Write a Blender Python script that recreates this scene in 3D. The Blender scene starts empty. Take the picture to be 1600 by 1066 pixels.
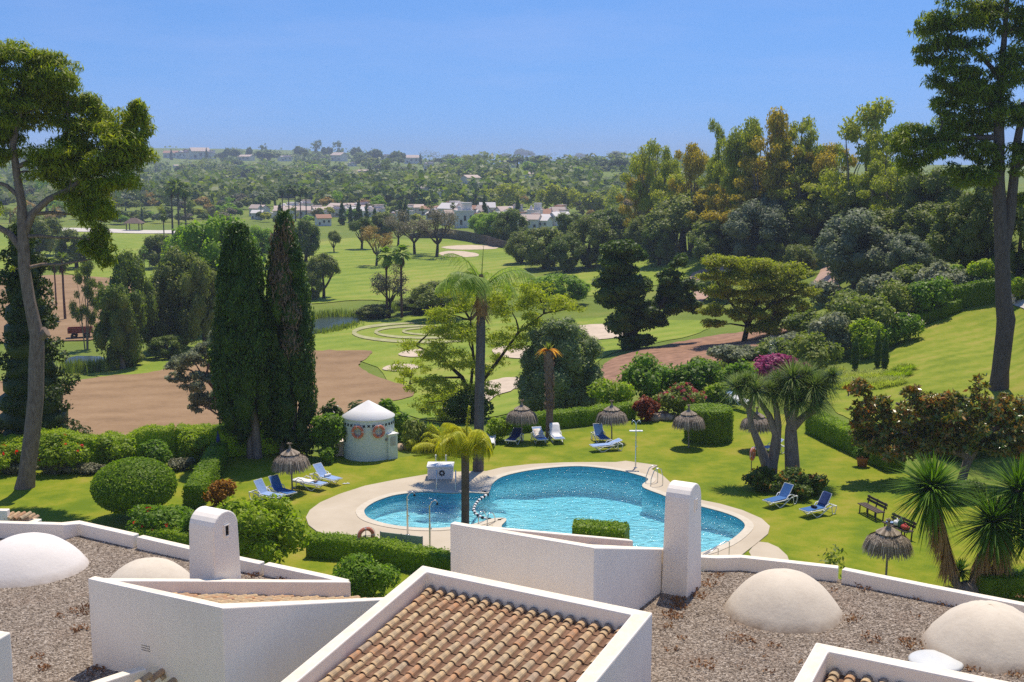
import bpy, bmesh, math, random
import numpy as np
from mathutils import Vector, Matrix
from mathutils.geometry import delaunay_2d_cdt

rng = np.random.default_rng(11)
random.seed(11)
SC = bpy.context.scene
COL = SC.collection

# ------------------------------------------------------------------ camera
H = 17.0
FPX = 1850.0                       # focal length in pixels of the 1600 px wide photograph
PITCH = math.atan(273.0 / FPX)
cam = bpy.data.cameras.new("camera")
cam_o = bpy.data.objects.new("camera", cam)
COL.objects.link(cam_o)
cam.sensor_width = 36.0
cam.lens = 36.0 * FPX / 1600.0
cam.clip_start = 0.1
cam.clip_end = 20000.0
cam_o.location = (0, 0, H)
cam_o.rotation_euler = (math.pi / 2 - PITCH, 0, 0)
SC.camera = cam_o

# ------------------------------------------------------------------ world, sun, exposure
SUN = Vector((0.118, 0.356, 0.927)).normalized()
world = bpy.data.worlds.new("World")
SC.world = world
world.use_nodes = True
wn = world.node_tree
wn.nodes.clear()
w_out = wn.nodes.new("ShaderNodeOutputWorld")
w_bg = wn.nodes.new("ShaderNodeBackground")
sky = wn.nodes.new("ShaderNodeTexSky")
sky.sky_type = 'NISHITA'
sky.sun_disc = False
sky.sun_elevation = math.asin(SUN.z)
sky.sun_rotation = math.atan2(SUN.x, SUN.y)
sky.altitude = 0.0
sky.air_density = 1.0
sky.dust_density = 0.3
sky.ozone_density = 3.0
w_bg.inputs['Strength'].default_value = 0.112
# look a little above the true direction, so the clear air stays blue down to the hills
w_tc = wn.nodes.new('ShaderNodeTexCoord')
w_ad = wn.nodes.new('ShaderNodeVectorMath'); w_ad.operation = 'ADD'; w_ad.inputs[1].default_value = (0, 0, 0.20)
w_nm = wn.nodes.new('ShaderNodeVectorMath'); w_nm.operation = 'NORMALIZE'
wn.links.new(w_tc.outputs['Generated'], w_ad.inputs[0]); wn.links.new(w_ad.outputs[0], w_nm.inputs[0]); wn.links.new(w_nm.outputs[0], sky.inputs['Vector'])
w_mx = wn.nodes.new('ShaderNodeMix'); w_mx.data_type = 'RGBA'; w_mx.blend_type = 'MULTIPLY'
w_mx.inputs[0].default_value = 1.0
# the blue deepens with height above the horizon
w_sz = wn.nodes.new('ShaderNodeSeparateXYZ'); wn.links.new(w_tc.outputs['Generated'], w_sz.inputs[0])
w_mr = wn.nodes.new('ShaderNodeMapRange'); w_mr.inputs['From Max'].default_value = 0.35
wn.links.new(w_sz.outputs['Z'], w_mr.inputs['Value'])
w_gr = wn.nodes.new('ShaderNodeMix'); w_gr.data_type = 'RGBA'; w_gr.inputs[6].default_value = (0.47, 0.66, 0.84, 1); w_gr.inputs[7].default_value = (0.36, 0.58, 0.86, 1)
wn.links.new(w_mr.outputs[0], w_gr.inputs[0]); wn.links.new(w_gr.outputs[2], w_mx.inputs[7])
wn.links.new(sky.outputs[0], w_mx.inputs[6]); # thin veil of high cloud, barely lighter than the blue
w_mp = wn.nodes.new('ShaderNodeMapping'); w_mp.inputs['Scale'].default_value = (1.2, 1.2, 7.0); w_mp.inputs['Rotation'].default_value = (0, 0.16, 0)
wn.links.new(w_tc.outputs['Generated'], w_mp.inputs['Vector'])
w_no = wn.nodes.new('ShaderNodeTexNoise'); w_no.inputs['Scale'].default_value = 2.2; w_no.inputs['Detail'].default_value = 7; w_no.inputs['Roughness'].default_value = 0.62
wn.links.new(w_mp.outputs[0], w_no.inputs['Vector'])
w_rp = wn.nodes.new('ShaderNodeMapRange'); w_rp.inputs['From Min'].default_value = 0.45; w_rp.inputs['From Max'].default_value = 0.75; w_rp.inputs['To Max'].default_value = 0.16
wn.links.new(w_no.outputs['Fac'], w_rp.inputs['Value'])
w_cl = wn.nodes.new('ShaderNodeMix'); w_cl.data_type = 'RGBA'; w_cl.inputs[7].default_value = (4.2, 4.1, 5.4, 1)
wn.links.new(w_rp.outputs[0], w_cl.inputs[0]); wn.links.new(w_mx.outputs[2], w_cl.inputs[6]); wn.links.new(w_cl.outputs[2], w_bg.inputs['Color'])
wn.links.new(w_bg.outputs[0], w_out.inputs['Surface'])

sun = bpy.data.lights.new("sun", 'SUN')
sun.energy = 3.15
sun.angle = math.radians(0.5)
sun.color = (1.0, 0.91, 0.78)
sun_o = bpy.data.objects.new("sun", sun)
COL.objects.link(sun_o)
sun_o.location = (20, 60, 120)
sun_o.rotation_euler = (-SUN).to_track_quat('-Z', 'Y').to_euler()

SC.view_settings.view_transform = 'Standard'
SC.view_settings.look = 'None'
SC.view_settings.exposure = 0.70
SC.view_settings.gamma = 1.0
SC.view_settings.use_curve_mapping = False
SC.render.engine = 'CYCLES'
cy = SC.cycles
cy.max_bounces = 8
cy.diffuse_bounces = 5
cy.glossy_bounces = 2
cy.transmission_bounces = 3
cy.transparent_max_bounces = 10
cy.volume_bounces = 0
cy.use_denoising = False
cy.use_adaptive_sampling = False
cy.caustics_reflective = False
cy.caustics_refractive = False
cy.sample_clamp_direct = 10.0
cy.sample_clamp_indirect = 6.0
try:
    cy.denoiser = 'OPENIMAGEDENOISE'
except Exception:
    pass

# ------------------------------------------------------------------ rays: a photo pixel as a direction from the camera
_cp, _sp = math.cos(PITCH), math.sin(PITCH)

def ray(px, py):
    u = (np.asarray(px, float) - 800.0) / FPX
    v = (533.0 - np.asarray(py, float)) / FPX
    return u, _cp + v * _sp, -_sp + v * _cp

def G(px, py, z=0.0):
    "where the line of sight of a photo pixel meets height z"
    dx, dy, dz = ray(px, py)
    t = (z - H) / dz
    return float(dx * t), float(dy * t)

def G3(px, py, z):
    x, y = G(px, py, z)
    return Vector((x, y, z))

def V(px, py, Y):
    "where the line of sight meets the upright plane at distance Y"
    dx, dy, dz = ray(px, py)
    t = Y / dy
    return Vector((float(dx * t), Y, float(H + dz * t)))

# ------------------------------------------------------------------ mesh helpers
class Geo:
    def __init__(s):
        s.v = []; s.f = []; s.m = []; s.n = 0; s.sm = []

    def add(s, verts, faces, mat=0, smooth=False):
        verts = np.asarray(verts, dtype=np.float32).reshape(-1, 3)
        s.v.append(verts)
        if isinstance(faces, np.ndarray):
            s.f.append(faces.astype(np.int32) + s.n)
            k = len(faces)
        else:
            by = {}
            for fc in faces:
                by.setdefault(len(fc), []).append(fc)
            k = 0
            for L, fs in by.items():
                s.f.append(np.asarray(fs, dtype=np.int32) + s.n)
                s.m.append(np.full(len(fs), mat, np.int32)); s.sm.append(np.full(len(fs), smooth, bool))
            s.n += len(verts)
            return s
        s.m.append(np.full(k, mat, np.int32)); s.sm.append(np.full(k, smooth, bool))
        s.n += len(verts)
        return s

    def mesh(s, name, mats):
        me = bpy.data.meshes.new(name)
        v = np.concatenate(s.v)
        me.vertices.add(len(v))
        me.vertices.foreach_set('co', v.ravel())
        tot = np.concatenate([np.full(len(f), f.shape[1], np.int32) for f in s.f])
        loops = np.concatenate([f.ravel() for f in s.f])
        start = np.concatenate(([0], np.cumsum(tot)[:-1])).astype(np.int32)
        me.loops.add(len(loops))
        me.loops.foreach_set('vertex_index', loops)
        me.polygons.add(len(tot))
        me.polygons.foreach_set('loop_start', start)
        me.polygons.foreach_set('loop_total', tot)
        me.polygons.foreach_set('material_index', np.concatenate(s.m))
        me.polygons.foreach_set('use_smooth', np.concatenate(s.sm))
        for m in (mats if isinstance(mats, (list, tuple)) else [mats]):
            me.materials.append(m)
        me.update(calc_edges=True)
        return me

def link(name, me, parent=None, loc=None, rot=None, scale=None):
    o = bpy.data.objects.new(name, me)
    COL.objects.link(o)
    if parent is not None:
        o.parent = parent
    if loc is not None: o.location = loc
    if rot is not None: o.rotation_euler = rot
    if scale is not None: o.scale = scale
    return o

def tag(o, label=None, cat=None, group=None, kind=None):
    if label: o['label'] = label
    if cat: o['category'] = cat
    if group: o['group'] = group
    if kind: o['kind'] = kind
    return o

def thing(name, label, cat, loc=(0, 0, 0), rz=0.0, group=None):
    o = bpy.data.objects.new(name, None)
    o.empty_display_size = 0.2
    COL.objects.link(o)
    o.location = loc
    o.rotation_euler = (0, 0, rz)
    return tag(o, label, cat, group)

def build(name, geo, mats, parent=None, **kw):
    return link(name, geo.mesh(name, mats), parent, **kw)

def copy_tree(root, loc, rz, label, group=None, scale=None):
    r = root.copy(); COL.objects.link(r)
    r.location = loc; r.rotation_euler = (0, 0, rz)
    if scale is not None: r.scale = scale
    r['label'] = label
    if group: r['group'] = group
    elif 'group' in r.keys(): del r['group']
    for ch in list(root.children):
        c = ch.copy(); COL.objects.link(c); c.parent = r
        for g in ch.children:
            d = g.copy(); COL.objects.link(d); d.parent = c
    return r

def box(g, c, s, mat=0, rz=0.0, M=None):
    x, y, z = s[0] / 2, s[1] / 2, s[2] / 2
    v = np.array([(-x, -y, -z), (x, -y, -z), (x, y, -z), (-x, y, -z), (-x, -y, z), (x, -y, z), (x, y, z), (-x, y, z)])
    if M is not None:
        v = v @ np.array(M.to_3x3()).T
    elif rz:
        ca, sa = math.cos(rz), math.sin(rz)
        v = np.stack([v[:, 0] * ca - v[:, 1] * sa, v[:, 0] * sa + v[:, 1] * ca, v[:, 2]], 1)
    v = v + np.asarray(c, float)
    g.add(v, np.array([(0, 3, 2, 1), (4, 5, 6, 7), (0, 1, 5, 4), (1, 2, 6, 5), (2, 3, 7, 6), (3, 0, 4, 7)]), mat)
    return g

def tube(g, pts, rad, seg=8, mat=0, cap=True, smooth=True):
    pts = [Vector(p) for p in pts]
    n = len(pts)
    if not hasattr(rad, '__len__'): rad = [rad] * n
    vs = []
    ref = Vector((0.31, 0.17, 0.93))
    for i, p in enumerate(pts):
        d = (pts[min(i + 1, n - 1)] - pts[max(i - 1, 0)]).normalized()
        a = d.cross(ref)
        if a.length < 1e-3: a = d.cross(Vector((1, 0, 0)))
        a.normalize(); b = d.cross(a)
        for k in range(seg):
            t = 2 * math.pi * k / seg
            vs.append(p + (a * math.cos(t) + b * math.sin(t)) * rad[i])
    fs = []
    for i in range(n - 1):
        for k in range(seg):
            k2 = (k + 1) % seg
            fs.append((i * seg + k, i * seg + k2, (i + 1) * seg + k2, (i + 1) * seg + k))
    g.add(np.array([tuple(v) for v in vs]), np.array(fs), mat, smooth)
    if cap:
        for base in (0, (n - 1) * seg):
            g.add(np.array([tuple(vs[base + k]) for k in range(seg)]), [tuple(range(seg)) if base else tuple(reversed(range(seg)))], mat)
    return g

def lathe(g, prof, seg=24, mat=0, c=(0, 0, 0), smooth=True):
    c = np.asarray(c, float)
    ang = np.linspace(0, 2 * math.pi, seg, endpoint=False)
    v = np.concatenate([np.stack([r * np.cos(ang), r * np.sin(ang), np.full(seg, z)], 1) for r, z in prof]) + c
    fs = []
    for i in range(len(prof) - 1):
        for k in range(seg):
            k2 = (k + 1) % seg
            fs.append((i * seg + k, i * seg + k2, (i + 1) * seg + k2, (i + 1) * seg + k))
    g.add(v, np.array(fs), mat, smooth)
    return g

def torus(g, R, r, seg=24, s2=8, mat=None, M=Matrix()):
    vs, fs, ms = [], [], []
    for i in range(seg):
        a = 2 * math.pi * i / seg
        for j in range(s2):
            b = 2 * math.pi * j / s2
            p = M @ Vector(((R + r * math.cos(b)) * math.cos(a), (R + r * math.cos(b)) * math.sin(a), r * math.sin(b)))
            vs.append(tuple(p))
    for i in range(seg):
        for j in range(s2):
            fs.append((i * s2 + j, ((i + 1) % seg) * s2 + j, ((i + 1) % seg) * s2 + (j + 1) % s2, i * s2 + (j + 1) % s2))
    fs = np.array(fs)
    if callable(mat):
        ids = np.array([mat(k // s2) for k in range(len(fs))])
        g.add(np.array(vs), fs, 0, True)
        g.m[-1][:] = ids
    else:
        g.add(np.array(vs), fs, mat or 0, True)
    return g

def sphere_pts(n):
    d = rng.normal(size=(n, 3))
    return d / np.linalg.norm(d, axis=1, keepdims=True)

def ellipsoid(g, c, r, seg=10, rings=6, mat=0, jit=0.0, zmin=None):
    vs, fs = [], []
    for i in range(rings + 1):
        th = math.pi * i / rings
        for k in range(seg):
            ph = 2 * math.pi * k / seg
            j = 1 + random.uniform(-jit, jit)
            z = math.cos(th) * r[2] * j + c[2]
            if zmin is not None: z = max(z, zmin)
            vs.append((c[0] + math.sin(th) * math.cos(ph) * r[0] * j, c[1] + math.sin(th) * math.sin(ph) * r[1] * j, z))
    for i in range(rings):
        for k in range(seg):
            fs.append((i * seg + k, (i + 1) * seg + k, (i + 1) * seg + (k + 1) % seg, i * seg + (k + 1) % seg))
    g.add(np.array(vs), np.array(fs), mat, True)

# ------------------------------------------------------------------ leaves
def cards(P, N, size, aspect=1.7, T=None, jitter=0.35):
    "one rhombic leaf per point P, facing N; T: preferred direction of the leaf's long axis"
    n = len(P)
    N = N / (np.linalg.norm(N, axis=1, keepdims=True) + 1e-9)
    if T is None:
        T = rng.normal(size=(n, 3))
    T = T - N * np.sum(T * N, 1, keepdims=True)
    T = T / (np.linalg.norm(T, axis=1, keepdims=True) + 1e-9)
    B = np.cross(N, T)
    s = (size * rng.uniform(1 - jitter, 1 + jitter, n))[:, None]
    L = T * s * 0.5 * aspect ** 0.5
    W = B * s * 0.5 / aspect ** 0.5
    v = np.stack([P - L, P + W - L * 0.1, P + L, P - W - L * 0.1], 1).reshape(-1, 3)
    f = np.arange(4 * n).reshape(n, 4)
    return v, f

def cloud(g, C, R, n, size, shell=0.6, aspect=1.7, out=0.55, up=0.55, mat=0, zmin=None, tup=None, squash=None):
    "leaves spread through ellipsoids C (k,3) with radii R (k,3)"
    C = np.asarray(C, float).reshape(-1, 3); R = np.asarray(R, float)
    if R.ndim == 1: R = np.repeat(R[:, None], 3, 1) if len(R) == len(C) and len(C) != 3 else np.tile(R, (len(C), 1))
    w = (R[:, 0] * R[:, 2]) ** 1.0; w = w / w.sum()
    k = rng.choice(len(C), n, p=w)
    d = sphere_pts(n)
    r = shell + (1 - shell) * rng.random(n) ** 0.7
    r = r * rng.uniform(0.85, 1.08, n)
    P = C[k] + d * r[:, None] * R[k]
    N = d * out + rng.normal(size=(n, 3)) * 0.5
    N[:, 2] += up
    if zmin is not None:
        keep = P[:, 2] > zmin
        P, N = P[keep], N[keep]
    T = None
    if tup is not None:
        T = rng.normal(size=P.shape) * 0.4 + np.asarray(tup)
    v, f = cards(P, N, size, aspect, T)
    g.add(v, f, mat)
    return g

def blades(g, base, dirs, length, width, droop=0.3, mat=0, seg=3, wprof=None, side=None):
    "sword leaves: base (n,3), unit dirs (n,3)"
    n = len(base)
    L = length if hasattr(length, '__len__') else np.full(n, length)
    up = np.array([0, 0, 1.0])
    if side is None:
        side = np.cross(dirs, up)
        nn = np.linalg.norm(side, axis=1, keepdims=True)
        side = np.where(nn > 1e-3, side / (nn + 1e-9), np.array([1.0, 0, 0]))
    ts = np.linspace(0, 1, seg + 1)
    wp = wprof or (lambda t: (1 - t) ** 0.7 * 0.9 + 0.05)
    rows = []
    for t in ts:
        p = base + dirs * (L * t)[:, None]
        p[:, 2] -= droop * L * t * t
        w = width * wp(t) * 0.5
        rows.append(p - side * w); rows.append(p + side * w)
    v = np.stack(rows, 1)                       # n, 2(seg+1), 3
    f = []
    for i in range(seg):
        f.append(np.stack([np.arange(n) * 2 * (seg + 1) + 2 * i + q for q in (0, 1, 3, 2)], 1))
    g.add(v.reshape(-1, 3), np.concatenate(f), mat)
    return g

# ------------------------------------------------------------------ materials
def newmat(name):
    m = bpy.data.materials.new(name)
    m.use_nodes = True
    nt = m.node_tree
    nt.nodes.clear()
    out = nt.nodes.new('ShaderNodeOutputMaterial')
    return m, nt, out

def N_(nt, t, **kw):
    n = nt.nodes.new(t)
    for k, v in kw.items():
        if hasattr(n, k): setattr(n, k, v)
        else: n.inputs[k].default_value = v
    return n

def ramp(nt, fac, stops):
    r = nt.nodes.new('ShaderNodeValToRGB')
    el = r.color_ramp.elements
    while len(el) > 1: el.remove(el[-1])
    el[0].position = stops[0][0]; el[0].color = (*stops[0][1], 1)
    for p, c in stops[1:]:
        e = el.new(p); e.color = (*c, 1)
    nt.links.new(fac, r.inputs[0])
    return r.outputs[0]

def coords(nt, kind='Object'):
    return nt.nodes.new('ShaderNodeTexCoord').outputs[kind]

def noise(nt, vec, scale, detail=4, rough=0.6, out='Fac', dist=0.0):
    n = nt.nodes.new('ShaderNodeTexNoise')
    n.inputs['Scale'].default_value = scale
    n.inputs['Detail'].default_value = detail
    n.inputs['Roughness'].default_value = rough
    n.inputs['Distortion'].default_value = dist
    nt.links.new(vec, n.inputs['Vector'])
    return n.outputs[out]

def mixc(nt, fac, a, b, mode='MIX'):
    m = nt.nodes.new('ShaderNodeMix'); m.data_type = 'RGBA'; m.blend_type = mode
    for s, v in ((0, fac), (6, a), (7, b)):
        if isinstance(v, (int, float)): m.inputs[s].default_value = v
        elif isinstance(v, tuple): m.inputs[s].default_value = (*v, 1)
        else: nt.links.new(v, m.inputs[s])
    return m.outputs[2]

def math_(nt, op, a, b=None, clamp=False):
    m = nt.nodes.new('ShaderNodeMath'); m.operation = op; m.use_clamp = clamp
    for i, v in enumerate((a, b)):
        if v is None: continue
        if isinstance(v, (int, float)): m.inputs[i].default_value = v
        else: nt.links.new(v, m.inputs[i])
    return m.outputs[0]

def bsdf(nt, out, col, rough=0.7, spec=0.3, metal=0.0, bump=None, bstr=0.3, bdist=0.02):
    p = nt.nodes.new('ShaderNodeBsdfPrincipled')
    if isinstance(col, tuple): p.inputs['Base Color'].default_value = (*col, 1)
    else: nt.links.new(col, p.inputs['Base Color'])
    if isinstance(rough, (int, float)): p.inputs['Roughness'].default_value = rough
    else: nt.links.new(rough, p.inputs['Roughness'])
    p.inputs['Specular IOR Level'].default_value = spec
    p.inputs['Metallic'].default_value = metal
    if bump is not None:
        b = nt.nodes.new('ShaderNodeBump')
        b.inputs['Strength'].default_value = bstr
        b.inputs['Distance'].default_value = bdist
        nt.links.new(bump, b.inputs['Height'])
        nt.links.new(b.outputs[0], p.inputs['Normal'])
    nt.links.new(p.outputs[0], out.inputs['Surface'])
    return p

def simple(name, col, rough=0.6, spec=0.3, metal=0.0, var=0.15, scale=4.0, bstr=0.0, bdist=0.01):
    m, nt, out = newmat(name)
    tc = coords(nt)
    f = noise(nt, tc, scale, 5)
    c0 = tuple(max(0, x * (1 - var)) for x in col); c1 = tuple(min(1, x * (1 + var)) for x in col)
    c = ramp(nt, f, [(0.3, c0), (0.7, c1)])
    bsdf(nt, out, c, rough, spec, metal, f if bstr else None, bstr, bdist)
    return m

def leafmat(name, cols, trans=0.35, rough=0.5, spec=0.25, nscale=0.6, obj=0.25, tcol=None, gain=(2.45, 2.25, 1.0)):
    "cols: dark to light leaf colours; varied leaf by leaf, through the crown and from plant to plant"
    m, nt, out = newmat(name)
    cols = [tuple(min(0.9, q * k_ ) for q, k_ in zip(c, gain)) for c in cols]
    trans = min(0.5, trans + 0.10)
    geo = nt.nodes.new('ShaderNodeNewGeometry')
    oi = nt.nodes.new('ShaderNodeObjectInfo')
    f1 = geo.outputs['Random Per Island']
    f2 = noise(nt, coords(nt), nscale, 2)
    a = math_(nt, 'MULTIPLY', f1, 0.55)
    b = math_(nt, 'MULTIPLY', f2, 0.7)
    s = math_(nt, 'ADD', a, b)
    o = math_(nt, 'MULTIPLY', math_(nt, 'SUBTRACT', oi.outputs['Random'], 0.5), obj)
    s = math_(nt, 'SUBTRACT', math_(nt, 'ADD', s, o), 0.12, True)
    k = len(cols)
    c = ramp(nt, s, [(i / max(1, k - 1), cc) for i, cc in enumerate(cols)])
    p = nt.nodes.new('ShaderNodeBsdfPrincipled')
    p.inputs['Roughness'].default_value = rough
    p.inputs['Specular IOR Level'].default_value = spec
    nt.links.new(c, p.inputs['Base Color'])
    t = nt.nodes.new('ShaderNodeBsdfTranslucent')
    tc_ = mixc(nt, 1.0, c, tcol or (1.25, 1.45, 0.55), 'MULTIPLY')
    nt.links.new(tc_, t.inputs['Color'])
    mx = nt.nodes.new('ShaderNodeMixShader')
    mx.inputs[0].default_value = trans
    nt.links.new(p.outputs[0], mx.inputs[1]); nt.links.new(t.outputs[0], mx.inputs[2])
    nt.links.new(mx.outputs[0], out.inputs['Surface'])
    return m

def bark(name, c0, c1, scale=3.0):
    m, nt, out = newmat(name)
    tc = coords(nt)
    mp = nt.nodes.new('ShaderNodeMapping'); mp.inputs['Scale'].default_value = (1, 1, 0.25)
    nt.links.new(tc, mp.inputs['Vector'])
    f = noise(nt, mp.outputs[0], scale * 3, 6, 0.7)
    bsdf(nt, out, ramp(nt, f, [(0.3, c0), (0.7, c1)]), 0.9, 0.1, 0, f, 0.6, 0.05)
    return m
# ------------------------------------------------------------------ terrain heights
_ctrl_px = [
 (0,345,-3),(200,345,-3),(400,345,-3),(600,340,-3),(800,345,-3),(1000,370,-1),(-300,345,-3),
 (0,400,-4),(200,400,-4.5),(500,400,-4),(700,400,-4),(850,430,-4),(1000,430,-3),(-300,400,-4),
 (0,480,-6),(200,480,-6),(500,450,-5.5),(650,450,-5.5),(800,480,-5),(-300,480,-6),
 (520,505,-6.3),(700,480,-5.5),(620,530,-5),(800,540,-5),(950,500,-4.5),
 (100,560,-6.3),(300,560,-5.5),(500,560,-5),(0,600,-5),(200,620,-5),(400,620,-5),(550,600,-5),(650,600,-4.5),(700,640,-4),(850,600,-4),(-300,620,-5),
 (100,690,-3),(350,680,-3),(560,660,-3),(650,660,-2.5),(-300,690,-3),
 (950,560,-2.5),(1000,600,-1),(1100,540,-1.5),(1100,590,-0.5),(1170,530,-1),(1250,510,0),
 (1000,470,-3.5),(1090,430,-2),(1280,450,0),(1300,420,1),
 (1165,385,3),(1340,390,5),(1500,390,7),(1600,390,9),(1050,390,0),(1400,440,3.0),(1900,390,11),
 (1450,500,3),(1590,478,4.5),(1500,560,2),(1400,560,1.2),(1568,605,1.3),(1600,560,2.4),(1340,620,0.2),(1340,560,0.8),(1300,590,0.2),(1900,560,4),(1900,478,7),
]
_ctrl = [(*G(a, b, c), c) for a, b, c in _ctrl_px]
for a in (-0.7, -0.35):
    _ctrl += [(a*600, 600, -0.5), (a*900, 900, 2.0), (a*1400, 1400, 12), (a*2200, 2200, 40), (a*3100, 3100, 61), (a*4200, 4200, 30)]
for a in (-0.12,):
    _ctrl += [(a*600, 600, -0.5), (a*850, 850, 4), (a*1400, 1400, 15), (a*2200, 2200, 33), (a*3000, 3000, 47), (a*4200, 4200, 25)]
for a in (0.0, 0.12, 0.25):
    _ctrl += [(a*580, 580, 0.5), (a*800, 800, 8), (a*1150, 1150, 16.5), (a*1500, 1500, 20.0), (a*2200, 2200, 16), (a*3000, 3000, 15), (a*4200, 4200, 8)]
for a in (0.45, 0.7):
    _ctrl += [(a*560, 560, 9), (a*1000, 1000, 12), (a*1500, 1500, 18), (a*2600, 2600, 12), (a*4200, 4200, 6), (a*300, 300, 9)]
_ctrl += [(-20, 12, 0), (0, 12, 0), (20, 12, 0), (-30, 30, 0), (30, 30, 0), (0, 40, 0)]
_ctrl = np.array(_ctrl)

def _uv(x, y):
    y = np.maximum(y, 3.0)
    return np.stack([3.0 * x / y, 1.6 * np.log(y)], -1)

_cu = _uv(_ctrl[:, 0], _ctrl[:, 1])

def _phi(r2):
    return 0.5 * r2 * np.log(r2 + 1e-9)

_K = _phi(((_cu[:, None] - _cu[None]) ** 2).sum(-1)) + np.eye(len(_cu)) * 2e-3
_P = np.concatenate([np.ones((len(_cu), 1)), _cu], 1)
_A = np.block([[_K, _P], [_P.T, np.zeros((3, 3))]])
_w = np.linalg.solve(_A, np.concatenate([_ctrl[:, 2], np.zeros(3)]))

GARDEN_PX = [(-420,745),(-300,716),(0,700),(400,690),(620,686),(760,682),(1000,640),(1150,622),(1250,640),(1330,672),(1410,730),(1480,752),(1620,772),(2100,800)]
GARDEN = np.array([G(*p) for p in GARDEN_PX] + [(50, 10), (-60, 10), (-60, 45)])

def inside(poly, x, y):
    r = np.zeros(np.shape(x), bool)
    n = len(poly)
    for i in range(n):
        x1, y1 = poly[i]; x2, y2 = poly[(i + 1) % n]
        c = ((y1 > y) != (y2 > y)) & (x < (x2 - x1) * (y - y1) / (y2 - y1 + 1e-12) + x1)
        r ^= c
    return r

def poly_dist(poly, x, y):
    d = np.full(np.shape(x), 1e9)
    n = len(poly)
    for i in range(n):
        a = poly[i]; b = poly[(i + 1) % n]
        ab = b - a; L = (ab ** 2).sum() + 1e-12
        t = np.clip(((x - a[0]) * ab[0] + (y - a[1]) * ab[1]) / L, 0, 1)
        d = np.minimum(d, np.hypot(x - a[0] - t * ab[0], y - a[1] - t * ab[1]))
    return d

def T_exact(x, y):
    x = np.atleast_1d(np.asarray(x, float)); y = np.atleast_1d(np.asarray(y, float))
    u = _uv(x, y).reshape(-1, 2)
    z = np.empty(len(u))
    for s in range(0, len(u), 20000):
        q = u[s:s + 20000]
        z[s:s + 20000] = _phi(((q[:, None] - _cu[None]) ** 2).sum(-1)) @ _w[:-3] + _w[-3] + q @ _w[-2:]
    z = z.reshape(x.shape)
    ins = inside(GARDEN, x, y)
    near = (y < 130)
    d = np.full(x.shape, 99.0)
    if near.any():
        d[near] = poly_dist(GARDEN, x[near], y[near])
    k = np.clip(d / 7.0, 0, 1); k = k * k * (3 - 2 * k)
    z = np.where(ins, 0.0, z * k)
    return np.clip(z, -9, 60)

_ga = np.linspace(-1.6, 1.6, 641); _gl = np.linspace(np.log(6.0), np.log(4800.0), 820)
_gy = np.exp(_gl)[:, None] * np.ones_like(_ga)[None]
_gz = T_exact((_ga[None] * _gy).ravel(), _gy.ravel()).reshape(_gy.shape)

def T(x, y):
    "terrain height, read from a fine grid of bearings and distances"
    x = np.atleast_1d(np.asarray(x, float)); y = np.maximum(np.atleast_1d(np.asarray(y, float)), 6.01)
    i = np.clip((np.log(y) - _gl[0]) / (_gl[1] - _gl[0]), 0, len(_gl) - 1.001)
    j = np.clip((x / y - _ga[0]) / (_ga[1] - _ga[0]), 0, len(_ga) - 1.001)
    i0, j0 = i.astype(int), j.astype(int); u, v = i - i0, j - j0
    return (_gz[i0, j0] * (1 - u) * (1 - v) + _gz[i0 + 1, j0] * u * (1 - v) + _gz[i0, j0 + 1] * (1 - u) * v + _gz[i0 + 1, j0 + 1] * u * v)

def hit(px, py):
    "where the lines of sight of photo pixels meet the terrain"
    px = np.atleast_1d(np.asarray(px, float)); py = np.atleast_1d(np.asarray(py, float))
    dx, dy, dz = ray(px, py)
    ts = np.exp(np.linspace(np.log(22.0), np.log(4400.0), 290))
    lo = np.full(px.shape, ts[-2]); hi = np.full(px.shape, ts[-1])
    found = np.zeros(px.shape, bool)
    prev = ts[0]
    for t in ts[1:]:
        m = ~found
        if not m.any(): break
        z = H + dz[m] * t
        below = z <= T(dx[m] * t, dy[m] * t)
        idx = np.where(m)[0][below]
        lo[idx] = prev; hi[idx] = t; found[idx] = True
        prev = t
    for _ in range(18):
        mid = 0.5 * (lo + hi)
        b = H + dz * mid <= T(dx * mid, dy * mid)
        hi = np.where(b, mid, hi); lo = np.where(b, lo, mid)
    t = hi
    return np.stack([dx * t, dy * t, H + dz * t], -1)

# ------------------------------------------------------------------ ground materials
def grassmat(name, stops, scale=0.12, fine=9.0, stripe=None, bstr=0.4):
    m, nt, out = newmat(name)
    tc = coords(nt)
    f = noise(nt, tc, scale, 5, 0.65)
    f2 = noise(nt, tc, fine, 3, 0.7)
    f3 = noise(nt, tc, scale * 7, 3, 0.6)
    s = math_(nt, 'ADD', math_(nt, 'MULTIPLY', f, 0.50), math_(nt, 'ADD', math_(nt, 'MULTIPLY', f2, 0.22), math_(nt, 'MULTIPLY', f3, 0.28)))
    if stripe:
        w = nt.nodes.new('ShaderNodeTexWave'); w.inputs['Scale'].default_value = stripe[0]
        w.inputs['Distortion'].default_value = stripe[1]; w.inputs['Detail'].default_value = 2
        w.inputs['Detail Scale'].default_value = 0.4
        mp = nt.nodes.new('ShaderNodeMapping'); mp.inputs['Rotation'].default_value = (0, 0, stripe[2])
        nt.links.new(tc, mp.inputs[0]); nt.links.new(mp.outputs[0], w.inputs[0])
        s = math_(nt, 'ADD', s, math_(nt, 'MULTIPLY', math_(nt, 'SUBTRACT', w.outputs['Fac'], 0.5), stripe[3]))
    bsdf(nt, out, ramp(nt, s, stops), 0.85, 0.12, 0, f2, bstr, 0.04)
    return m

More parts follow.
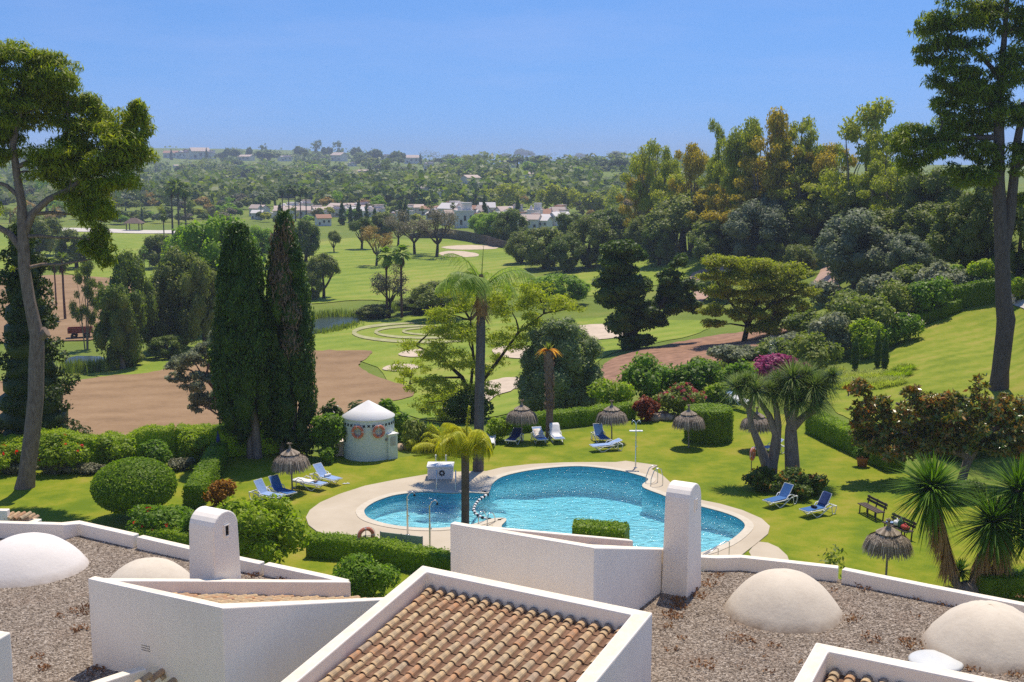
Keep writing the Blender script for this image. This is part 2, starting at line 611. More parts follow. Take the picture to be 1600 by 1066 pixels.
M_ground = grassmat("rough_grass", [(0.3, (0.0896, 0.13, 0.0149)), (0.5, (0.1446, 0.1915, 0.0235)), (0.68, (0.248, 0.2394, 0.0533))], 0.03, 2.0)
M_lawn = grassmat("lawn_grass", [(0.41, (0.1169, 0.1726, 0.006)), (0.49, (0.1777, 0.2205, 0.0084)), (0.555, (0.2385, 0.2445, 0.0168)), (0.64, (0.3132, 0.2589, 0.0451))], 0.16, 14.0, (0.11, 7.0, 0.5, 0.05))
M_hilllawn = grassmat("hill_lawn_grass", [(0.4, (0.1472, 0.1973, 0.0124)), (0.5, (0.2137, 0.253, 0.0197)), (0.62, (0.3039, 0.2732, 0.0492))], 0.2, 10.0, (0.16, 9.0, 1.2, 0.07))
M_fairway = grassmat("fairway_grass", [(0.4, (0.1493, 0.2186, 0.0202)), (0.5, (0.215, 0.2733, 0.0284)), (0.61, (0.2986, 0.2976, 0.0558))], 0.03, 1.5, (0.06, 4.0, 0.9, 0.06))
M_field = grassmat("sown_soil", [(0.33, (0.1913, 0.1182, 0.0586)), (0.48, (0.2795, 0.1746, 0.0888)), (0.66, (0.3587, 0.2348, 0.1267)), (0.74, (0.279, 0.2646, 0.1296))], 0.05, 2.5, (0.05, 12.0, 1.2, 0.06), 0.8)
M_sand = simple("bunker_sand", (0.56, 0.45, 0.33), 0.95, 0.1, 0, 0.14, 0.8)
M_redsoil = simple("red_soil", (0.29, 0.165, 0.105), 0.95, 0.1, 0, 0.35, 0.9, 0.5, 0.1)
M_pathsoil = simple("path_soil", (0.42, 0.28, 0.21), 0.95, 0.1, 0, 0.2, 0.6)
M_pale = simple("pale_concrete", (0.58, 0.52, 0.44), 0.9, 0.2, 0, 0.12, 2.0)

# ------------------------------------------------------------------ ground sheet
_a = np.linspace(-1.05, 1.05, 330)
_y = np.exp(np.linspace(np.log(9.0), np.log(4500.0), 440))
_Y, _Aa = np.meshgrid(_y, _a, indexing='ij')
_X = _Aa * _Y
_Z = T(_X.ravel(), _Y.ravel()).reshape(_X.shape)
_ny, _na = _X.shape
_i = (np.arange(_ny - 1)[:, None] * _na + np.arange(_na - 1)[None]).ravel()
POOL_W = None
g = Geo()
_vv = np.stack([_X, _Y, _Z], -1).reshape(-1, 3)
_ff = np.stack([_i, _i + 1, _i + _na + 1, _i + _na], 1)

# pool outline (photo pixels, water edge seen from the terrace)
POOL_PX = [(569,800),(572,794),(580,788),(592,782),(613,775),(638,771),(662,769),(687,770),(706,771),(732,770),(750,771),(763,771),(766,765),(769,757),(778,749),
 (792,743),(818,737),(845,733),(876,730),(907,729),(939,731.5),(970,736),(995,742),(1013,749),(1004,757),(1005,762),(1016,767),(1030,772),(1045,778),(1068,785),
 (1092,791),(1112,796),(1136,803),(1156,812),(1164,822),(1156,833),(1139,846),(1120,855),(1098,863),(1050,874),(990,881),(920,878),(860,864),(815,846),(784,826),(791,814),(788,810),(769,811),(741,819),(725,822.5),
 (704,824),(685,825.5),(662,825.5),(638,824),(613.5,820.8),(592.5,816),(575,809)]
POOL = np.array([G(x, y, 0.06) for x, y in POOL_PX])

def smooth_closed(P, n=6, iters=1):
    "Catmull-Rom through a closed outline"
    k = len(P); out = []
    for i in range(k):
        p0, p1, p2, p3 = P[i - 1], P[i], P[(i + 1) % k], P[(i + 2) % k]
        for j in range(n):
            t = j / n
            out.append(0.5 * (2 * p1 + (p2 - p0) * t + (2 * p0 - 5 * p1 + 4 * p2 - p3) * t * t + (3 * p1 - p0 - 3 * p2 + p3) * t ** 3))
    return np.array(out)

POOL_S = smooth_closed(POOL, 3)
_cx = _vv[_ff].mean(1)
_in = inside(POOL, _cx[:, 0], _cx[:, 1]) | ((poly_dist(POOL, _cx[:, 0], _cx[:, 1]) < 0.6) & (_cx[:, 1] < 90))
g.add(_vv, _ff[~_in], 0, True)
tag(build("ground", g, M_ground), kind='structure')

# ------------------------------------------------------------------ sheets draped on the ground
def offset_poly(P, d):
    "P closed (n,2); positive d moves the outline inward for a counter-clockwise polygon"
    P = np.asarray(P, float); n = len(P)
    e = np.roll(P, -1, 0) - P
    e = e / (np.linalg.norm(e, axis=1, keepdims=True) + 1e-9)
    nrm = np.stack([-e[:, 1], e[:, 0]], 1)
    m = nrm + np.roll(nrm, 1, 0)
    m = m / (np.linalg.norm(m, axis=1, keepdims=True) + 1e-9)
    c = np.clip((m * nrm).sum(1, keepdims=True), 0.4, 1)
    return P + m * d / c

def ccw(P):
    P = np.asarray(P, float)
    a = (P[:, 0] * np.roll(P[:, 1], -1) - np.roll(P[:, 0], -1) * P[:, 1]).sum()
    return P if a > 0 else P[::-1]

def fill(P, holes=(), inner=None):
    "triangulated flat polygon with holes: returns points (n,2) and faces"
    pts = [Vector((float(a), float(b))) for a, b in P]
    edges = [(i, (i + 1) % len(P)) for i in range(len(P))]
    for h in holes:
        s = len(pts)
        pts += [Vector((float(a), float(b))) for a, b in h]
        edges += [(s + i, s + (i + 1) % len(h)) for i in range(len(h))]
    if inner is not None:
        pts += [Vector((float(a), float(b))) for a, b in inner]
    r = delaunay_2d_cdt(pts, edges, [], 0, 1e-6)
    vs = np.array([(v.x, v.y) for v in r[0]])
    fs = [tuple(f) for f in r[2]]
    keep = []
    c = np.array([vs[list(f)].mean(0) for f in fs])
    ok = inside(np.asarray(P), c[:, 0], c[:, 1])
    for h in holes: ok &= ~inside(np.asarray(h), c[:, 0], c[:, 1])
    return vs, [f for f, k in zip(fs, ok) if k]

def drape(name, px, mat, lift=0.05, step=7, kind='structure', smooth=True):
    P = np.array(px, float)
    if smooth:
        P = smooth_closed(P, 6)
        P = P + rng.normal(size=P.shape) * np.array([1.1, 0.45]) * min(1.0, np.ptp(P[:, 1]) / 40)
    x0, y0 = P.min(0); x1, y1 = P.max(0)
    gx, gy = np.meshgrid(np.arange(x0, x1, step), np.arange(y0, y1, step * 0.5))
    q = np.stack([gx.ravel(), gy.ravel()], 1) + rng.uniform(-1, 1, (gx.size, 2)) * 0.5
    q = q[inside(P, q[:, 0], q[:, 1])]
    q = q[poly_dist(P, q[:, 0], q[:, 1]) > 1.0]
    vs, fs = fill(P, inner=q)
    W = hit(vs[:, 0], vs[:, 1])
    W[:, 2] = T(W[:, 0], W[:, 1]) + lift
    gg = Geo(); gg.add(W, [tuple(f) for f in fs], 0, True)
    me = gg.mesh(name, mat)
    # make the sheet face up
    bm = bmesh.new(); bm.from_mesh(me)
    for f in bm.faces:
        if f.normal.z < 0: f.normal_flip()
    bm.to_mesh(me); bm.free()
    o = link(name, me)
    tag(o, kind=kind)
    return o

# garden lawn: flat, with the pool cut out
def flat_sheet(name, P, z, mat, holes=(), inner=None, kind='structure', thick=0.0):
    vs, fs = fill(P, holes, inner)
    gg = Geo()
    fs2 = []
    for f in fs:
        a = vs[list(f)]
        s = (a[:, 0] * np.roll(a[:, 1], -1) - np.roll(a[:, 0], -1) * a[:, 1]).sum()
        fs2.append(f if s > 0 else tuple(reversed(f)))
    gg.add(np.concatenate([vs, np.full((len(vs), 1), z)], 1), fs2, 0)
    if thick:
        for L in [P] + list(holes):
            L = np.asarray(L); n = len(L)
            v = np.concatenate([np.c_[L, np.full(n, z)], np.c_[L, np.full(n, z - thick)]])
            i = np.arange(n); j = (i + 1) % n
            gg.add(v, np.stack([i, i + n, j + n, j], 1), 0)
    o = build(name, gg, mat)
    if kind: tag(o, kind=kind)
    return o

LAWN_PX = [(-100,742),(0,738),(150,732),(330,722),(400,712),(520,712),(620,716),(700,704),(800,692),(900,672),(1000,653),(1075,648),(1150,636),(1250,652),(1330,690),(1400,735),(1480,768),(1620,800),(1800,850),(1800,1040),(-100,1040)]
POOL_HOLE = offset_poly(ccw(POOL_S), -0.25)
LAWN = np.array([G(*p) for p in LAWN_PX])
flat_sheet("lawn", LAWN, 0.012, M_lawn, [POOL_HOLE])

# ------------------------------------------------------------------ pool
DECK_PX = [(478,808),(484,797),(500,785),(530,772),(570,759),(620,749),(667,741),(690,738),(745,736),(760,736),(785,730),(830,725),(880,722.5),(930,722),(962,722),(978,720),(1028,727),(1018,733),(1036,743),(1050,756),
 (1066,769),(1095,781),(1125,787),(1160,797),(1190,810),(1203,822),(1200,834),(1182,849),(1160,866),(1120,892),(1040,920),(950,930),(850,925),(760,905),(700,884),(640,866),(600,854),(540,842),(495,830),(482,820)]
DECK = np.array([G(x, y, 0.06) for x, y in DECK_PX])

M_deck, nt, out = newmat("deck_stone")
tc = coords(nt)
f1 = noise(nt, tc, 0.5, 5, 0.6); f2 = noise(nt, tc, 7.0, 3, 0.7)
c = ramp(nt, f1, [(0.3, (0.46, 0.38, 0.265)), (0.55, (0.525, 0.44, 0.315)), (0.75, (0.57, 0.485, 0.36))])
c = mixc(nt, math_(nt, 'MULTIPLY', f2, 0.22), c, (0.50, 0.42, 0.34))
bsdf(nt, out, c, 0.85, 0.25, 0, f2, 0.15, 0.01)
M_coping = simple("coping_stone", (0.58, 0.505, 0.385), 0.75, 0.3, 0, 0.08, 3.0)

_cop_out = offset_poly(ccw(POOL_S), -0.42)
flat_sheet("pool_deck", DECK, 0.06, M_deck, [_cop_out], thick=0.09)
_cop_in = ccw(POOL_S)
# coping: a raised rim of slabs between the water and the deck
gg = Geo(); n = len(_cop_in)
v = np.concatenate([np.c_[_cop_out, np.full(n, 0.02)], np.c_[_cop_out, np.full(n, 0.085)], np.c_[_cop_in, np.full(n, 0.085)], np.c_[_cop_in, np.full(n, 0.02)]])
i = np.arange(n); j = (i + 1) % n
for a in range(3):
    gg.add(v, np.stack([i + a * n, j + a * n, j + (a + 1) * n, i + (a + 1) * n], 1), 0)
tag(build("pool_coping", gg, M_coping), kind='structure')

M_tile, nt, out = newmat("pool_tile")
tc = coords(nt)
br = nt.nodes.new('ShaderNodeTexBrick'); br.offset = 0.0
br.inputs['Scale'].default_value = 4.0; br.inputs['Mortar Size'].default_value = 0.012
br.inputs['Brick Width'].default_value = 0.5; br.inputs['Row Height'].default_value = 0.5
br.inputs['Color1'].default_value = (0.50, 0.88, 0.93, 1); br.inputs['Color2'].default_value = (0.56, 0.91, 0.94, 1); br.inputs['Mortar'].default_value = (0.58, 0.91, 0.94, 1)
nt.links.new(tc, br.inputs['Vector'])
nf = noise(nt, tc, 1.1, 4, 0.6, dist=1.0)
cf = mixc(nt, ramp(nt, nf, [(0.35, (0, 0, 0)), (0.62, (1, 1, 1))]), br.outputs['Color'], (0.36, 0.78, 0.88))
bsdf(nt, out, cf, 0.5, 0.3)
M_walltile = simple("waterline_tile", (0.08, 0.46, 0.60), 0.35, 0.5, 0, 0.15, 6.0)

# basin: wall, waterline band and a floor that falls towards the far side of the big lobe
_pc = np.array(G(900, 770))
def pool_depth(x, y):
    k = np.clip((y - G(900, 850)[1]) / (G(900, 730)[1] - G(900, 850)[1]), 0, 1) * np.clip((x + 2.5) / 3.5, 0, 1)
    return 0.80 + 0.75 * k * k * (3 - 2 * k)
gg = Geo()
ring = _cop_in + 0.0
v = np.concatenate([np.c_[ring, np.full(n, 0.06)], np.c_[ring, np.full(n, -0.32)], np.c_[ring, -pool_depth(ring[:, 0], ring[:, 1])]])
gg.add(v, np.stack([i, j, j + n, i + n], 1)[:, ::-1], 1)
gg.add(v, np.stack([i + n, j + n, j + 2 * n, i + 2 * n], 1)[:, ::-1], 0)
x0, y0 = ring.min(0); x1, y1 = ring.max(0)
q = np.stack(np.meshgrid(np.arange(x0, x1, 0.8), np.arange(y0, y1, 0.8)), -1).reshape(-1, 2)
q = q[inside(ring, q[:, 0], q[:, 1])]; q = q[poly_dist(ring, q[:, 0], q[:, 1]) > 0.3]
vs, fs = fill(ring, inner=q)
gg.add(np.c_[vs, -pool_depth(vs[:, 0], vs[:, 1])], fs, 0, True)
tag(build("pool_basin", gg, [M_tile, M_walltile]), kind='structure')

# water: a rippled skin that reflects at grazing angles and tints what lies below
M_water, nt, out = newmat("pool_water")
tc = coords(nt)
mp = nt.nodes.new('ShaderNodeMapping'); mp.inputs['Scale'].default_value = (0.8, 1.25, 1); nt.links.new(tc, mp.inputs[0])
w1 = noise(nt, mp.outputs[0], 1.5, 2, 0.5, dist=1.5)
w2 = noise(nt, mp.outputs[0], 4.2, 3, 0.6, dist=1.0)
hsum = math_(nt, 'ADD', w1, math_(nt, 'MULTIPLY', w2, 0.16))
bp = nt.nodes.new('ShaderNodeBump'); bp.inputs['Strength'].default_value = 1.0; bp.inputs['Distance'].default_value = 0.15
nt.links.new(hsum, bp.inputs['Height'])
fr = nt.nodes.new('ShaderNodeFresnel'); fr.inputs['IOR'].default_value = 1.33
nt.links.new(bp.outputs[0], fr.inputs['Normal'])
gl = nt.nodes.new('ShaderNodeBsdfGlossy'); gl.inputs['Roughness'].default_value = 0.07
nt.links.new(bp.outputs[0], gl.inputs['Normal'])
tr_ = nt.nodes.new('ShaderNodeBsdfTransparent'); tr_.inputs['Color'].default_value = (0.93, 0.99, 1.0, 1)
rf = nt.nodes.new('ShaderNodeBsdfRefraction'); rf.inputs['IOR'].default_value = 1.33; rf.inputs['Roughness'].default_value = 0.0
nt.links.new(bp.outputs[0], rf.inputs['Normal'])
m0 = nt.nodes.new('ShaderNodeMixShader'); m0.inputs[0].default_value = 0.22
nt.links.new(tr_.outputs[0], m0.inputs[1]); nt.links.new(rf.outputs[0], m0.inputs[2])
mx = nt.nodes.new('ShaderNodeMixShader')
nt.links.new(fr.outputs[0], mx.inputs[0]); nt.links.new(m0.outputs[0], mx.inputs[1]); nt.links.new(gl.outputs[0], mx.inputs[2])
nt.links.new(mx.outputs[0], out.inputs['Surface'])
va = nt.nodes.new('ShaderNodeVolumeAbsorption'); va.inputs['Color'].default_value = (0.05, 0.80, 0.93, 1); va.inputs['Density'].default_value = 0.12
nt.links.new(va.outputs[0], out.inputs['Volume'])
# a closed body of water: its sides and bottom lie hidden behind the tiles
wr = offset_poly(ring, -0.04)
vs, fs = fill(wr)
gg = Geo(); up_, dn_ = [], []
for f in fs:
    a = vs[list(f)]
    q = (a[:, 0] * np.roll(a[:, 1], -1) - np.roll(a[:, 0], -1) * a[:, 1]).sum()
    f = f if q > 0 else tuple(reversed(f))
    up_.append(f); dn_.append(tuple(len(vs) + k for k in reversed(f)))
wl = len(wr); idx = [int(np.argmin(((vs - w) ** 2).sum(1))) for w in wr]
sd_ = [(idx[k], len(vs) + idx[k], len(vs) + idx[(k + 1) % wl], idx[(k + 1) % wl]) for k in range(wl)]
gg.add(np.concatenate([np.c_[vs, np.full(len(vs), -0.05)], np.c_[vs, np.full(len(vs), -2.7)]]), up_ + dn_ + sd_, 0)
me_w = gg.mesh("pool_water", M_water)
bm = bmesh.new(); bm.from_mesh(me_w); bmesh.ops.recalc_face_normals(bm, faces=bm.faces); bm.to_mesh(me_w); bm.free()
tag(link("pool_water", me_w), kind='structure')

# curved paved path leaving the deck on the right
PATH_PX = [(1183,846),(1200,848),(1216,855),(1230,868),(1236,885),(1240,930),(1150,930),(1165,905),(1172,880),(1176,872),(1170,862)]
flat_sheet("path", np.array([G(x, y, 0.03) for x, y in PATH_PX]), 0.03, M_deck)

# ------------------------------------------------------------------ golf course sheets
drape("fairway", [(60,365),(200,362),(330,372),(470,380),(560,372),(640,374),(790,378),(820,405),(800,440),(690,470),(560,470),(430,478),(250,470),(150,440),(60,420),(-60,420),(-60,372)], M_fairway, 0.12, 9)
drape("fairway", [(490,520),(540,508),(640,495),(740,492),(860,500),(960,496),(1050,500),(1110,505),(1080,525),(960,552),(900,590),(820,640),(700,660),(620,640),(590,575),(500,552)], M_fairway, 0.07, 8)
drape("fairway", [(130,585),(150,560),(260,545),(400,535),(420,552),(330,570),(240,592)], M_fairway, 0.06, 8)
drape("fairway", [(790,440),(880,430),(960,420),(1060,395),(1110,400),(1090,430),(1000,450),(930,462),(820,470)], M_fairway, 0.10, 8)
drape("sown_field", [(-80,600),(60,602),(132,594),(180,588),(232,584),(260,578),(320,566),(400,556),(470,550),(535,549),(580,550),(572,562),(560,573),(590,590),(625,602),(648,612),(640,622),(600,632),(520,655),(470,690),(380,698),(200,694),(80,698),(-80,698)], M_field, 0.13, 9)
drape("sown_field", [(-60,446),(60,432),(150,434),(230,446),(270,476),(250,505),(200,520),(150,532),(60,535),(-60,530)], M_field, 0.16, 9)
for P in ([(686,396),(712,393),(745,397),(742,402),(700,402)], [(690,387),(730,384),(775,386),(770,390),(715,391)], [(598,579),(612,572),(640,571),(655,576),(625,582)],
          [(622,556),(640,549),(668,548),(676,553),(650,560)], [(770,548),(800,541),(832,545),(850,556),(815,562),(780,558)], [(900,512),(950,508),(1000,512),(985,524),(940,532),(905,530)],
          [(85,402),(120,400),(134,404),(110,408)], [(690,640),(760,600),(805,592),(815,604),(770,625),(740,652)]):
    drape("bunker_sand", P, M_sand, 0.16, 5)
M_sanded = simple("sanded_turf", (0.36, 0.345, 0.17), 0.95, 0.1, 0, 0.30, 0.8)
# mown and sanded rings on the green by the pond
def ring_strip(px, w):
    P = np.array(px, float)
    d = np.gradient(P, axis=0); d /= np.linalg.norm(d, axis=1, keepdims=True) + 1e-9
    nrm = np.stack([-d[:, 1], d[:, 0]], 1) * np.array([1.0, 0.55])
    ww = np.linspace(0, 1, len(P)); ww = np.minimum(1, np.minimum(ww, 1 - ww) * 6 + 0.25)[:, None] * w / 2
    return np.concatenate([P + nrm * ww, (P - nrm * ww)[::-1]])
def arc(cx, cy, rx, ry, a0, a1, k=22):
    t = np.radians(np.linspace(a0, a1, k))
    return np.stack([cx + rx * np.cos(t), cy + ry * np.sin(t)], 1)
drape("sanded_turf", ring_strip(arc(668, 521, 115, 15, 60, 262), 7.5), M_sanded, 0.15, 4, smooth=False)
drape("sanded_turf", ring_strip(arc(665, 520, 78, 9.5, 30, 285), 6.0), M_sanded, 0.15, 4, smooth=False)
drape("sanded_turf", ring_strip(arc(680, 519, 50, 5.5, 60, 300), 4.5), M_sanded, 0.15, 4, smooth=False)
drape("red_soil", [(935,600),(945,570),(985,552),(1040,540),(1100,528),(1160,520),(1240,512),(1300,510),(1290,535),(1230,545),(1170,560),(1110,575),(1050,590),(1000,605),(960,625)], M_redsoil, 0.10, 7)
drape("path", [(1078,440),(1084,428),(1110,418),(1140,412),(1150,420),(1120,436),(1110,460),(1090,475)], M_pathsoil, 0.16, 5)
drape("path", [(1280,470),(1272,450),(1278,430),(1296,410),(1312,405),(1306,430),(1312,452),(1318,468)], M_pathsoil, 0.12, 5)
drape("path", [(60,357),(150,358),(230,361),(330,360),(330,364),(230,366),(120,363),(60,362)], M_pale, 0.25, 6)
drape("path", [(700,362),(740,366),(790,380),(830,386),(830,390),(780,385),(735,370),(700,365)], M_pale, 0.3, 5)
drape("hill_lawn", [(1290,600),(1340,588),(1380,572),(1400,545),(1430,520),(1470,500),(1510,486),(1570,476),(1640,468),(1900,470),(1900,640),(1700,690),(1600,700),(1480,700),(1400,690),(1340,660),(1300,640)], M_hilllawn, 0.05, 9)
M_dry = grassmat("dry_slope_grass", [(0.3, (0.13, 0.14, 0.05)), (0.5, (0.22, 0.19, 0.085)), (0.7, (0.30, 0.25, 0.13))], 0.05, 0.6)
for P in ([(320,262),(350,257),(385,259),(420,264),(415,272),(370,276),(330,272)], [(340,284),(380,281),(400,286),(395,294),(350,294)], [(540,268),(590,265),(610,270),(570,276)], [(690,268),(725,263),(740,270),(715,280),(690,278)], [(440,262),(480,259),(500,264),(470,270)], [(650,284),(690,281),(700,288),(660,292)]):
    drape("dry_slope", P, M_dry, 0.5, 5)
drape("terrace_paving", [(1577,474),(1640,468),(1700,470),(1700,490),(1630,492)], M_pale, 0.14, 5)
M_pond, nt, out = newmat("pond_water")
f = noise(nt, coords(nt), 2.0, 3)
bsdf(nt, out, (0.035, 0.05, 0.035), 0.22, 0.3, 0, f, 0.5, 0.15)
drape("pond_water", [(480,512),(490,502),(520,497),(556,498),(560,505),(530,512),(505,520),(485,522)], M_pond, 0.2, 5)
drape("pond_water", [(696,452),(706,450),(712,462),(708,474),(698,472)], M_pond, 0.25, 4)
drape("pond_water", [(100,566),(120,558),(160,560),(172,570),(150,580),(115,582)], M_pond, 0.15, 5)
# ------------------------------------------------------------------ white houses in front
def stucco(name, col, dirt, dscale=0.9, dirty=0.25, bstr=0.25, rim=0.0):
    m, nt, out = newmat(name)
    tc = coords(nt)
    f = noise(nt, tc, dscale, 6, 0.7)
    f2 = noise(nt, tc, 14.0, 2, 0.5)
    f3 = noise(nt, tc, 3.0, 3, 0.6)
    mp = nt.nodes.new('ShaderNodeMapping'); mp.inputs['Scale'].default_value = (5, 5, 0.35); nt.links.new(tc, mp.inputs[0])
    f4 = noise(nt, mp.outputs[0], 1.5, 4, 0.7)
    d = math_(nt, 'MULTIPLY', math_(nt, 'SUBTRACT', math_(nt, 'ADD', math_(nt, 'MULTIPLY', f, 0.6), math_(nt, 'MULTIPLY', f4, 0.4)), 0.42, True), dirty * 4, True)
    c = mixc(nt, d, col, dirt)
    b = math_(nt, 'ADD', math_(nt, 'MULTIPLY', f2, 0.25), f3)
    if rim:
        sx = nt.nodes.new('ShaderNodeSeparateXYZ'); nt.links.new(tc, sx.inputs[0])
        lo = math_(nt, 'SUBTRACT', 1.0, math_(nt, 'MULTIPLY', sx.outputs['Z'], 4.5), True)
        c = mixc(nt, math_(nt, 'MULTIPLY', lo, math_(nt, 'MULTIPLY', f3, rim), True), c, (0.30, 0.215, 0.14))
        sp_ = noise(nt, tc, 9.0, 5, 0.75)
        c = mixc(nt, math_(nt, 'MULTIPLY', math_(nt, 'SUBTRACT', sp_, 0.60, True), 3.0, True), c, dirt)
    bsdf(nt, out, c, 0.9, 0.15, 0, b, bstr, 0.02)
    return m

M_wall = stucco("white_stucco", (0.94, 0.86, 0.745), (0.62, 0.52, 0.43), 0.7, 0.22, 0.10)
M_cap = stucco("weathered_stucco", (0.89, 0.785, 0.60), (0.50, 0.39, 0.27), 2.4, 0.36, 0.5)
M_dome = stucco("dome_stucco", (0.76, 0.70, 0.63), (0.60, 0.53, 0.45), 1.3, 0.16, 0.6, 1.0)
M_dome_old = stucco("aged_dome_stucco", (0.68, 0.59, 0.46), (0.46, 0.37, 0.27), 1.5, 0.30, 0.7, 1.5)
M_hole = simple("opening_shade", (0.02, 0.017, 0.015), 0.9)  # near-black colour painted in for the shade inside openings
M_grey = simple("grey_mortar", (0.24, 0.21, 0.18), 0.95, 0.1, 0, 0.3, 8)

# roof tiles: fired clay, each with its own colour
M_rtile, nt, out = newmat("clay_tile")
oi = nt.nodes.new('ShaderNodeObjectInfo')
tc = coords(nt)
f = noise(nt, tc, 9.0, 5, 0.7)
f2 = noise(nt, tc, 40.0, 3, 0.6)
ca = ramp(nt, oi.outputs['Random'], [(0.0, (0.497, 0.25, 0.124)), (0.14, (0.54, 0.338, 0.18)), (0.32, (0.605, 0.421, 0.228)), (0.52, (0.508, 0.353, 0.196)), (0.7, (0.626, 0.446, 0.248)), (0.84, (0.475, 0.353, 0.216)), (0.93, (0.54, 0.284, 0.14)), (1.0, (0.443, 0.333, 0.224))])
cb = mixc(nt, math_(nt, 'MULTIPLY', math_(nt, 'SUBTRACT', f, 0.42, True), 2.6, True), ca, (0.20, 0.165, 0.125))
cb = mixc(nt, math_(nt, 'MULTIPLY', math_(nt, 'SUBTRACT', f2, 0.58, True), 3.0, True), cb, (0.60, 0.52, 0.38))
bsdf(nt, out, cb, 0.9, 0.12, 0, f, 0.4, 0.01)
M_pan = simple("pan_tile_clay", (0.20, 0.115, 0.072), 0.95, 0.1, 0, 0.35, 6.0, 0.3)

# gravel
M_gravel, nt, out = newmat("roof_gravel")
tc = coords(nt)
vo = nt.nodes.new('ShaderNodeTexVoronoi'); vo.inputs['Scale'].default_value = 25.0; vo.inputs['Randomness'].default_value = 1.0
nt.links.new(tc, vo.inputs['Vector'])
sep = nt.nodes.new('ShaderNodeSeparateColor'); nt.links.new(vo.outputs['Color'], sep.inputs[0])
cg = ramp(nt, sep.outputs[0], [(0.0, (0.12, 0.09, 0.066)), (0.3, (0.22, 0.172, 0.128)), (0.6, (0.33, 0.265, 0.20)), (0.85, (0.44, 0.36, 0.28)), (1.0, (0.60, 0.51, 0.41))])
big = noise(nt, tc, 0.8, 4, 0.6)
cg = mixc(nt, math_(nt, 'MULTIPLY', math_(nt, 'SUBTRACT', big, 0.5, True), 2.2, True), cg, (0.29, 0.20, 0.14))
bsdf(nt, out, cg, 0.95, 0.1, 0, math_(nt, 'SUBTRACT', 1.0, vo.outputs['Distance']), 1.0, 0.05)
M_stone, nt, out = newmat("gravel_stone")
ge = nt.nodes.new('ShaderNodeNewGeometry')
bsdf(nt, out, ramp(nt, ge.outputs['Random Per Island'], [(0.0, (0.13, 0.095, 0.07)), (0.4, (0.27, 0.215, 0.16)), (0.75, (0.41, 0.335, 0.26)), (1.0, (0.62, 0.53, 0.43))]), 0.9, 0.15)
M_weed = leafmat("red_stonecrop", [(0.07, 0.035, 0.03), (0.115, 0.058, 0.05), (0.14, 0.09, 0.075)], 0.05, tcol=(1, 0.8, 0.6))

E1 = Vector((0.866, -0.5, 0)); E2 = Vector((0.5, 0.866, 0))

def wall_strip(name, pts, thick, zbot, parent, mats, closed=False, side=1, bev=0.025):
    "upright wall following pts (x, y, ztop); its thickness lies on one side of that line; the top face takes the weathered finish"
    P = np.array([tuple(p) for p in pts], float)
    n = len(P)
    d = np.diff(P[:, :2], axis=0) if not closed else np.roll(P[:, :2], -1, 0) - P[:, :2]
    d = d / np.linalg.norm(d, axis=1, keepdims=True)
    nr = np.stack([-d[:, 1], d[:, 0]], 1) * side
    off = np.zeros((n, 2))
    for k in range(n):
        if closed: a, b = nr[k - 1], nr[k % len(nr)]
        else: a, b = nr[max(k - 1, 0)], nr[min(k, len(nr) - 1)]
        m = a + b; m /= np.linalg.norm(m)
        off[k] = m / max(0.35, float(m @ a)) * thick
    Q = P.copy(); Q[:, :2] += off
    zb = np.full(n, zbot) if not hasattr(zbot, '__len__') else np.asarray(zbot, float)
    v = np.concatenate([P, Q, np.c_[Q[:, :2], zb], np.c_[P[:, :2], zb]])
    gg = Geo()
    L = n if closed else n - 1
    top, sides = [], []
    for k in range(L):
        k2 = (k + 1) % n
        top.append((k, k2, n + k2, n + k))
        sides += [(n + k, n + k2, 2 * n + k2, 2 * n + k), (3 * n + k, 3 * n + k2, k2, k), (2 * n + k, 2 * n + k2, 3 * n + k2, 3 * n + k)]
    if not closed:
        sides += [(0, n, 2 * n, 3 * n), (n - 1, 4 * n - 1, 3 * n - 1, 2 * n - 1)]
    gg.v.append(v.astype(np.float32)); gg.n = len(v)
    gg.f += [np.array(top, np.int32), np.array(sides, np.int32)]
    gg.m += [np.full(len(top), 1, np.int32), np.zeros(len(sides), np.int32)]
    gg.sm += [np.zeros(len(top), bool), np.zeros(len(sides), bool)]
    me = gg.mesh(name, mats)
    bm = bmesh.new(); bm.from_mesh(me)
    bmesh.ops.recalc_face_normals(bm, faces=bm.faces)
    if bev:
        es = [e for e in bm.edges if len(e.link_faces) == 2 and e.calc_face_angle(0) > 0.5]
        bmesh.ops.bevel(bm, geom=es, offset=bev, segments=2, affect='EDGES', profile=0.5)
    bm.to_mesh(me); bm.free()
    return link(name, me, parent)

def poly_face(name, pts, mat, parent=None):
    gg = Geo(); gg.add(np.array([tuple(p) for p in pts]), [tuple(range(len(pts)))], 0)
    me = gg.mesh(name, mat)
    if me.polygons[0].normal.z < 0: me.flip_normals()
    return link(name, me, parent)

def tile_mesh(L=0.42, r0=0.088, r1=0.070, th=0.014, seg=6):
    "half-barrel clay tile lying along +Y from its lower, wider end at y=0"
    gg = Geo(); v = []; f = []
    for y, r in ((0, r0), (L, r1)):
        for rr in (r, r - th):
            for k in range(seg + 1):
                a = math.pi * k / seg
                v.append((rr * math.cos(a), y, rr * math.sin(a) * 0.86))
    m = seg + 1
    for k in range(seg):
        f += [(k + 1, k, 2 * m + k, 2 * m + k + 1), (m + k, m + k + 1, 3 * m + k + 1, 3 * m + k), (k, k + 1, m + k + 1, m + k), (2 * m + k + 1, 2 * m + k, 3 * m + k, 3 * m + k + 1)]
    f += [(0, m, 3 * m, 2 * m), (m - 1, 3 * m - 1, 4 * m - 1, 2 * m - 1)]
    gg.add(np.array(v), np.array(f), 0, False)
    return gg.mesh("roof_tile", M_rtile)

TILE = tile_mesh()
TILE_R = tile_mesh(0.16, 0.098, 0.092, 0.02)

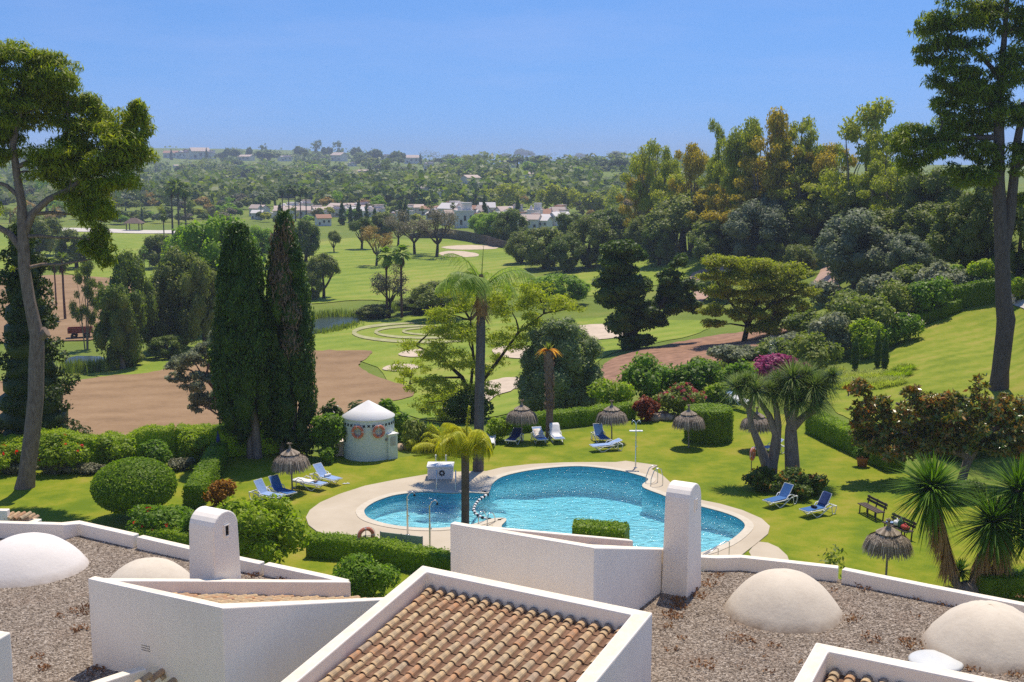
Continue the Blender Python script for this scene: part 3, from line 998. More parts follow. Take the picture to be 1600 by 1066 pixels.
def tile_field(house, origin, cdir, down, ncol, nrow, cstep, rstep, keep, limit=300, r0=0):
    "columns along cdir, courses running along the unit vector down (both 3D, in the plane of the roof)"
    cdir = cdir.normalized(); down = down.normalized()
    nz = cdir.cross(down).normalized()
    if nz.z < 0: nz = -nz
    yax = -down; xax = yax.cross(nz).normalized()
    R = Matrix((xax, yax, nz)).transposed()
    tilt = Matrix.Rotation(-0.055, 3, 'X')
    k = 0
    pan = Geo()
    for c in range(ncol):
        for r in range(nrow):
            p = origin + cdir * (c * cstep) + down * ((r + 1) * rstep)
            if not keep(p): continue
            if k >= limit: break
            jit = Matrix.Rotation(random.uniform(-0.045, 0.045), 3, 'Z') @ Matrix.Rotation(random.uniform(-0.03, 0.03), 3, 'Y')
            o = link("roof_tile", TILE, house)
            o.matrix_local = Matrix.Translation(p + nz * (0.022 + random.uniform(-0.004, 0.006)) + cdir * random.uniform(-0.008, 0.008) + down * random.uniform(-0.015, 0.015)) @ (R @ tilt @ jit).to_4x4() @ Matrix.Diagonal((random.uniform(0.95, 1.06), 1, random.uniform(0.92, 1.06), 1))
            k += 1
            # the pan between this column and the next: shallow trough, dark
            q = p + cdir * (cstep / 2)
            if keep(q):
                vv = []
                for yy in (0.0, 0.40):
                    for xx, zz in ((-0.085, 0.03), (-0.045, 0.0), (0.045, 0.0), (0.085, 0.03)):
                        w = q + cdir * xx - down * yy + nz * (zz + 0.008 - 0.02 * (yy / 0.4))
                        vv.append(tuple(w))
                pan.add(np.array(vv), np.array([(0, 1, 5, 4), (1, 2, 6, 5), (2, 3, 7, 6)]), 0)
    if pan.n:
        tag(build("pan_tiles", pan, M_pan, house), kind='stuff')
    return R, nz

def stones(house, P, z, n, avoid=()):
    P = np.asarray(P); x0, y0 = P.min(0); x1, y1 = P.max(0)
    q = np.stack([rng.uniform(x0, x1, n * 2), rng.uniform(y0, y1, n * 2)], 1)
    q = q[inside(P, q[:, 0], q[:, 1])]
    for c, r in avoid: q = q[np.hypot(q[:, 0] - c[0], q[:, 1] - c[1]) > r]
    q = q[:n]; k = len(q)
    base = np.array([(1, 0, 0), (-1, 0, 0), (0, 1, 0), (0, -1, 0), (0, 0, 1), (0, 0, -1)], float)
    fc = np.array([(0, 2, 4), (2, 1, 4), (1, 3, 4), (3, 0, 4)])
    s = rng.uniform(0.010, 0.024, k)
    ang = rng.uniform(0, 6.28, k)
    v = np.tile(base, (k, 1, 1)) * np.stack([s * rng.uniform(0.8, 1.5, k), s, s * rng.uniform(0.5, 0.9, k)], 1)[:, None, :]
    ca, sa = np.cos(ang)[:, None], np.sin(ang)[:, None]
    v = np.stack([v[..., 0] * ca - v[..., 1] * sa, v[..., 0] * sa + v[..., 1] * ca, v[..., 2]], -1)
    v += np.concatenate([q, np.full((k, 1), z + 0.008)], 1)[:, None, :]
    f = (np.arange(k)[:, None, None] * 6 + fc[None]).reshape(-1, 3)
    gg = Geo(); gg.add(v.reshape(-1, 3), f, 0)
    tag(build("gravel", gg, M_stone, house), kind='stuff')

def weeds(house, spots):
    gg = Geo()
    for px, py, z, r, n in spots:
        x, y = G(px, py, z)
        k = int(n * 0.4)
        a = rng.uniform(0, 6.28, k); rr = r * np.sqrt(rng.random(k))
        P = np.stack([x + rr * np.cos(a), y + rr * np.sin(a), z + rng.uniform(0.01, 0.09, k)], 1)
        N = rng.normal(size=(k, 3)); N[:, 2] += 0.4
        v, f = cards(P, N, 0.055, 2.0)
        gg.add(v, f, 0)
    tag(build("stonecrop", gg, M_weed, house), kind='stuff')

def dome(house, px, py, z, r, h, mat, wrinkle=0.0, seed=0):
    x, y = G(px, py, z)
    seg, rings = 48, 16
    vs, fs = [], []
    for i in range(rings + 1):
        th = math.pi / 2 * i / rings; q_ = 1 - i / rings
        for k in range(seg):
            ph = 2 * math.pi * k / seg
            w = 1 + 0.006 * math.sin(3 * ph + seed) * math.sin(2 * th + seed) + 0.003 * math.sin(7 * ph + 2.0 * th * 4 + seed)
            if wrinkle:
                w += wrinkle * (math.sin(11 * ph + 9 * th + 2 * math.sin(5 * th)) * math.sin(6 * th + ph) + 0.6 * math.sin(17 * ph - 13 * th))
            rr = r * q_ * w
            vs.append((rr * math.cos(ph), rr * math.sin(ph), h * 1.06 * (1 - q_ ** 2.35) * (1 + 0.6 * (w - 1))))
    for i in range(rings):
        for k in range(seg):
            fs.append((i * seg + k, i * seg + (k + 1) % seg, (i + 1) * seg + (k + 1) % seg, (i + 1) * seg + k))
    # short skirt into the gravel
    v = np.array(vs); sk = v[:seg].copy(); sk[:, 2] -= 0.15
    gg = Geo(); gg.add(v, np.array(fs), 0, True)
    gg.add(np.concatenate([v[:seg], sk]), np.array([(seg + k, seg + (k + 1) % seg, (k + 1) % seg, k) for k in range(seg)]), 0, True)
    return build("dome", gg, mat, house, loc=(x, y, z))

def chimney(house, c, z0, z1, wa, ws, hole, tap=0.16):
    "slab chimney with a barrel top; wa: width of the arched face, ws: depth between the arched faces"
    gg = Geo()
    prof = []
    top_r = wa * (1 - tap) / 2
    zs = z1 - top_r
    for k in range(13):
        a = math.pi * k / 12
        prof.append((top_r * math.cos(a), zs + top_r * math.sin(a)))
    prof = [(wa / 2, z0)] + [(wa / 2 - (wa / 2 - top_r) * t, z0 + (zs - z0) * t) for t in (0.35, 0.7)] + prof + [(-(wa / 2 - (wa / 2 - top_r) * t), z0 + (zs - z0) * t) for t in (0.7, 0.35)] + [(-wa / 2, z0)]
    m = len(prof)
    v = []
    for s in (1, -1):
        for (a, z) in prof:
            d = ws / 2 * (1 - tap * 0.6 * (z - z0) / (z1 - z0))
            p = Vector((c[0], c[1], 0)) + E1 * (s * d) + E2 * a
            v.append((p.x, p.y, z))
    f = [tuple(range(m)), tuple(reversed(range(m, 2 * m)))]
    for k in range(m - 1):
        f.append((k + 1, k, m + k, m + k + 1))
    gg.add(np.array(v), f, 0, False)
    me = gg.mesh("chimney", [M_wall])
    bm = bmesh.new(); bm.from_mesh(me)
    bmesh.ops.recalc_face_normals(bm, faces=bm.faces)
    es = [e for e in bm.edges if len(e.link_faces) == 2 and e.calc_face_angle(0) > 0.9]
    bmesh.ops.bevel(bm, geom=es, offset=0.035, segments=3, affect='EDGES', profile=0.5)
    bm.to_mesh(me); bm.free()
    o = link("chimney", me, house)
    # smoke opening: flat panel framed in stucco; the dark one paints in the shade inside
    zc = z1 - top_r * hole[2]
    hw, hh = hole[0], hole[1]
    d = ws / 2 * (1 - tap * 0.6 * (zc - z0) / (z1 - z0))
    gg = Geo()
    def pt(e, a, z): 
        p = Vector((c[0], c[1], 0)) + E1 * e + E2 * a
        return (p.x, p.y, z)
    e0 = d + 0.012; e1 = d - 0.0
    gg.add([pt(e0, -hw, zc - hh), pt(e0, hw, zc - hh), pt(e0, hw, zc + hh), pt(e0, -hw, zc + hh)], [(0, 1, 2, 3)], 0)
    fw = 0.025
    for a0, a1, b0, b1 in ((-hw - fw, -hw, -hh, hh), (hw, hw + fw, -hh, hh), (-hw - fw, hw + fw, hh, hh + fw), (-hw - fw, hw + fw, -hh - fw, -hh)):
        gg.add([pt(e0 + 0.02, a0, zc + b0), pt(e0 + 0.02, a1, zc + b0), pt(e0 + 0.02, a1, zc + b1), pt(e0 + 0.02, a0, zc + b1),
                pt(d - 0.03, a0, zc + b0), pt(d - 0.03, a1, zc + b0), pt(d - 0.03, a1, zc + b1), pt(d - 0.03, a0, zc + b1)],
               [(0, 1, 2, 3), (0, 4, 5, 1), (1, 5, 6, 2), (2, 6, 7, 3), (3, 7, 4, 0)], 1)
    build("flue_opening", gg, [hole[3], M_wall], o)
    return o

RZ = 6.5          # gravel level

def roof_mask(P):
    P = np.array([(p[0], p[1]) for p in P])
    return lambda q: bool(inside(P, np.array([q[0]]), np.array([q[1]]))[0])

# --- houses with a gravel roof, domes and a tiled monopitch behind a stepped wall
def gravel_house(root, P1, P2, P3, Qe, thin0, grav, zwall):
    M2 = [M_wall, M_cap]
    inn = (P2 - P1); inn.z = 0
    wall_strip("wall", [P1, P2, P3], 0.20, 2.0, root, M2, side=1)
    wall_strip("parapet", [thin0, Qe], 0.22, [RZ - 0.6, RZ - 1.6], root, M2, side=-1)
    poly_face("gravel_bed", [(x, y, RZ) for x, y in grav], M_gravel, root)
    return M2

# left house
hl = thing("house", "white house on the left whose gravel roof carries two domes and a slab chimney", "house", (0, 0, 0))
P1 = G3(137, 904, 8.42); P1 = G3(137, 904, 8.42)
P2 = G3(347, 950, 8.42)
P3 = P2 + E2 * 6.9 + Vector((0, 0, -2.03))
Q = G3(540, 906, 6.72)
grav = [G(-200, 1120, RZ), G(-200, 816, RZ), G(112, 823, RZ), G(215, 853, RZ), G(310, 875, RZ), G(420, 893, RZ), G(536, 915, RZ), (P1.x + 3.5, P1.y + 3.8), (P1.x + 0.1, P1.y + 0.1), (P1.x + 1.0, P1.y - 0.6), (P1.x + 2.4, P1.y - 4.2)]
M2 = gravel_house(hl, P1, P2, P3, Q, P1 + Vector((0.12, 0.1, -0.02)), grav, 2.0)
L_IN = P1 + Vector((0.2, 0.2, 0))
plane_n = E1.cross(Vector((E2.x, E2.y, -0.294)).normalized())
down = Vector((E2.x, E2.y, -0.294)).normalized()
keep = roof_mask([P1 + E1 * 0.15 + E2 * 0.62, P2 - E1 * 0.1 + E2 * 0.62, P3 - E1 * 0.02 + E2 * 0.1, Q + E1 * 0.2 + E2 * 0.3, P1 + E1 * 0.4 + E2 * 1.0])
tile_field(hl, P1 + Vector((0, 0, -0.30)) + E1 * 0.12, E1, down, 15, 20, 0.235, 0.345, keep, 300)
poly_face("roof", [P1 + Vector((0, 0, -0.34)), P2 + Vector((0, 0, -0.34)), P2 + down * 7.1 + Vector((0, 0, -0.34)), P1 + down * 7.1 + Vector((0, 0, -0.34))], M_pan, hl)
# outer gravel parapet in three lengths
def low_parapet(root, segs, side, z=6.86, th=0.24, zb=2.0):
    for s in segs:
        wall_strip("parapet", [G3(px, py, zz) for px, py, zz in s], th, zb, root, M2, side=side)
low_parapet(hl, [[(-200, 812, 6.95), (98, 820, 6.95), (122, 818, 6.86), (207, 837, 6.86)]], 1)
low_parapet(hl, [[(213, 839, 6.84), (300, 859, 6.82), (404, 881, 6.82)]], 1)
low_parapet(hl, [[(411, 882, 6.80), (500, 901, 6.80), (538, 910, 6.76)]], 1)
dome(hl, 45, 888, RZ, 1.50, 0.84, M_dome, 0, 1)
dome(hl, 233, 920, RZ, 1.20, 0.70, M_dome_old, 0, 2)
cpos = G3(337, 912, 7.35)
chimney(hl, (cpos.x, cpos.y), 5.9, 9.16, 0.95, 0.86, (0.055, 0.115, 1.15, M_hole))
stones(hl, grav, RZ, 12000, [((G(45, 888, RZ)), 1.5), ((G(233, 920, RZ)), 1.2)])
weeds(hl, [(128, 955, RZ, 0.35, 260), (125, 985, RZ, 0.2, 120), (60, 1028, RZ, 0.15, 60), (66, 1045, RZ, 0.18, 80), (90, 965, RZ, 0.15, 40), (150, 1050, RZ, 0.2, 80), (450, 905, RZ, 0.3, 120), (395, 902, RZ, 0.2, 80), (490, 908, RZ, 0.3, 80)])
# ventilation grille on the shaded wall
def on_wall(a, b, px, py, out=0.004):
    "point on the upright wall plane through a and b seen at a photo pixel, pushed out towards the camera"
    d = (b - a); d.z = 0; d.normalize(); n = Vector((d.y, -d.x, 0))
    dx, dy, dz = [float(q) for q in ray(px, py)]
    r = Vector((dx, dy, dz)); c = Vector((0, 0, H))
    t = (a - c).dot(n) / r.dot(n)
    p = c + r * t
    if n.dot(c - p) < 0: n = -n
    return p + n * out, d, n
pv, dv, nv = on_wall(P1, P2, 228, 1013, 0.0)
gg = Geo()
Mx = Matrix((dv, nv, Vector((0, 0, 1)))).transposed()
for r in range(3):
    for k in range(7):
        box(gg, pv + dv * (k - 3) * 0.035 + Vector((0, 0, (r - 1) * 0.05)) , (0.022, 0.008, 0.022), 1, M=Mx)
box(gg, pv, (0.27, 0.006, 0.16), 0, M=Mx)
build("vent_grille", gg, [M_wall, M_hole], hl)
# low walls and tiles at the lower edge of the view
wall_strip("parapet", [G3(120, 1072, 6.9), G3(190, 1049, 6.9), G3(222, 1040, 6.9)], 0.22, 4.0, hl, M2, side=-1)
po, dd, nn = on_wall(P1, P2, 208, 1050, 0.0)
for k, (px, py) in enumerate([(212, 1066), (232, 1060), (248, 1056), (262, 1066)]):
    o = link("roof_tile", TILE, hl)
    p = G3(px, py + 6, 6.75 - 0.05 * k)
    nz = Vector((0.1, -0.25, 0.96)).normalized(); yax = Vector((0.45, 0.85, 0.2)); yax = (yax - nz * yax.dot(nz)).normalized()
    o.matrix_local = Matrix.Translation(p) @ Matrix((yax.cross(nz), yax, nz)).transposed().to_4x4()

# right house
hr = thing("house", "white house on the right whose gravel roof carries two weathered domes beside the tall chimney", "house", (0, 0, 0))
R1 = G3(703, 818, 8.75); R2 = G3(928, 856, 8.75)
R3 = R2 + E2 * 7.2 + Vector((0, 0, -2.12))
RQ = G3(980, 842, 6.95)
wc = G3(1158, 871, 6.86)
gravr = [(R2.x - 0.2, R2.y - 0.2), (R2.x + 1.6, R2.y + 3.2), G(1098, 893, RZ), G(1158, 876, RZ), G(1310, 905, RZ), G(1620, 968, RZ), G(1760, 1000, RZ), G(1760, 1140, RZ), G(960, 1140, RZ)]
wall_strip("wall", [R1, R2, R2 + E2 * 4.6 + Vector((0, 0, -1.352))], 0.20, 2.0, hr, M2, side=1)
wall_strip("parapet", [R1 + Vector((0.12, 0.1, -0.02)), RQ], 0.22, [RZ - 0.6, RZ - 1.6], hr, M2, side=-1)
poly_face("gravel_bed", [(x, y, RZ) for x, y in gravr], M_gravel, hr)
keep = roof_mask([R1 + E1 * 0.15 + E2 * 0.62, R2 - E1 * 0.1 + E2 * 0.62, R3 - E1 * 0.02 + E2 * 0.1, RQ + E1 * 0.2 + E2 * 0.3, R1 + E1 * 0.4 + E2 * 1.0])
tile_field(hr, R1 + Vector((0, 0, -0.30)) + E1 * 0.12, E1, down, 15, 20, 0.235, 0.345, keep, 300)
poly_face("roof", [R1 + Vector((0, 0, -0.34)), R2 + Vector((0, 0, -0.34)), R2 + down * 7.1 + Vector((0, 0, -0.34)), R1 + down * 7.1 + Vector((0, 0, -0.34))], M_pan, hr)
cb = G3(1075, 934, RZ)
cc = Vector((cb.x, cb.y, 0)) - E1 * 0.36 + E2 * 0.46
chimney(hr, (cc.x, cc.y), 6.2, 9.27, 0.98, 0.70, (0.05, 0.13, 1.3, M_wall))
low_parapet(hr, [[(1040, 868, 6.86), (1120, 872, 6.86), (1158, 871, 6.86), (1240, 880, 6.86), (1309, 888, 6.86)]], 1)
low_parapet(hr, [[(1315, 890, 6.86), (1450, 917, 6.86), (1620, 950, 6.86), (1800, 985, 6.86)]], 1)
dome(hr, 1224, 955, RZ, 1.40, 0.92, M_dome_old, 0, 3)
dome(hr, 1545, 1012, RZ, 1.42, 0.93, M_dome_old, 0.011, 5)
stones(hr, gravr, RZ, 16000, [((G(1224, 955, RZ)), 1.4), ((G(1545, 1012, RZ)), 1.42)])
ws = [(1062, 948, RZ, 0.25, 200), (1050, 962, RZ, 0.3, 200), (1095, 932, RZ, 0.25, 120), (1060, 938, RZ, 0.2, 120), (1110, 915, RZ, 0.22, 120), (1155, 1000, RZ, 0.3, 160), (1100, 1040, RZ, 0.3, 140), (1045, 980, RZ, 0.15, 60), (1362, 1000, RZ, 0.25, 120),
      (1425, 1008, RZ, 0.3, 140), (1415, 1004, RZ, 0.2, 100), (1320, 970, RZ, 0.2, 60), (1335, 965, RZ, 0.2, 70), (1590, 1052, RZ, 0.3, 160), (1520, 1046, RZ, 0.2, 90), (1210, 1010, RZ, 0.15, 60), (1120, 900, RZ, 0.2, 60), (1480, 945, RZ, 0.25, 70), (1395, 918, RZ, 0.3, 70), (1345, 920, RZ, 0.3, 70)]
for k in range(40):
    ws.append((random.uniform(1030, 1600), random.uniform(915, 1060), RZ, random.uniform(0.05, 0.16), random.randint(10, 40)))
weeds(hr, ws)
# round pale lid lying on the gravel
gg = Geo(); x, y = G(1462, 1036, RZ)
lathe(gg, [(0.0, 0.10), (0.28, 0.09), (0.52, 0.05), (0.56, 0.02), (0.56, -0.02)], 28, 0, (x, y, RZ + 0.03))
tag(build("roof_hatch", gg, simple("pale_plastic", (0.62, 0.62, 0.58), 0.4, 0.4, 0, 0.05)), "round pale dish lying on the gravel in front of the wrinkled dome", "hatch")

# --- houses with a framed tile roof falling towards the camera
def framed_house(root, A, B, C_px, slope, length, ncol, nrow, limit):
    d = (B - A); W = d.length; d.normalize()
    dn = Vector((d.y, -d.x, 0))
    dn3 = Vector((dn.x, dn.y, -slope)).normalized()
    L = length
    C = A + dn3 * L; D = B + dn3 * L
    th = 0.33
    # frame: outer corners C, A, B, D
    wall_strip("wall", [C, A, B, D], th, 1.5, root, M2, side=-1, bev=0.03)
    ins = 0.36
    o = A + d * (th + 0.02) + dn3 * (th + 0.02) + Vector((0, 0, -0.33))
    poly_face("roof", [A + d * 0.2 + Vector((0, 0, -0.37)), B - d * 0.2 + Vector((0, 0, -0.37)), D - d * 0.2 + Vector((0, 0, -0.37)), C + d * 0.2 + Vector((0, 0, -0.37))], M_pan, root)
    step = (W - 2 * th - 0.06) / ncol
    R, nz = tile_field(root, o + d * (step / 2), d, dn3, ncol, nrow, step, 0.335, lambda p: True, limit)
    # stub tiles bedded in mortar against the top wall
    for c in range(ncol):
        p = o + d * (step * (c + 0.5)) + dn3 * 0.20
        t = link("roof_tile", TILE_R, root)
        t.matrix_local = Matrix.Translation(p + nz * 0.035) @ (R @ Matrix.Rotation(-0.1, 3, 'X')).to_4x4()
        gg = Geo(); ellipsoid(gg, (0, 0, 0), (0.105, 0.05, 0.115), 9, 5, 0, 0.12)
        m = build("mortar", gg, M_grey, root)
        m.matrix_local = Matrix.Translation(p + nz * 0.03 - dn3 * 0.165) @ R.to_4x4()

hc = thing("house", "white house in front whose tiled roof lies open inside a broad white rim", "house", (0, 0, 0))
A = G3(660, 883, 8.0); B = G3(1020, 957, 8.0)
dAB = (B - A).normalized()
rc = Vector([float(q) for q in ray(437, 1066)]); c0 = Vector((0, 0, H))
t = (A - c0).dot(dAB) / rc.dot(dAB)
Cc = c0 + rc * t
fall = A.z - Cc.z; run = math.hypot(Cc.x - A.x, Cc.y - A.y)
SLOPE = fall / run
print("SLOPE", SLOPE, "run", run, "AB", (B - A).length)
framed_house(hc, A, B, None, SLOPE, 6.4, 17, 17, 290)
# orange lichen tuft on the tiles
gg = Geo(); p = G3(680, 1017, 7.2)
cloud(gg, [(0, 0, 0)], [0.055], 60, 0.035, 0.3)
tag(build("lichen", gg, leafmat("orange_lichen", [(0.5, 0.13, 0.01), (0.7, 0.25, 0.03)], 0.1), hc, loc=p))

hb = thing("house", "corner of a white rimmed tiled roof at the lower right in front of the domes", "house", (0, 0, 0))
A2 = G3(1275, 1003, 8.0); B2 = A2 + dAB * (B - A).length
framed_house(hb, A2, B2, None, SLOPE, 4.5, 17, 6, 200)

# wall corner at the lower left, and a sliver of tiled roof beyond the left parapet
he = thing("house", "shaded white wall corner cut by the lower left edge of the picture", "house", (0, 0, 0))
c1 = G3(17, 988, 8.3)
wall_strip("wall", [c1 + Vector((-3.2, 1.2, 0)), c1, c1 + Vector((-2.0, -3.6, -0.6))], 0.3, 3.0, he, M2, side=-1)
hf = thing("house", "sliver of a neighbouring tiled roof with a white stub beyond the left parapet", "house", (0, 0, 0))
pA = G3(-60, 806, 6.0)
for r in range(3):
    for k in range(9):
        px = -40 + k * 9 + r * 6; py = 812 + r * 2.6 - k * 0.1
        o = link("roof_tile", TILE, hf)
        p = G3(px, py, 5.7 - r * 0.12)
        nz = Vector((0.0, -0.3, 0.95)).normalized(); yax = Vector((0.5, 0.866, 0.2)); yax = (yax - nz * yax.dot(nz)).normalized()
        o.matrix_local = Matrix.Translation(p) @ Matrix((yax.cross(nz), yax, nz)).transposed().to_4x4()
a_, b_ = G3(-80, 797, 6.0), G3(10, 798, 6.0)
wall_strip("wall", [a_, b_], 0.25, 2.0, hf, M2, side=1)
a_, b_ = G3(-80, 813, 5.55), G3(50, 819, 5.55)
wall_strip("wall", [a_, b_], 0.6, 2.0, hf, M2, side=1)
# ------------------------------------------------------------------ the tall white house the photograph is taken from, unseen behind the camera, added to bounce warm light onto the walls
gg = Geo()
box(gg, (0, -9.5, 11.5), (90, 14.0, 23.0))
o = build("building", gg, [M_wall]); tag(o, kind='structure')
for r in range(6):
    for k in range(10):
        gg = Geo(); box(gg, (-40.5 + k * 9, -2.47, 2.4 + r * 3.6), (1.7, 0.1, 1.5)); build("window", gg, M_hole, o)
# ------------------------------------------------------------------ materials of the things by the pool
M_steel = simple("stainless_steel", (0.62, 0.62, 0.61), 0.25, 0.5, 0.9, 0.08, 8)
M_white = simple("white_plastic", (0.80, 0.79, 0.76), 0.45, 0.4, 0, 0.05, 6)
M_lblue = simple("light_blue_sling", (0.26, 0.37, 0.58), 0.8, 0.2, 0, 0.12, 9)
M_blue = simple("blue_sling", (0.05, 0.14, 0.34), 0.8, 0.2, 0, 0.15, 9)
M_navy = simple("navy_sling", (0.030, 0.055, 0.16), 0.85, 0.2, 0, 0.15, 9)
M_wsling = simple("white_sling", (0.74, 0.73, 0.70), 0.8, 0.2, 0, 0.08, 9)
M_towel = simple("white_towel", (0.78, 0.76, 0.73), 0.95, 0.1, 0, 0.08, 12, 0.4)
M_thatch, nt, out = newmat("dry_thatch")
ge = nt.nodes.new('ShaderNodeNewGeometry')
bsdf(nt, out, ramp(nt, ge.outputs['Random Per Island'], [(0.0, (0.12, 0.092, 0.066)), (0.4, (0.26, 0.205, 0.15)), (0.75, (0.40, 0.325, 0.245)), (1.0, (0.56, 0.46, 0.35))]), 0.9, 0.1)
M_pole = simple("grey_wood", (0.27, 0.24, 0.21), 0.85, 0.15, 0, 0.25, 10)
M_wood = simple("dark_bench_wood", (0.085, 0.06, 0.05), 0.7, 0.25, 0, 0.3, 12)
M_hut = stucco("hut_plaster", (0.66, 0.72, 0.665), (0.55, 0.62, 0.56), 1.2, 0.15, 0.3)
M_hutroof = stucco("hut_roof_plaster", (0.82, 0.79, 0.74), (0.66, 0.61, 0.55), 2.0, 0.2, 0.3)
M_black = simple("black_paint", (0.012, 0.012, 0.014), 0.7)
M_ring = simple("faded_orange_ring", (0.62, 0.20, 0.12), 0.7, 0.2, 0, 0.15, 10)
M_ringb = simple("pale_ring_band", (0.62, 0.44, 0.38), 0.7, 0.2, 0, 0.1, 10)
M_terra = simple("terracotta_pot", (0.40, 0.16, 0.08), 0.85, 0.15, 0, 0.2, 10)
M_glass, nt, out = newmat("green_screen_panel")
f = noise(nt, coords(nt), 1.5, 4)
bsdf(nt, out, ramp(nt, f, [(0.3, (0.23, 0.31, 0.25)), (0.7, (0.31, 0.39, 0.32))]), 0.35, 0.4)

def ring_M(loc, face, tilt=0.0):
    "matrix placing a ring lying in XY upright, facing the horizontal direction face"
    f = Vector((face[0], face[1], 0)).normalized(); r = Vector((-f.y, f.x, 0))
    return Matrix.Translation(loc) @ Matrix((r, Vector((0, 0, 1)), f)).transposed().to_4x4()

def life_ring(label, loc, face, post=None, R=0.31, group=None):
    t = thing("life_ring", label, "life ring", loc, 0, group)
    M = ring_M((0, 0, 0), face)
    gg = Geo(); torus(gg, R, 0.085, 28, 8, lambda k: 1 if (k % 7) in (0,) else 0, M)
    build("ring", gg, [M_ring, M_ringb], t)
    gg = Geo()
    for k in range(24):
        a0, a1 = k * math.pi / 12, (k + 1) * math.pi / 12
        r_ = lambda a: R + 0.09 + 0.03 * abs(math.sin(2 * a))
        tube(gg, [M @ Vector((r_(a0) * math.cos(a0), r_(a0) * math.sin(a0), 0.02)), M @ Vector((r_(a1) * math.cos(a1), r_(a1) * math.sin(a1), 0.02))], 0.010, 5, 0, False)
    build("grab_rope", gg, M_white, t)
    gg = Geo()
    tube(gg, [M @ Vector((0, -R, -0.02)), M @ Vector((0, R, -0.02))], 0.014, 5)
    tube(gg, [M @ Vector((-R, 0, -0.02)), M @ Vector((R, 0, -0.02))], 0.014, 5)
    build("hanger", gg, M_steel if post is None else M_pole, t)
    if post:
        gg = Geo(); tube(gg, [M @ Vector((0, 0.05, -0.05)), M @ Vector((0, -post, -0.05))], 0.028, 7)
        build("post", gg, M_pole, t)
    return t

# ------------------------------------------------------------------ parasols
def make_parasol(label, group):
    t = thing("thatched_parasol", label, "parasol", (0, 0, 0), 0, group)
    gg = Geo(); tube(gg, [(0, 0, -0.05), (0.01, 0, 1.2), (0, 0, 2.5)], [0.045, 0.042, 0.04], 8)
    build("pole", gg, M_pole, t)
    gg = Geo()
    def skirt(n, z0, r0, z1, r1, L, w, droop):
        a = rng.uniform(0, 2 * math.pi, n); u = rng.random(n) ** 0.8
        z = z0 + (z1 - z0) * u; r = r0 + (r1 - r0) * u + rng.normal(size=n) * 0.012
        base = np.stack([r * np.cos(a), r * np.sin(a), z + rng.normal(size=n) * 0.012], 1)
        sl = 0.9 - 0.25 * u
        d = np.stack([np.cos(a) * sl, np.sin(a) * sl, -np.sqrt(1 - sl ** 2)], 1) + rng.normal(size=(n, 3)) * 0.05
        side = np.stack([-np.sin(a), np.cos(a), np.zeros(n)], 1)
        blades(gg, base, d, L * rng.uniform(0.7, 1.15, n), w, droop, 0, 3, lambda q: 1 - 0.6 * q, side)
    skirt(1500, 2.22, 0.12, 1.90, 0.74, 0.42, 0.05, 0.55)
    skirt(900, 1.96, 0.60, 1.86, 0.82, 0.34, 0.045, 0.95)
    build("thatch", gg, M_thatch, t)
    gg = Geo()
    lathe(gg, [(0.06, 2.36), (0.20, 2.28), (0.47, 2.115), (0.465, 2.085), (0.1, 2.2)], 24)
    n = 360
    a = rng.uniform(0, 2 * math.pi, n)
    base = np.stack([0.07 * np.cos(a), 0.07 * np.sin(a), np.full(n, 2.37)], 1)
    d = np.stack([np.cos(a) * 0.88, np.sin(a) * 0.88, np.full(n, -0.47)], 1)
    blades(gg, base, d, rng.uniform(0.38, 0.5, n), 0.05, 0.06, 0, 2, lambda q: 0.4 + 0.6 * q, np.stack([-np.sin(a), np.cos(a), np.zeros(n)], 1))
    build("thatch_cap", gg, M_thatch, t)
    gg = Geo()
    tube(gg, [(0, 0, 2.3), (0, 0, 2.55), (0.01, 0, 2.62)], [0.085, 0.05, 0.06], 8)
    n = 140
    a = rng.uniform(0, 2 * math.pi, n)
    base = np.stack([0.03 * np.cos(a), 0.03 * np.sin(a), np.full(n, 2.56)], 1)
    d = np.stack([np.cos(a) * 0.4, np.sin(a) * 0.4, rng.uniform(0.3, 1, n)], 1); d /= np.linalg.norm(d, axis=1, keepdims=True)
    blades(gg, base, d, rng.uniform(0.12, 0.25, n), 0.03, 0.3, 0, 2)
    build("finial", gg, M_thatch, t)
    gg = Geo()
    for k in range(8):
        a = k * math.pi / 4
        tube(gg, [(0, 0, 2.2), (0.92 * math.cos(a), 0.92 * math.sin(a), 1.72)], 0.02, 5)
    build("ribs", gg, M_pole, t)
    return t

par = make_parasol("thatched parasol by the two pairs of loungers left of the pool", "thatched parasols on the lawn")
PARA = [(457, 769, "thatched parasol by the two pairs of loungers left of the pool"),
        (815, 691, "thatched parasol beside the navy lounger in front of the long hedge"),
        (956, 692, "thatched parasol behind the side-on lounger near the far edge of the pool"),
        (1076, 700, "thatched parasol standing alone in front of the rounded hedge block"),
        (1181, 704, "thatched parasol half hidden behind the stems of the dragon tree"),
        (1384, 908, "thatched parasol nearest the roof, beyond the gap in the parapet")]
for k, (px, py, lab) in enumerate(PARA):
    x, y = G(px, py)
    if k == 0:
        par.location = (x, y, 0); par.rotation_euler = (0.02, -0.03, 0.3)
    else:
        c = copy_tree(par, (x, y, 0), k * 1.1, lab, "thatched parasols on the lawn")
        c.rotation_euler = (random.uniform(-0.02, 0.02), random.uniform(-0.02, 0.02), k * 1.1)

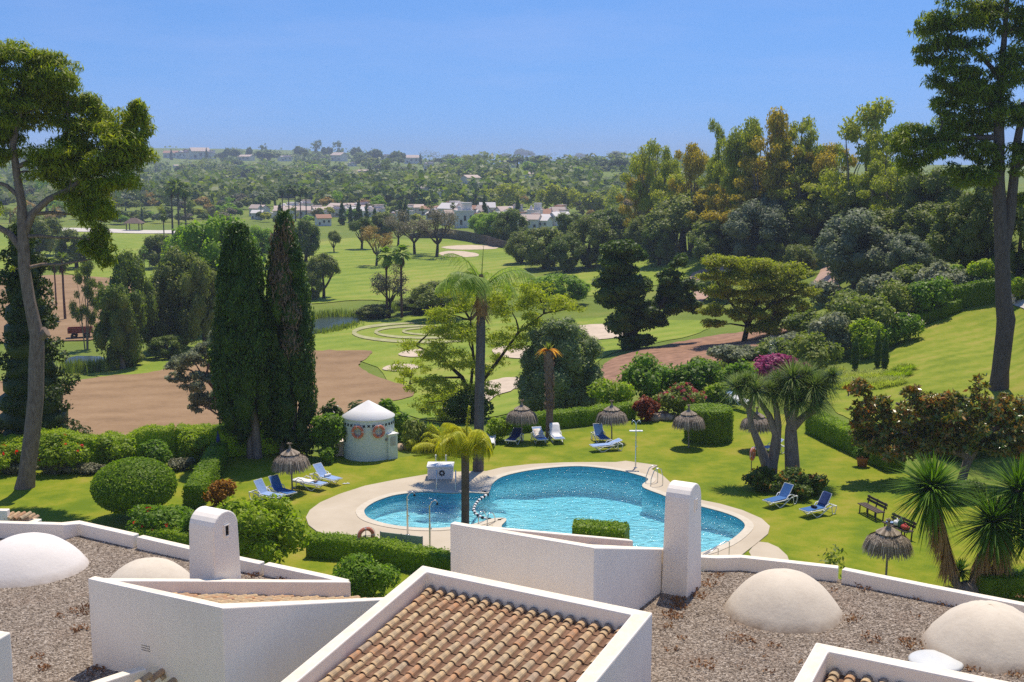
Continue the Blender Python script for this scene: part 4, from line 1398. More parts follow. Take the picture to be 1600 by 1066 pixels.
# ------------------------------------------------------------------ sun loungers
def make_lounger(sling, back_ang, name="sun_lounger"):
    "foot end at -x, head end at +x, length about 1.95"
    t = thing(name, "", "sun lounger")
    hz = 0.36
    for s in (-1, 1):
        gg = Geo()
        y = s * 0.32
        # the long side rail dips from head to foot in a shallow S, as on moulded resin loungers
        tube(gg, [(-0.97, y, hz), (-0.6, y, hz - 0.02), (-0.1, y, hz - 0.03), (0.35, y, hz), (0.75, y, hz + 0.05), (0.95, y, hz + 0.02)], 0.026, 6)
        build("side_rail", gg, M_white, t)
        gg = Geo()
        tube(gg, [(-0.85, y, hz), (-0.55, y, 0.12), (-0.42, y, 0.02), (-0.25, y, 0.03), (0.15, y, hz * 0.62), (0.45, y, hz)], 0.026, 6)
        build("leg", gg, M_white, t)
        gg = Geo()
        tube(gg, [(0.62, y, hz + 0.03), (0.66, y, 0.12), (0.70, y, 0.01), (0.84, y, 0.01), (0.93, y, 0.2), (0.95, y, hz + 0.02)], 0.024, 6)
        build("leg", gg, M_white, t)
        gg = Geo()
        tube(gg, [(0.08, y * 1.04, hz + 0.0), (0.2, y * 1.06, hz + 0.16), (0.5, y * 1.06, hz + 0.2), (0.68, y * 1.04, hz + 0.05)], 0.022, 6)
        build("armrest", gg, M_white, t)
    gg = Geo()
    box(gg, (-0.96, 0, hz), (0.05, 0.66, 0.045)); box(gg, (0.95, 0, hz + 0.02), (0.05, 0.66, 0.045)); box(gg, (-0.45, 0, hz - 0.03), (0.05, 0.62, 0.03))
    build("cross_bar", gg, M_white, t)
    def slab(L, seg=6):
        gg = Geo(); v, f = [], []
        for i in range(seg + 1):
            x = L * i / seg
            sag = -0.018 * math.sin(math.pi * i / seg)
            for z in (0.012, -0.012):
                v += [(x, -0.285, z), (x, 0.0, z + sag), (x, 0.285, z)]
        for i in range(seg):
            a, b = i * 6, (i + 1) * 6
            f += [(a, b, b + 1, a + 1), (a + 1, b + 1, b + 2, a + 2), (a + 4, b + 4, b + 3, a + 3), (a + 5, b + 5, b + 4, a + 4), (a, a + 3, b + 3, b), (a + 2, b + 2, b + 5, a + 5)]
        f += [(0, 1, 4, 3), (1, 2, 5, 4)]
        e = seg * 6
        f += [(e + 1, e, e + 3, e + 4), (e + 2, e + 1, e + 4, e + 5)]
        gg.add(np.array(v), np.array(f), 0, False)
        return gg
    build("seat", slab(1.18), sling, t, loc=(-0.95, 0, hz + 0.035))
    b = build("backrest", slab(0.74), sling, t, loc=(0.23, 0, hz + 0.04))
    b.rotation_euler = (0, -back_ang, 0)
    gg = Geo(); 
    for s in (-1, 1): tube(gg, [(0.0, s * 0.29, 0), (0.74, s * 0.29, 0)], 0.018, 5)
    tube(gg, [(0.745, -0.29, 0), (0.745, 0.29, 0)], 0.018, 5)
    build("back_frame", gg, M_white, b)
    return t

LG = "sun loungers around the pool"
def lounger(foot, head, sling, ang, label, z=0.012):
    fx, fy = G(*foot, 0.1); hx, hy = G(*head, 0.1)
    t = make_lounger(sling, ang)
    t['label'] = label; t['group'] = LG
    t.location = ((fx + hx) / 2, (fy + hy) / 2, z)
    t.rotation_euler = (0, 0, math.atan2(hy - fy, hx - fx))
    return t
lounger((437, 784), (398, 776), M_lblue, 1.0, "light blue lounger with raised back, partly hidden by the big bush")
lounger((458, 780), (420, 768), M_blue, 1.0, "deep blue lounger with raised back, at the foot of the left parasol pole")
La = lounger((508, 765), (460, 757), M_lblue, 0.02, "flat lounger half covered by a white towel, right of the left parasol")
Lb = lounger((527, 757), (492, 748), M_lblue, 0.85, "light blue lounger with a rolled towel, nearest the round hut")
lounger((764, 700), (766, 688), M_wsling, 0.12, "plain white lounger beside the tall palm trunk")
lounger((795, 697), (812, 684), M_navy, 0.55, "navy lounger in the shade of the parasol by the hedge")
Lc = lounger((850, 696), (836, 682), M_lblue, 0.55, "lounger with a pale patterned towel, between the navy and the white draped ones")
Ld = lounger((876, 694), (863, 681), M_lblue, 0.95, "lounger with a white towel hanging over its raised back")
lounger((947, 694), (930, 682), M_blue, 0.95, "blue lounger facing the pool, half hidden by the side-on one")
lounger((922, 704), (972, 700), M_lblue, 0.32, "side-on light blue lounger below the middle parasol")
lounger((1178, 708), (1224, 704), M_lblue, 0.6, "lounger glimpsed between the stems of the dragon tree")
lounger((1192, 794), (1245, 780), M_blue, 0.95, "blue lounger with raised back beside the dragon tree bed")
Le = lounger((1250, 808), (1305, 796), M_blue, 1.0, "blue lounger with dark towelled back, between the bed and the bench")
lounger((1155, 636), (1118, 624), M_lblue, 0.1, "pale lounger behind the rounded hedge block, the farther one", z=0.55)
lounger((1175, 645), (1140, 634), M_wsling, 0.1, "white lounger behind the rounded hedge block, the nearer one", z=0.45)

def towel(lg, label, x0, x1, ang, mat, w=0.62, dz=0.0, name="towel"):
    gg = Geo(); v, f = [], []
    n = 9
    for i in range(n + 1):
        x = x0 + (x1 - x0) * i / n
        if x <= 0.23 or ang == 0: p = (x, 0.405 + dz)
        else: p = (0.23 + (x - 0.23) * math.cos(ang), 0.415 + dz + (x - 0.23) * math.sin(ang))
        off = 0.03 * (-math.sin(ang) if x > 0.23 else 0)
        for k, yy in enumerate(np.linspace(-w / 2, w / 2, 7)):
            drop = -0.12 if k in (0, 6) else 0
            v.append((p[0] + off + random.uniform(-0.01, 0.01), yy + random.uniform(-0.01, 0.01), p[1] + 0.02 + drop + random.uniform(-0.006, 0.012)))
    for i in range(n):
        for k in range(6):
            f.append((i * 7 + k, (i + 1) * 7 + k, (i + 1) * 7 + k + 1, i * 7 + k + 1))
    gg.add(np.array(v), np.array(f), 0, True)
    o = build(name, gg, mat)
    o.location = lg.location; o.rotation_euler = lg.rotation_euler
    sm = o.modifiers.new("thickness", 'SOLIDIFY'); sm.thickness = 0.012; sm.offset = 1
    return tag(o, label, "towel")
M_pattern, nt, out = newmat("patterned_towel")
f = noise(nt, coords(nt), 7.0, 3)
bsdf(nt, out, ramp(nt, f, [(0.4, (0.74, 0.72, 0.66)), (0.5, (0.62, 0.52, 0.34)), (0.56, (0.72, 0.70, 0.66)), (0.62, (0.55, 0.36, 0.36))]), 0.95, 0.1)
towel(La, "white towel spread over the flat lounger by the left parasol", -0.2, 0.92, 0, M_towel)
towel(Lc, "patterned pale towel spread on a lounger in front of the hedge", -0.55, 0.75, 0.55, M_pattern)
towel(Ld, "white towel draped over the raised back of a lounger by the hedge", -0.7, 0.97, 0.95, M_towel, 0.66)
towel(Le, "dark navy towel hanging on the back of the lounger near the bench", 0.3, 0.99, 1.0, M_navy, 0.6)
def small_roll(lg, label, x, mat, name, cat, r=0.07, L=0.4):
    gg = Geo(); tube(gg, [(0, -L / 2, 0), (0, -L / 4, 0.01), (0, L / 4, 0.005), (0, L / 2, 0)], [r * 0.9, r, r, r * 0.9], 9)
    tube(gg, [(r * 1.3, -L / 2.4, -0.02), (r * 1.3, L / 2.4, -0.02)], [r * 0.6, r * 0.55], 7)
    o = build(name, gg, mat)
    c = Matrix.Rotation(lg.rotation_euler[2], 3, 'Z') @ Vector((x, 0, 0.47))
    o.location = lg.location + c; o.rotation_euler = lg.rotation_euler
    return tag(o, label, cat)
small_roll(Lb, "rolled white towel lying on the light blue lounger nearest the hut", -0.15, M_towel, "towel", "towel")
small_roll(La, "striped bundle left on the foot of the flat lounger", -0.45, simple("striped_cloth", (0.35, 0.24, 0.16), 0.9, 0.1, 0, 0.6, 20), "cloth_bundle", "bundle", 0.05, 0.3)
small_roll(Le, "dark bag lying on the seat of the lounger near the bench", -0.3, M_black, "bag", "bag", 0.07, 0.3)
# pair of white sandals on the lawn
gg = Geo()
for k in (0, 1):
    ellipsoid(gg, (k * 0.18, k * 0.05, 0.03), (0.13, 0.05, 0.02), 10, 5)
    tube(gg, [(k * 0.18 - 0.0, k * 0.05 - 0.045, 0.03), (k * 0.18, k * 0.05, 0.075), (k * 0.18, k * 0.05 + 0.045, 0.03)], 0.012, 5)
x, y = G(538, 757)
tag(build("sandals", gg, M_white, loc=(x, y, 0.015)), "pair of white sandals on the lawn by the left loungers", "sandals")

# ------------------------------------------------------------------ round hut
hx, hy = G(577, 712)
hut = thing("round_hut", "round pale green pool hut with a white conical roof", "hut", (hx, hy, 0))
HR = 1.50
gg = Geo(); lathe(gg, [(HR * 1.005, -0.05), (HR, 0.4), (HR, 2.42)], 64)
build("wall", gg, M_hut, hut)
gg = Geo(); lathe(gg, [(HR - 0.02, 2.36), (HR + 0.045, 2.38), (HR + 0.05, 2.45), (0.9, 2.85), (0.02, 3.36)], 64)
build("roof", gg, M_hutroof, hut)
camd = Vector((-hx, -hy, 0)).normalized(); a_cam = math.atan2(camd.y, camd.x)
def hut_pt(ang, r, z):
    a = a_cam + ang
    return Vector((r * math.cos(a), r * math.sin(a), z))
def cross_mark(ang, z, s, kind):
    gg = Geo()
    u = hut_pt(ang + math.pi / 2, 1, 0); w = hut_pt(ang, 1, 0); c = hut_pt(ang, HR + 0.012, z)
    M = Matrix((u, Vector((0, 0, 1)), w)).transposed()
    for q in ((1, -1) if kind == 'x' else (0,)):
        R = M @ Matrix.Rotation(q * math.pi / 4, 3, 'Z')
        box(gg, c, (s * 1.25 if kind == 'x' else s, s * 0.36 if kind == 'x' else s * 1.3, 0.014 + 0.002 * q), 0, M=R)
    return build("painted_mark", gg, M_black, hut)
for k in range(-7, 8):
    cross_mark(k * 0.182, 2.10, 0.15, 'x')
for ang, z in ((-1.05, 1.62), (-1.2, 1.28), (-1.12, 1.1)):
    cross_mark(ang, z, 0.09, 's')
# meter cabinet on the right flank
c = hut_pt(0.98, HR + 0.06, 0)
gg = Geo(); box(gg, (c.x, c.y, 0.72), (0.62, 0.42, 1.5), 0, rz=a_cam + 0.5 + math.pi / 2)
cab = build("cabinet", gg, M_hut, hut)
gg = Geo(); box(gg, (c.x, c.y, 1.50), (0.72, 0.52, 0.06), 0, rz=a_cam + 0.5 + math.pi / 2)
build("cabinet_cap", gg, M_hutroof, cab)
dpt = Vector((c.x, c.y, 1.08)) + hut_pt(0.5, 0.215, 0)
gg = Geo(); box(gg, dpt, (0.36, 0.02, 0.52), 0, rz=a_cam + 0.5 + math.pi / 2)
build("cabinet_door", gg, simple("grey_door", (0.42, 0.43, 0.40), 0.5), cab)
gg = Geo(); p = hut_pt(0.72, HR + 0.02, 1.2); box(gg, p, (0.14, 0.03, 0.16), 0, rz=a_cam + 0.72 + math.pi / 2)
build("junction_box", gg, simple("grey_box", (0.25, 0.25, 0.24), 0.6), hut)
for ang, lab in ((-0.41, "left one of the two faded orange life rings on the hut wall"), (0.36, "right one of the two faded orange life rings on the hut wall, above the cabinet")):
    p = Vector((hx, hy, 0)) + hut_pt(ang, HR + 0.12, 1.78)
    life_ring(lab, p, hut_pt(ang, 1, 0), None, 0.31)
# low white block left of the hut
bx, by = G(533, 712)
gg = Geo(); box(gg, (0, 0, 0.42), (0.75, 1.1, 0.84)); 
o = build("masonry_block", gg, stucco("pink_plaster", (0.72, 0.60, 0.52), (0.55, 0.44, 0.38), 1.5, 0.2), loc=(bx, by + 0.4, 0), rot=(0, 0, 0.1))
b = o.modifiers.new("soft", 'BEVEL'); b.width = 0.03; b.segments = 2
tag(o, "low pinkish masonry block beside the left flank of the round hut", "block")

# ------------------------------------------------------------------ pool fittings
life_ring("weathered life ring on a post above the trimmed hedge by the pool deck", Vector((*G(572, 842, 0.9), 1.02)), (0.5, -0.85), 1.0, 0.33)
life_ring("pink life ring on a post in front of the dragon tree", Vector((*G(1175, 738, 0.0), 1.05)), (0.85, -0.5), 1.0, 0.30)

# pump box with a wheel emblem and two white pipes
x, y = G(688, 750)
t = thing("pump_box", "white masonry pump box with a dark wheel emblem on the pool deck", "pump box", (x, y, 0.06))
gg = Geo(); box(gg, (0, 0.35, 0.33), (1.38, 1.0, 0.66)); me_o = build("body", gg, M_hutroof, t)
b = me_o.modifiers.new("soft", 'BEVEL'); b.width = 0.025; b.segments = 2
gg = Geo(); box(gg, (0, 0.35, 0.70), (1.46, 1.08, 0.08)); build("lid", gg, M_hutroof, t)
gg = Geo()
for k in range(8):
    a = k * math.pi / 4
    R = Matrix.Rotation(math.pi / 2, 3, 'X') @ Matrix.Rotation(a, 3, 'Z')
    box(gg, Vector((0.1, -0.158, 0.36)) + R @ Vector((0.13, 0, 0)), (0.09, 0.075, 0.012), 0, M=R)
torus(gg, 0.085, 0.016, 20, 5, 0, Matrix.Translation((0.1, -0.158, 0.36)) @ Matrix.Rotation(math.pi / 2, 4, 'X'))
build("emblem", gg, M_black, t)
for lab, px in (("left white vent pipe standing behind the pump box", 681), ("right white vent pipe standing behind the pump box", 697)):
    gx, gy = G(px, 734)
    gg = Geo(); tube(gg, [(0, 0, 0), (0, 0, 0.78)], 0.045 if px > 690 else 0.03, 9); tube(gg, [(0, 0, 0.78), (0, 0, 0.86)], 0.06, 9)
    tag(build("vent_pipe", gg, M_white, loc=(gx, gy, 0)), lab, "pipe")

def ladder(label, base, yaw, h=0.95, w=0.5, mat=M_steel, steps=3, back=0.55, name="pool_ladder"):
    "two bent rails rising from the deck and going down into the water; +y points from the water to the deck"
    t = thing(name, label, "pool ladder", (base[0], base[1], 0.06), yaw)
    for s in (-1, 1):
        gg = Geo()
        tube(gg, [(s * w / 2, back, 0), (s * w / 2, back * 0.98, h * 0.55), (s * w / 2, back * 0.8, h * 0.93), (s * w / 2, back * 0.45, h), (s * w / 2, back * 0.05, h * 0.85), (s * w / 2, -0.14, h * 0.4), (s * w / 2, -0.16, -0.2), (s * w / 2, -0.16, -1.0)], 0.024, 8)
        build("rail", gg, mat, t)
    for k in range(steps):
        gg = Geo(); box(gg, (0, -0.18, -0.04 - 0.27 * k), (w, 0.09, 0.03)); build("step", gg, mat, t)
    return t
ladder("stainless steel pool ladder in front of the pump box", G(697, 767, 0.06), 0.0, 1.05, 1.0)
ladder("slanting stainless ladder on the notched far corner of the pool", G(1017, 757, 0.06), -1.25, 0.95, 0.62)
ladder("small steel ladder on the pointed deck between the two pool lobes", G(764, 815, 0.06), 2.6, 0.55, 0.5)
# handrail at the near end
t = thing("pool_handrail", "bent steel handrail at the near right end of the pool", "handrail", (0, 0, 0))
for k, (p, q, hh) in enumerate((((1139, 868), (1098, 872), 0.62), ((1122, 868), (1102, 872), 0.3))):
    a = G3(*p, 0.06); b_ = G3(*q, 0.06)
    gg = Geo(); tube(gg, [a, a + Vector((0, 0, hh)), a.lerp(b_, 0.12) + Vector((0, 0, hh + 0.06)), b_ + Vector((0, 0, 0.15)), b_ + Vector((-0.3, 0, -0.4))], 0.022, 8)
    build("rail", gg, M_steel, t)

def shower(label, base, h, reach, face, name="garden_shower", heads=1, tray=False):
    t = thing(name, label, "shower", (base[0], base[1], 0.06))
    f = Vector((face[0], face[1], 0)).normalized()
    gg = Geo(); tube(gg, [(0, 0, 0), (0, 0, h * 0.55)], 0.045, 9); tube(gg, [(0, 0, h * 0.55), (0, 0, h * 0.9)], 0.03, 8)
    build("pole", gg, M_steel, t)
    for k in range(heads):
        s = 1 if k == 0 else -1
        e = f * reach * s
        gg = Geo(); tube(gg, [(0, 0, h * 0.9 - 0.01), e * 0.25 + Vector((0, 0, h * 0.965)), e * 0.6 + Vector((0, 0, h)), e * 0.95 + Vector((0, 0, h * 0.985)), e + Vector((0, 0, h * 0.955))], 0.024, 8)
        a = build("arm", gg, M_steel, t)
        gg = Geo(); lathe(gg, [(0.02, 0.02), (0.03, 0), (0.065, -0.09), (0.0, -0.10)], 12)
        hd = build("shower_head", gg, M_black, a); hd.location = e + Vector((0, 0, h * 0.95))
    gg = Geo(); box(gg, (f.x * 0.05, f.y * 0.05, h * 0.45), (0.07, 0.07, 0.05)); build("tap", gg, M_steel, t)
    if tray:
        gg = Geo(); box(gg, (0, 0, h * 0.78), (0.75, 0.25, 0.03)); build("shelf", gg, M_white, t)
    gg = Geo(); lathe(gg, [(0.10, 0.0), (0.10, 0.02), (0.045, 0.03)], 12); build("foot_plate", gg, M_steel, t)
    return t
shower("slim steel outdoor shower, left one of the two near the green screen", G(637, 836, 0.06), 2.05, 0.34, (1, 0.1))
shower("slim steel outdoor shower, right one of the two near the green screen", G(672, 862, 0.06), 2.35, 0.34, (1, 0.1))
shower("double headed shower post on the far corner of the pool deck", G(993, 731, 0.06), 2.75, 0.24, (0.9, 0.1), heads=2, tray=True)

# lane rope of black and white floats
t = thing("float_rope", "rope of black and white floats between the two pool lobes", "float rope", (0, 0, 0))
RP = [(763, 772.5), (755, 777), (747, 783), (742, 790), (740, 797), (743, 803), (751, 808), (760, 811), (768, 812)]
pts = [G3(x, y, -0.01) for x, y in RP]
seg = []
for a, b_ in zip(pts[:-1], pts[1:]):
    for k in range(4): seg.append(a.lerp(b_, k / 4))
seg.append(pts[-1])
gg = Geo(); tube(gg, seg, 0.012, 5); build("rope", gg, M_white, t)
fm = []
for m in (M_black, M_white):
    gg = Geo(); lathe(gg, [(0.02, -0.10), (0.075, -0.075), (0.085, 0), (0.075, 0.075), (0.02, 0.10)], 9)
    fm.append(gg.mesh("float", m))
tot = [0]
for a, b_ in zip(seg[:-1], seg[1:]): tot.append(tot[-1] + (b_ - a).length)
sdist = 0.12; k = 0
while sdist < tot[-1] - 0.05:
    i = max(q for q in range(len(tot)) if tot[q] <= sdist); i = min(i, len(seg) - 2)
    u = (sdist - tot[i]) / max(1e-6, tot[i + 1] - tot[i])
    p = seg[i].lerp(seg[i + 1], u); d = (seg[i + 1] - seg[i]).normalized()
    o = link("float", fm[k % 2], t); o.matrix_local = Matrix.Translation(p) @ d.to_track_quat('Z', 'Y').to_matrix().to_4x4()
    sdist += 0.215; k += 1

# green screen behind the hedge
a, b_ = G3(595, 858, 0.35), G3(660, 866, 0.35)
t = thing("screen_fence", "low green screen of two panels behind the hedge at the pool deck", "screen", (a.x, a.y, 0))
d = b_ - a; d.z = 0; L = d.length; yaw = math.atan2(d.y, d.x); t.rotation_euler = (0, 0, yaw)
for k in range(2):
    gg = Geo(); box(gg, (L * (0.25 + 0.5 * k), 0, 0.66), (L * 0.5 - 0.05, 0.025, 0.95)); build("panel", gg, M_glass, t)
for k in range(3):
    gg = Geo(); box(gg, (L * 0.5 * k, 0.0, 0.58), (0.045, 0.05, 1.16)); build("post", gg, simple("grey_post", (0.3, 0.33, 0.29), 0.6) if k == 0 else bpy.data.materials["grey_post"], t)

# benches
def bench(label, left, right, z=0.012):
    a, b_ = G3(*left, 0.2), G3(*right, 0.2)
    d = b_ - a; d.z = 0
    t = thing("park_bench", label, "bench", ((a.x + b_.x) / 2, (a.y + b_.y) / 2, z), math.atan2(d.y, d.x), "dark wooden benches")
    L = 1.75
    for k in range(3):
        gg = Geo(); box(gg, (0, -0.18 + 0.16 * k, 0.44), (L, 0.13, 0.04)); build("seat_slat", gg, M_wood, t)
    for k in range(2):
        gg = Geo(); box(gg, (0, 0.29 + 0.03 * k, 0.63 + 0.15 * k), (L, 0.035, 0.12)); build("back_slat", gg, M_wood, t)
    for s in (-0.72, 0, 0.72):
        gg = Geo(); tube(gg, [(s, -0.2, 0), (s, -0.18, 0.42), (s, 0.22, 0.42)], 0.035, 6); build("leg", gg, M_wood, t)
        gg = Geo(); tube(gg, [(s, 0.2, 0), (s, 0.24, 0.42), (s, 0.34, 0.86)], 0.035, 6); build("leg", gg, M_wood, t)
    return t
b1 = bench("empty dark wooden bench on the lawn right of the blue loungers", (1345, 793), (1378, 810))
b2 = bench("dark wooden bench loaded with towels and a red bag under the yucca", (1382, 822), (1424, 841))
def on_bench(b, name, label, cat, mat, x, s):
    gg = Geo(); ellipsoid(gg, (0, 0, 0), s, 12, 7, 0, 0.12)
    tube(gg, [(-s[0] * 0.5, 0, s[2] * 0.7), (0, 0, s[2] * 1.5), (s[0] * 0.5, 0, s[2] * 0.7)], 0.02, 5)
    o = build(name, gg, mat)
    c = Matrix.Rotation(b.rotation_euler[2], 3, 'Z') @ Vector((x, -0.03, 0.46 + s[2]))
    o.location = b.location + c; o.rotation_euler = b.rotation_euler
    tag(o, label, cat)
on_bench(b2, "bag", "red bag lying on the right end of the loaded bench", "bag", simple("red_cloth", (0.45, 0.06, 0.05), 0.9), 0.55, (0.27, 0.16, 0.12))
on_bench(b2, "towel", "crumpled pale towel in the middle of the loaded bench", "towel", M_towel, -0.05, (0.18, 0.16, 0.15))
on_bench(b2, "bag", "dark green bag standing between towel and red bag on the bench", "bag", simple("green_cloth", (0.06, 0.14, 0.10), 0.9), 0.22, (0.13, 0.13, 0.2))
on_bench(b2, "towel", "blue towel folded on the left end of the loaded bench", "towel", M_lblue, -0.55, (0.22, 0.17, 0.05))

# garden lamps
def bollard(label, base, h):
    t = thing("garden_lamp", label, "garden lamp", (base[0], base[1], 0))
    gg = Geo(); tube(gg, [(0, 0, 0), (0, 0, h * 0.6)], 0.075, 10); build("post", gg, M_black, t)
    gg = Geo(); tube(gg, [(0, 0, h * 0.6), (0, 0, h * 0.85)], 0.07, 10); build("lens", gg, M_white, t)
    gg = Geo(); lathe(gg, [(0.10, h * 0.85), (0.10, h * 0.93), (0.02, h)], 12); build("cap", gg, M_black if h > 0.7 else M_white, t)
bollard("small garden lamp on the lawn right of the round hut", G(696, 707), 0.62)
bollard("black garden lamp with a white lens in front of the big bush", G(424, 893), 1.1)

# terracotta pot
px_, py_ = G(1347, 729)
t = thing("potted_plant", "leafy plant in a terracotta pot at the end of the right hedge", "potted plant", (px_, py_, 0.012))
gg = Geo(); lathe(gg, [(0.0, 0.0), (0.25, 0.0), (0.32, 0.46), (0.36, 0.47), (0.36, 0.55), (0.31, 0.55), (0.29, 0.48), (0, 0.47)], 20)
build("pot", gg, M_terra, t)
M_potleaf = leafmat("pot_leaf", [(0.025, 0.055, 0.012), (0.06, 0.115, 0.02), (0.11, 0.17, 0.035)])
gg = Geo(); cloud(gg, [(0, 0, 0.95), (0.2, 0, 0.8), (-0.25, 0.05, 0.85), (0.05, 0.1, 1.2)], [0.38, 0.3, 0.32, 0.28], 1500, 0.11, 0.3, 2.4, tup=(0, 0, 1))
build("foliage", gg, M_potleaf, t)

# blue folded parasol / cover behind the light green hedge
x, y = G(342, 722)
gg = Geo(); lathe(gg, [(0.16, 0.2), (0.15, 1.0), (0.09, 1.5), (0.02, 1.75)], 12); tube(gg, [(0, 0, 0), (0, 0, 1.85)], 0.03, 6)
tag(build("folded_parasol", gg, M_navy, loc=(x, y, 0)), "folded dark blue parasol standing behind the light green hedge", "parasol")
# stone slab and rocks
M_rock = simple("warm_rock", (0.42, 0.31, 0.22), 0.9, 0.15, 0, 0.3, 3, 0.5)
def rocks(spots, label, group, cat="rock"):
    for k, (px, py, r) in enumerate(spots):
        w = hit(px, py)[0]
        gg = Geo(); ellipsoid(gg, (0, 0, r * 0.35), (r * random.uniform(1, 1.4), r, r * 0.75), 9, 6, 0, 0.14)
        o = build("rock", gg, M_rock, loc=tuple(w)); o.rotation_euler = (0, 0, random.uniform(0, 6))
        tag(o, label, cat, group)
rocks([(1020, 657, 0.42), (1032, 656, 0.4), (1044, 656, 0.38), (1027, 652, 0.35), (1038, 650, 0.36), (1052, 652, 0.3)], "warm coloured boulder in the rock border between the red bush and the hedge block", "boulders by the red bush")
rocks([(625, 702, 0.3), (634, 701, 0.35), (645, 700, 0.3), (654, 699, 0.38)], "small boulder edging the planting right of the hut", "boulders right of the hut")
# ------------------------------------------------------------------ planting: materials
L_hedge = leafmat("hedge_leaf", [(0.030, 0.062, 0.006), (0.075, 0.125, 0.010), (0.150, 0.205, 0.018)], 0.35)
L_green = leafmat("garden_leaf", [(0.024, 0.052, 0.008), (0.062, 0.115, 0.014), (0.125, 0.190, 0.026)], 0.35)
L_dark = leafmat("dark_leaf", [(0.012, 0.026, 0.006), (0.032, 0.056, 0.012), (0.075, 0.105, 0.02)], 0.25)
L_yellow = leafmat("yellow_green_leaf", [(0.050, 0.085, 0.008), (0.115, 0.165, 0.014), (0.21, 0.25, 0.025)], 0.4)
L_grey = leafmat("grey_green_leaf", [(0.070, 0.082, 0.045), (0.135, 0.150, 0.090), (0.22, 0.23, 0.155)], 0.3, tcol=(1.1, 1.15, 0.8), gain=(1.9, 1.85, 1.75))
L_orange = leafmat("orange_leaf", [(0.10, 0.075, 0.01), (0.24, 0.115, 0.012), (0.32, 0.19, 0.02)], 0.3, tcol=(1.2, 0.9, 0.5), gain=(1.7, 1.6, 1.2))
L_red = leafmat("bronze_leaf", [(0.055, 0.014, 0.008), (0.15, 0.035, 0.012), (0.26, 0.085, 0.02)], 0.3, tcol=(1.3, 0.7, 0.4), gain=(1.7, 1.6, 1.2))
L_oleander = leafmat("oleander_leaf", [(0.04, 0.06, 0.02), (0.085, 0.115, 0.04), (0.15, 0.16, 0.07)], 0.3)
F_red = leafmat("red_flower", [(0.40, 0.012, 0.006), (0.60, 0.03, 0.012)], 0.3, tcol=(1, 0.6, 0.5), gain=(1.5, 1.4, 1.5))
F_pink = leafmat("dusty_pink_flower", [(0.24, 0.05, 0.045), (0.40, 0.10, 0.09)], 0.3, tcol=(1, 0.7, 0.6), gain=(1.5, 1.4, 1.5))
F_bougain = leafmat("magenta_flower", [(0.22, 0.025, 0.09), (0.45, 0.07, 0.20), (0.62, 0.17, 0.36)], 0.35, tcol=(1.1, 0.8, 1.0), gain=(1.05, 1.25, 1.1))
F_white = leafmat("pale_flower", [(0.55, 0.45, 0.36), (0.75, 0.65, 0.55)], 0.3, tcol=(1, 1, 0.9), gain=(1.5, 1.4, 1.5))
L_pine = leafmat("pine_needle", [(0.028, 0.048, 0.007), (0.090, 0.118, 0.011), (0.20, 0.205, 0.020)], 0.35, nscale=0.35)
L_cyp = leafmat("cypress_leaf", [(0.010, 0.024, 0.005), (0.026, 0.052, 0.009), (0.065, 0.110, 0.018)], 0.12, nscale=0.8)
L_dead = leafmat("dead_foliage", [(0.055, 0.036, 0.026), (0.11, 0.075, 0.055), (0.17, 0.125, 0.10)], 0.1, tcol=(1, 0.9, 0.8), gain=(1.7, 1.6, 1.2))
L_con = leafmat("conifer_leaf", [(0.008, 0.016, 0.006), (0.020, 0.034, 0.010), (0.05, 0.068, 0.02)], 0.15)
L_acacia = leafmat("acacia_leaf", [(0.070, 0.090, 0.015), (0.13, 0.150, 0.026), (0.21, 0.205, 0.045)], 0.4)
L_feather = leafmat("feathery_acacia_leaf", [(0.085, 0.115, 0.020), (0.145, 0.175, 0.030), (0.22, 0.225, 0.05)], 0.45)
L_olive = leafmat("olive_leaf", [(0.085, 0.105, 0.05), (0.15, 0.175, 0.090), (0.235, 0.255, 0.15)], 0.35, gain=(1.9, 1.9, 1.6))
L_palm = leafmat("palm_leaf", [(0.040, 0.070, 0.020), (0.085, 0.135, 0.040), (0.19, 0.23, 0.11)], 0.3)
L_ypalm = leafmat("golden_palm_leaf", [(0.13, 0.16, 0.010), (0.25, 0.27, 0.018), (0.38, 0.36, 0.035)], 0.4, tcol=(1.2, 1.1, 0.5), gain=(2.2, 2.1, 1.0))
L_yucca = leafmat("yucca_leaf", [(0.016, 0.040, 0.008), (0.036, 0.075, 0.013), (0.085, 0.150, 0.020)], 0.22, 0.6, 0.1)
L_dragon = leafmat("dragon_leaf", [(0.035, 0.062, 0.024), (0.070, 0.110, 0.045), (0.17, 0.20, 0.115)], 0.2, tcol=(1.1, 1.2, 0.8))
L_thatch = leafmat("dead_palm_leaf", [(0.15, 0.085, 0.04), (0.26, 0.165, 0.085), (0.36, 0.25, 0.15)], 0.15, tcol=(1, 0.9, 0.7), gain=(1.7, 1.6, 1.2))
L_magn = leafmat("rubber_leaf", [(0.020, 0.040, 0.010), (0.042, 0.072, 0.014), (0.10, 0.085, 0.020), (0.17, 0.065, 0.020), (0.26, 0.070, 0.02)], 0.2, 0.28, 0.6, tcol=(1.2, 0.9, 0.5), gain=(3.1, 2.9, 1.3))
L_grassy = leafmat("blue_oat_grass", [(0.10, 0.13, 0.05), (0.17, 0.20, 0.09), (0.26, 0.28, 0.15)], 0.3)
L_lav = leafmat("lavender_leaf", [(0.06, 0.065, 0.035), (0.115, 0.115, 0.065), (0.17, 0.155, 0.10)], 0.2, tcol=(1, 1, 0.8), gain=(1.9, 1.85, 1.75))
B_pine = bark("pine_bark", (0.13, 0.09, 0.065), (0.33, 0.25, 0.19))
B_grey = bark("grey_bark", (0.14, 0.11, 0.085), (0.33, 0.27, 0.215))
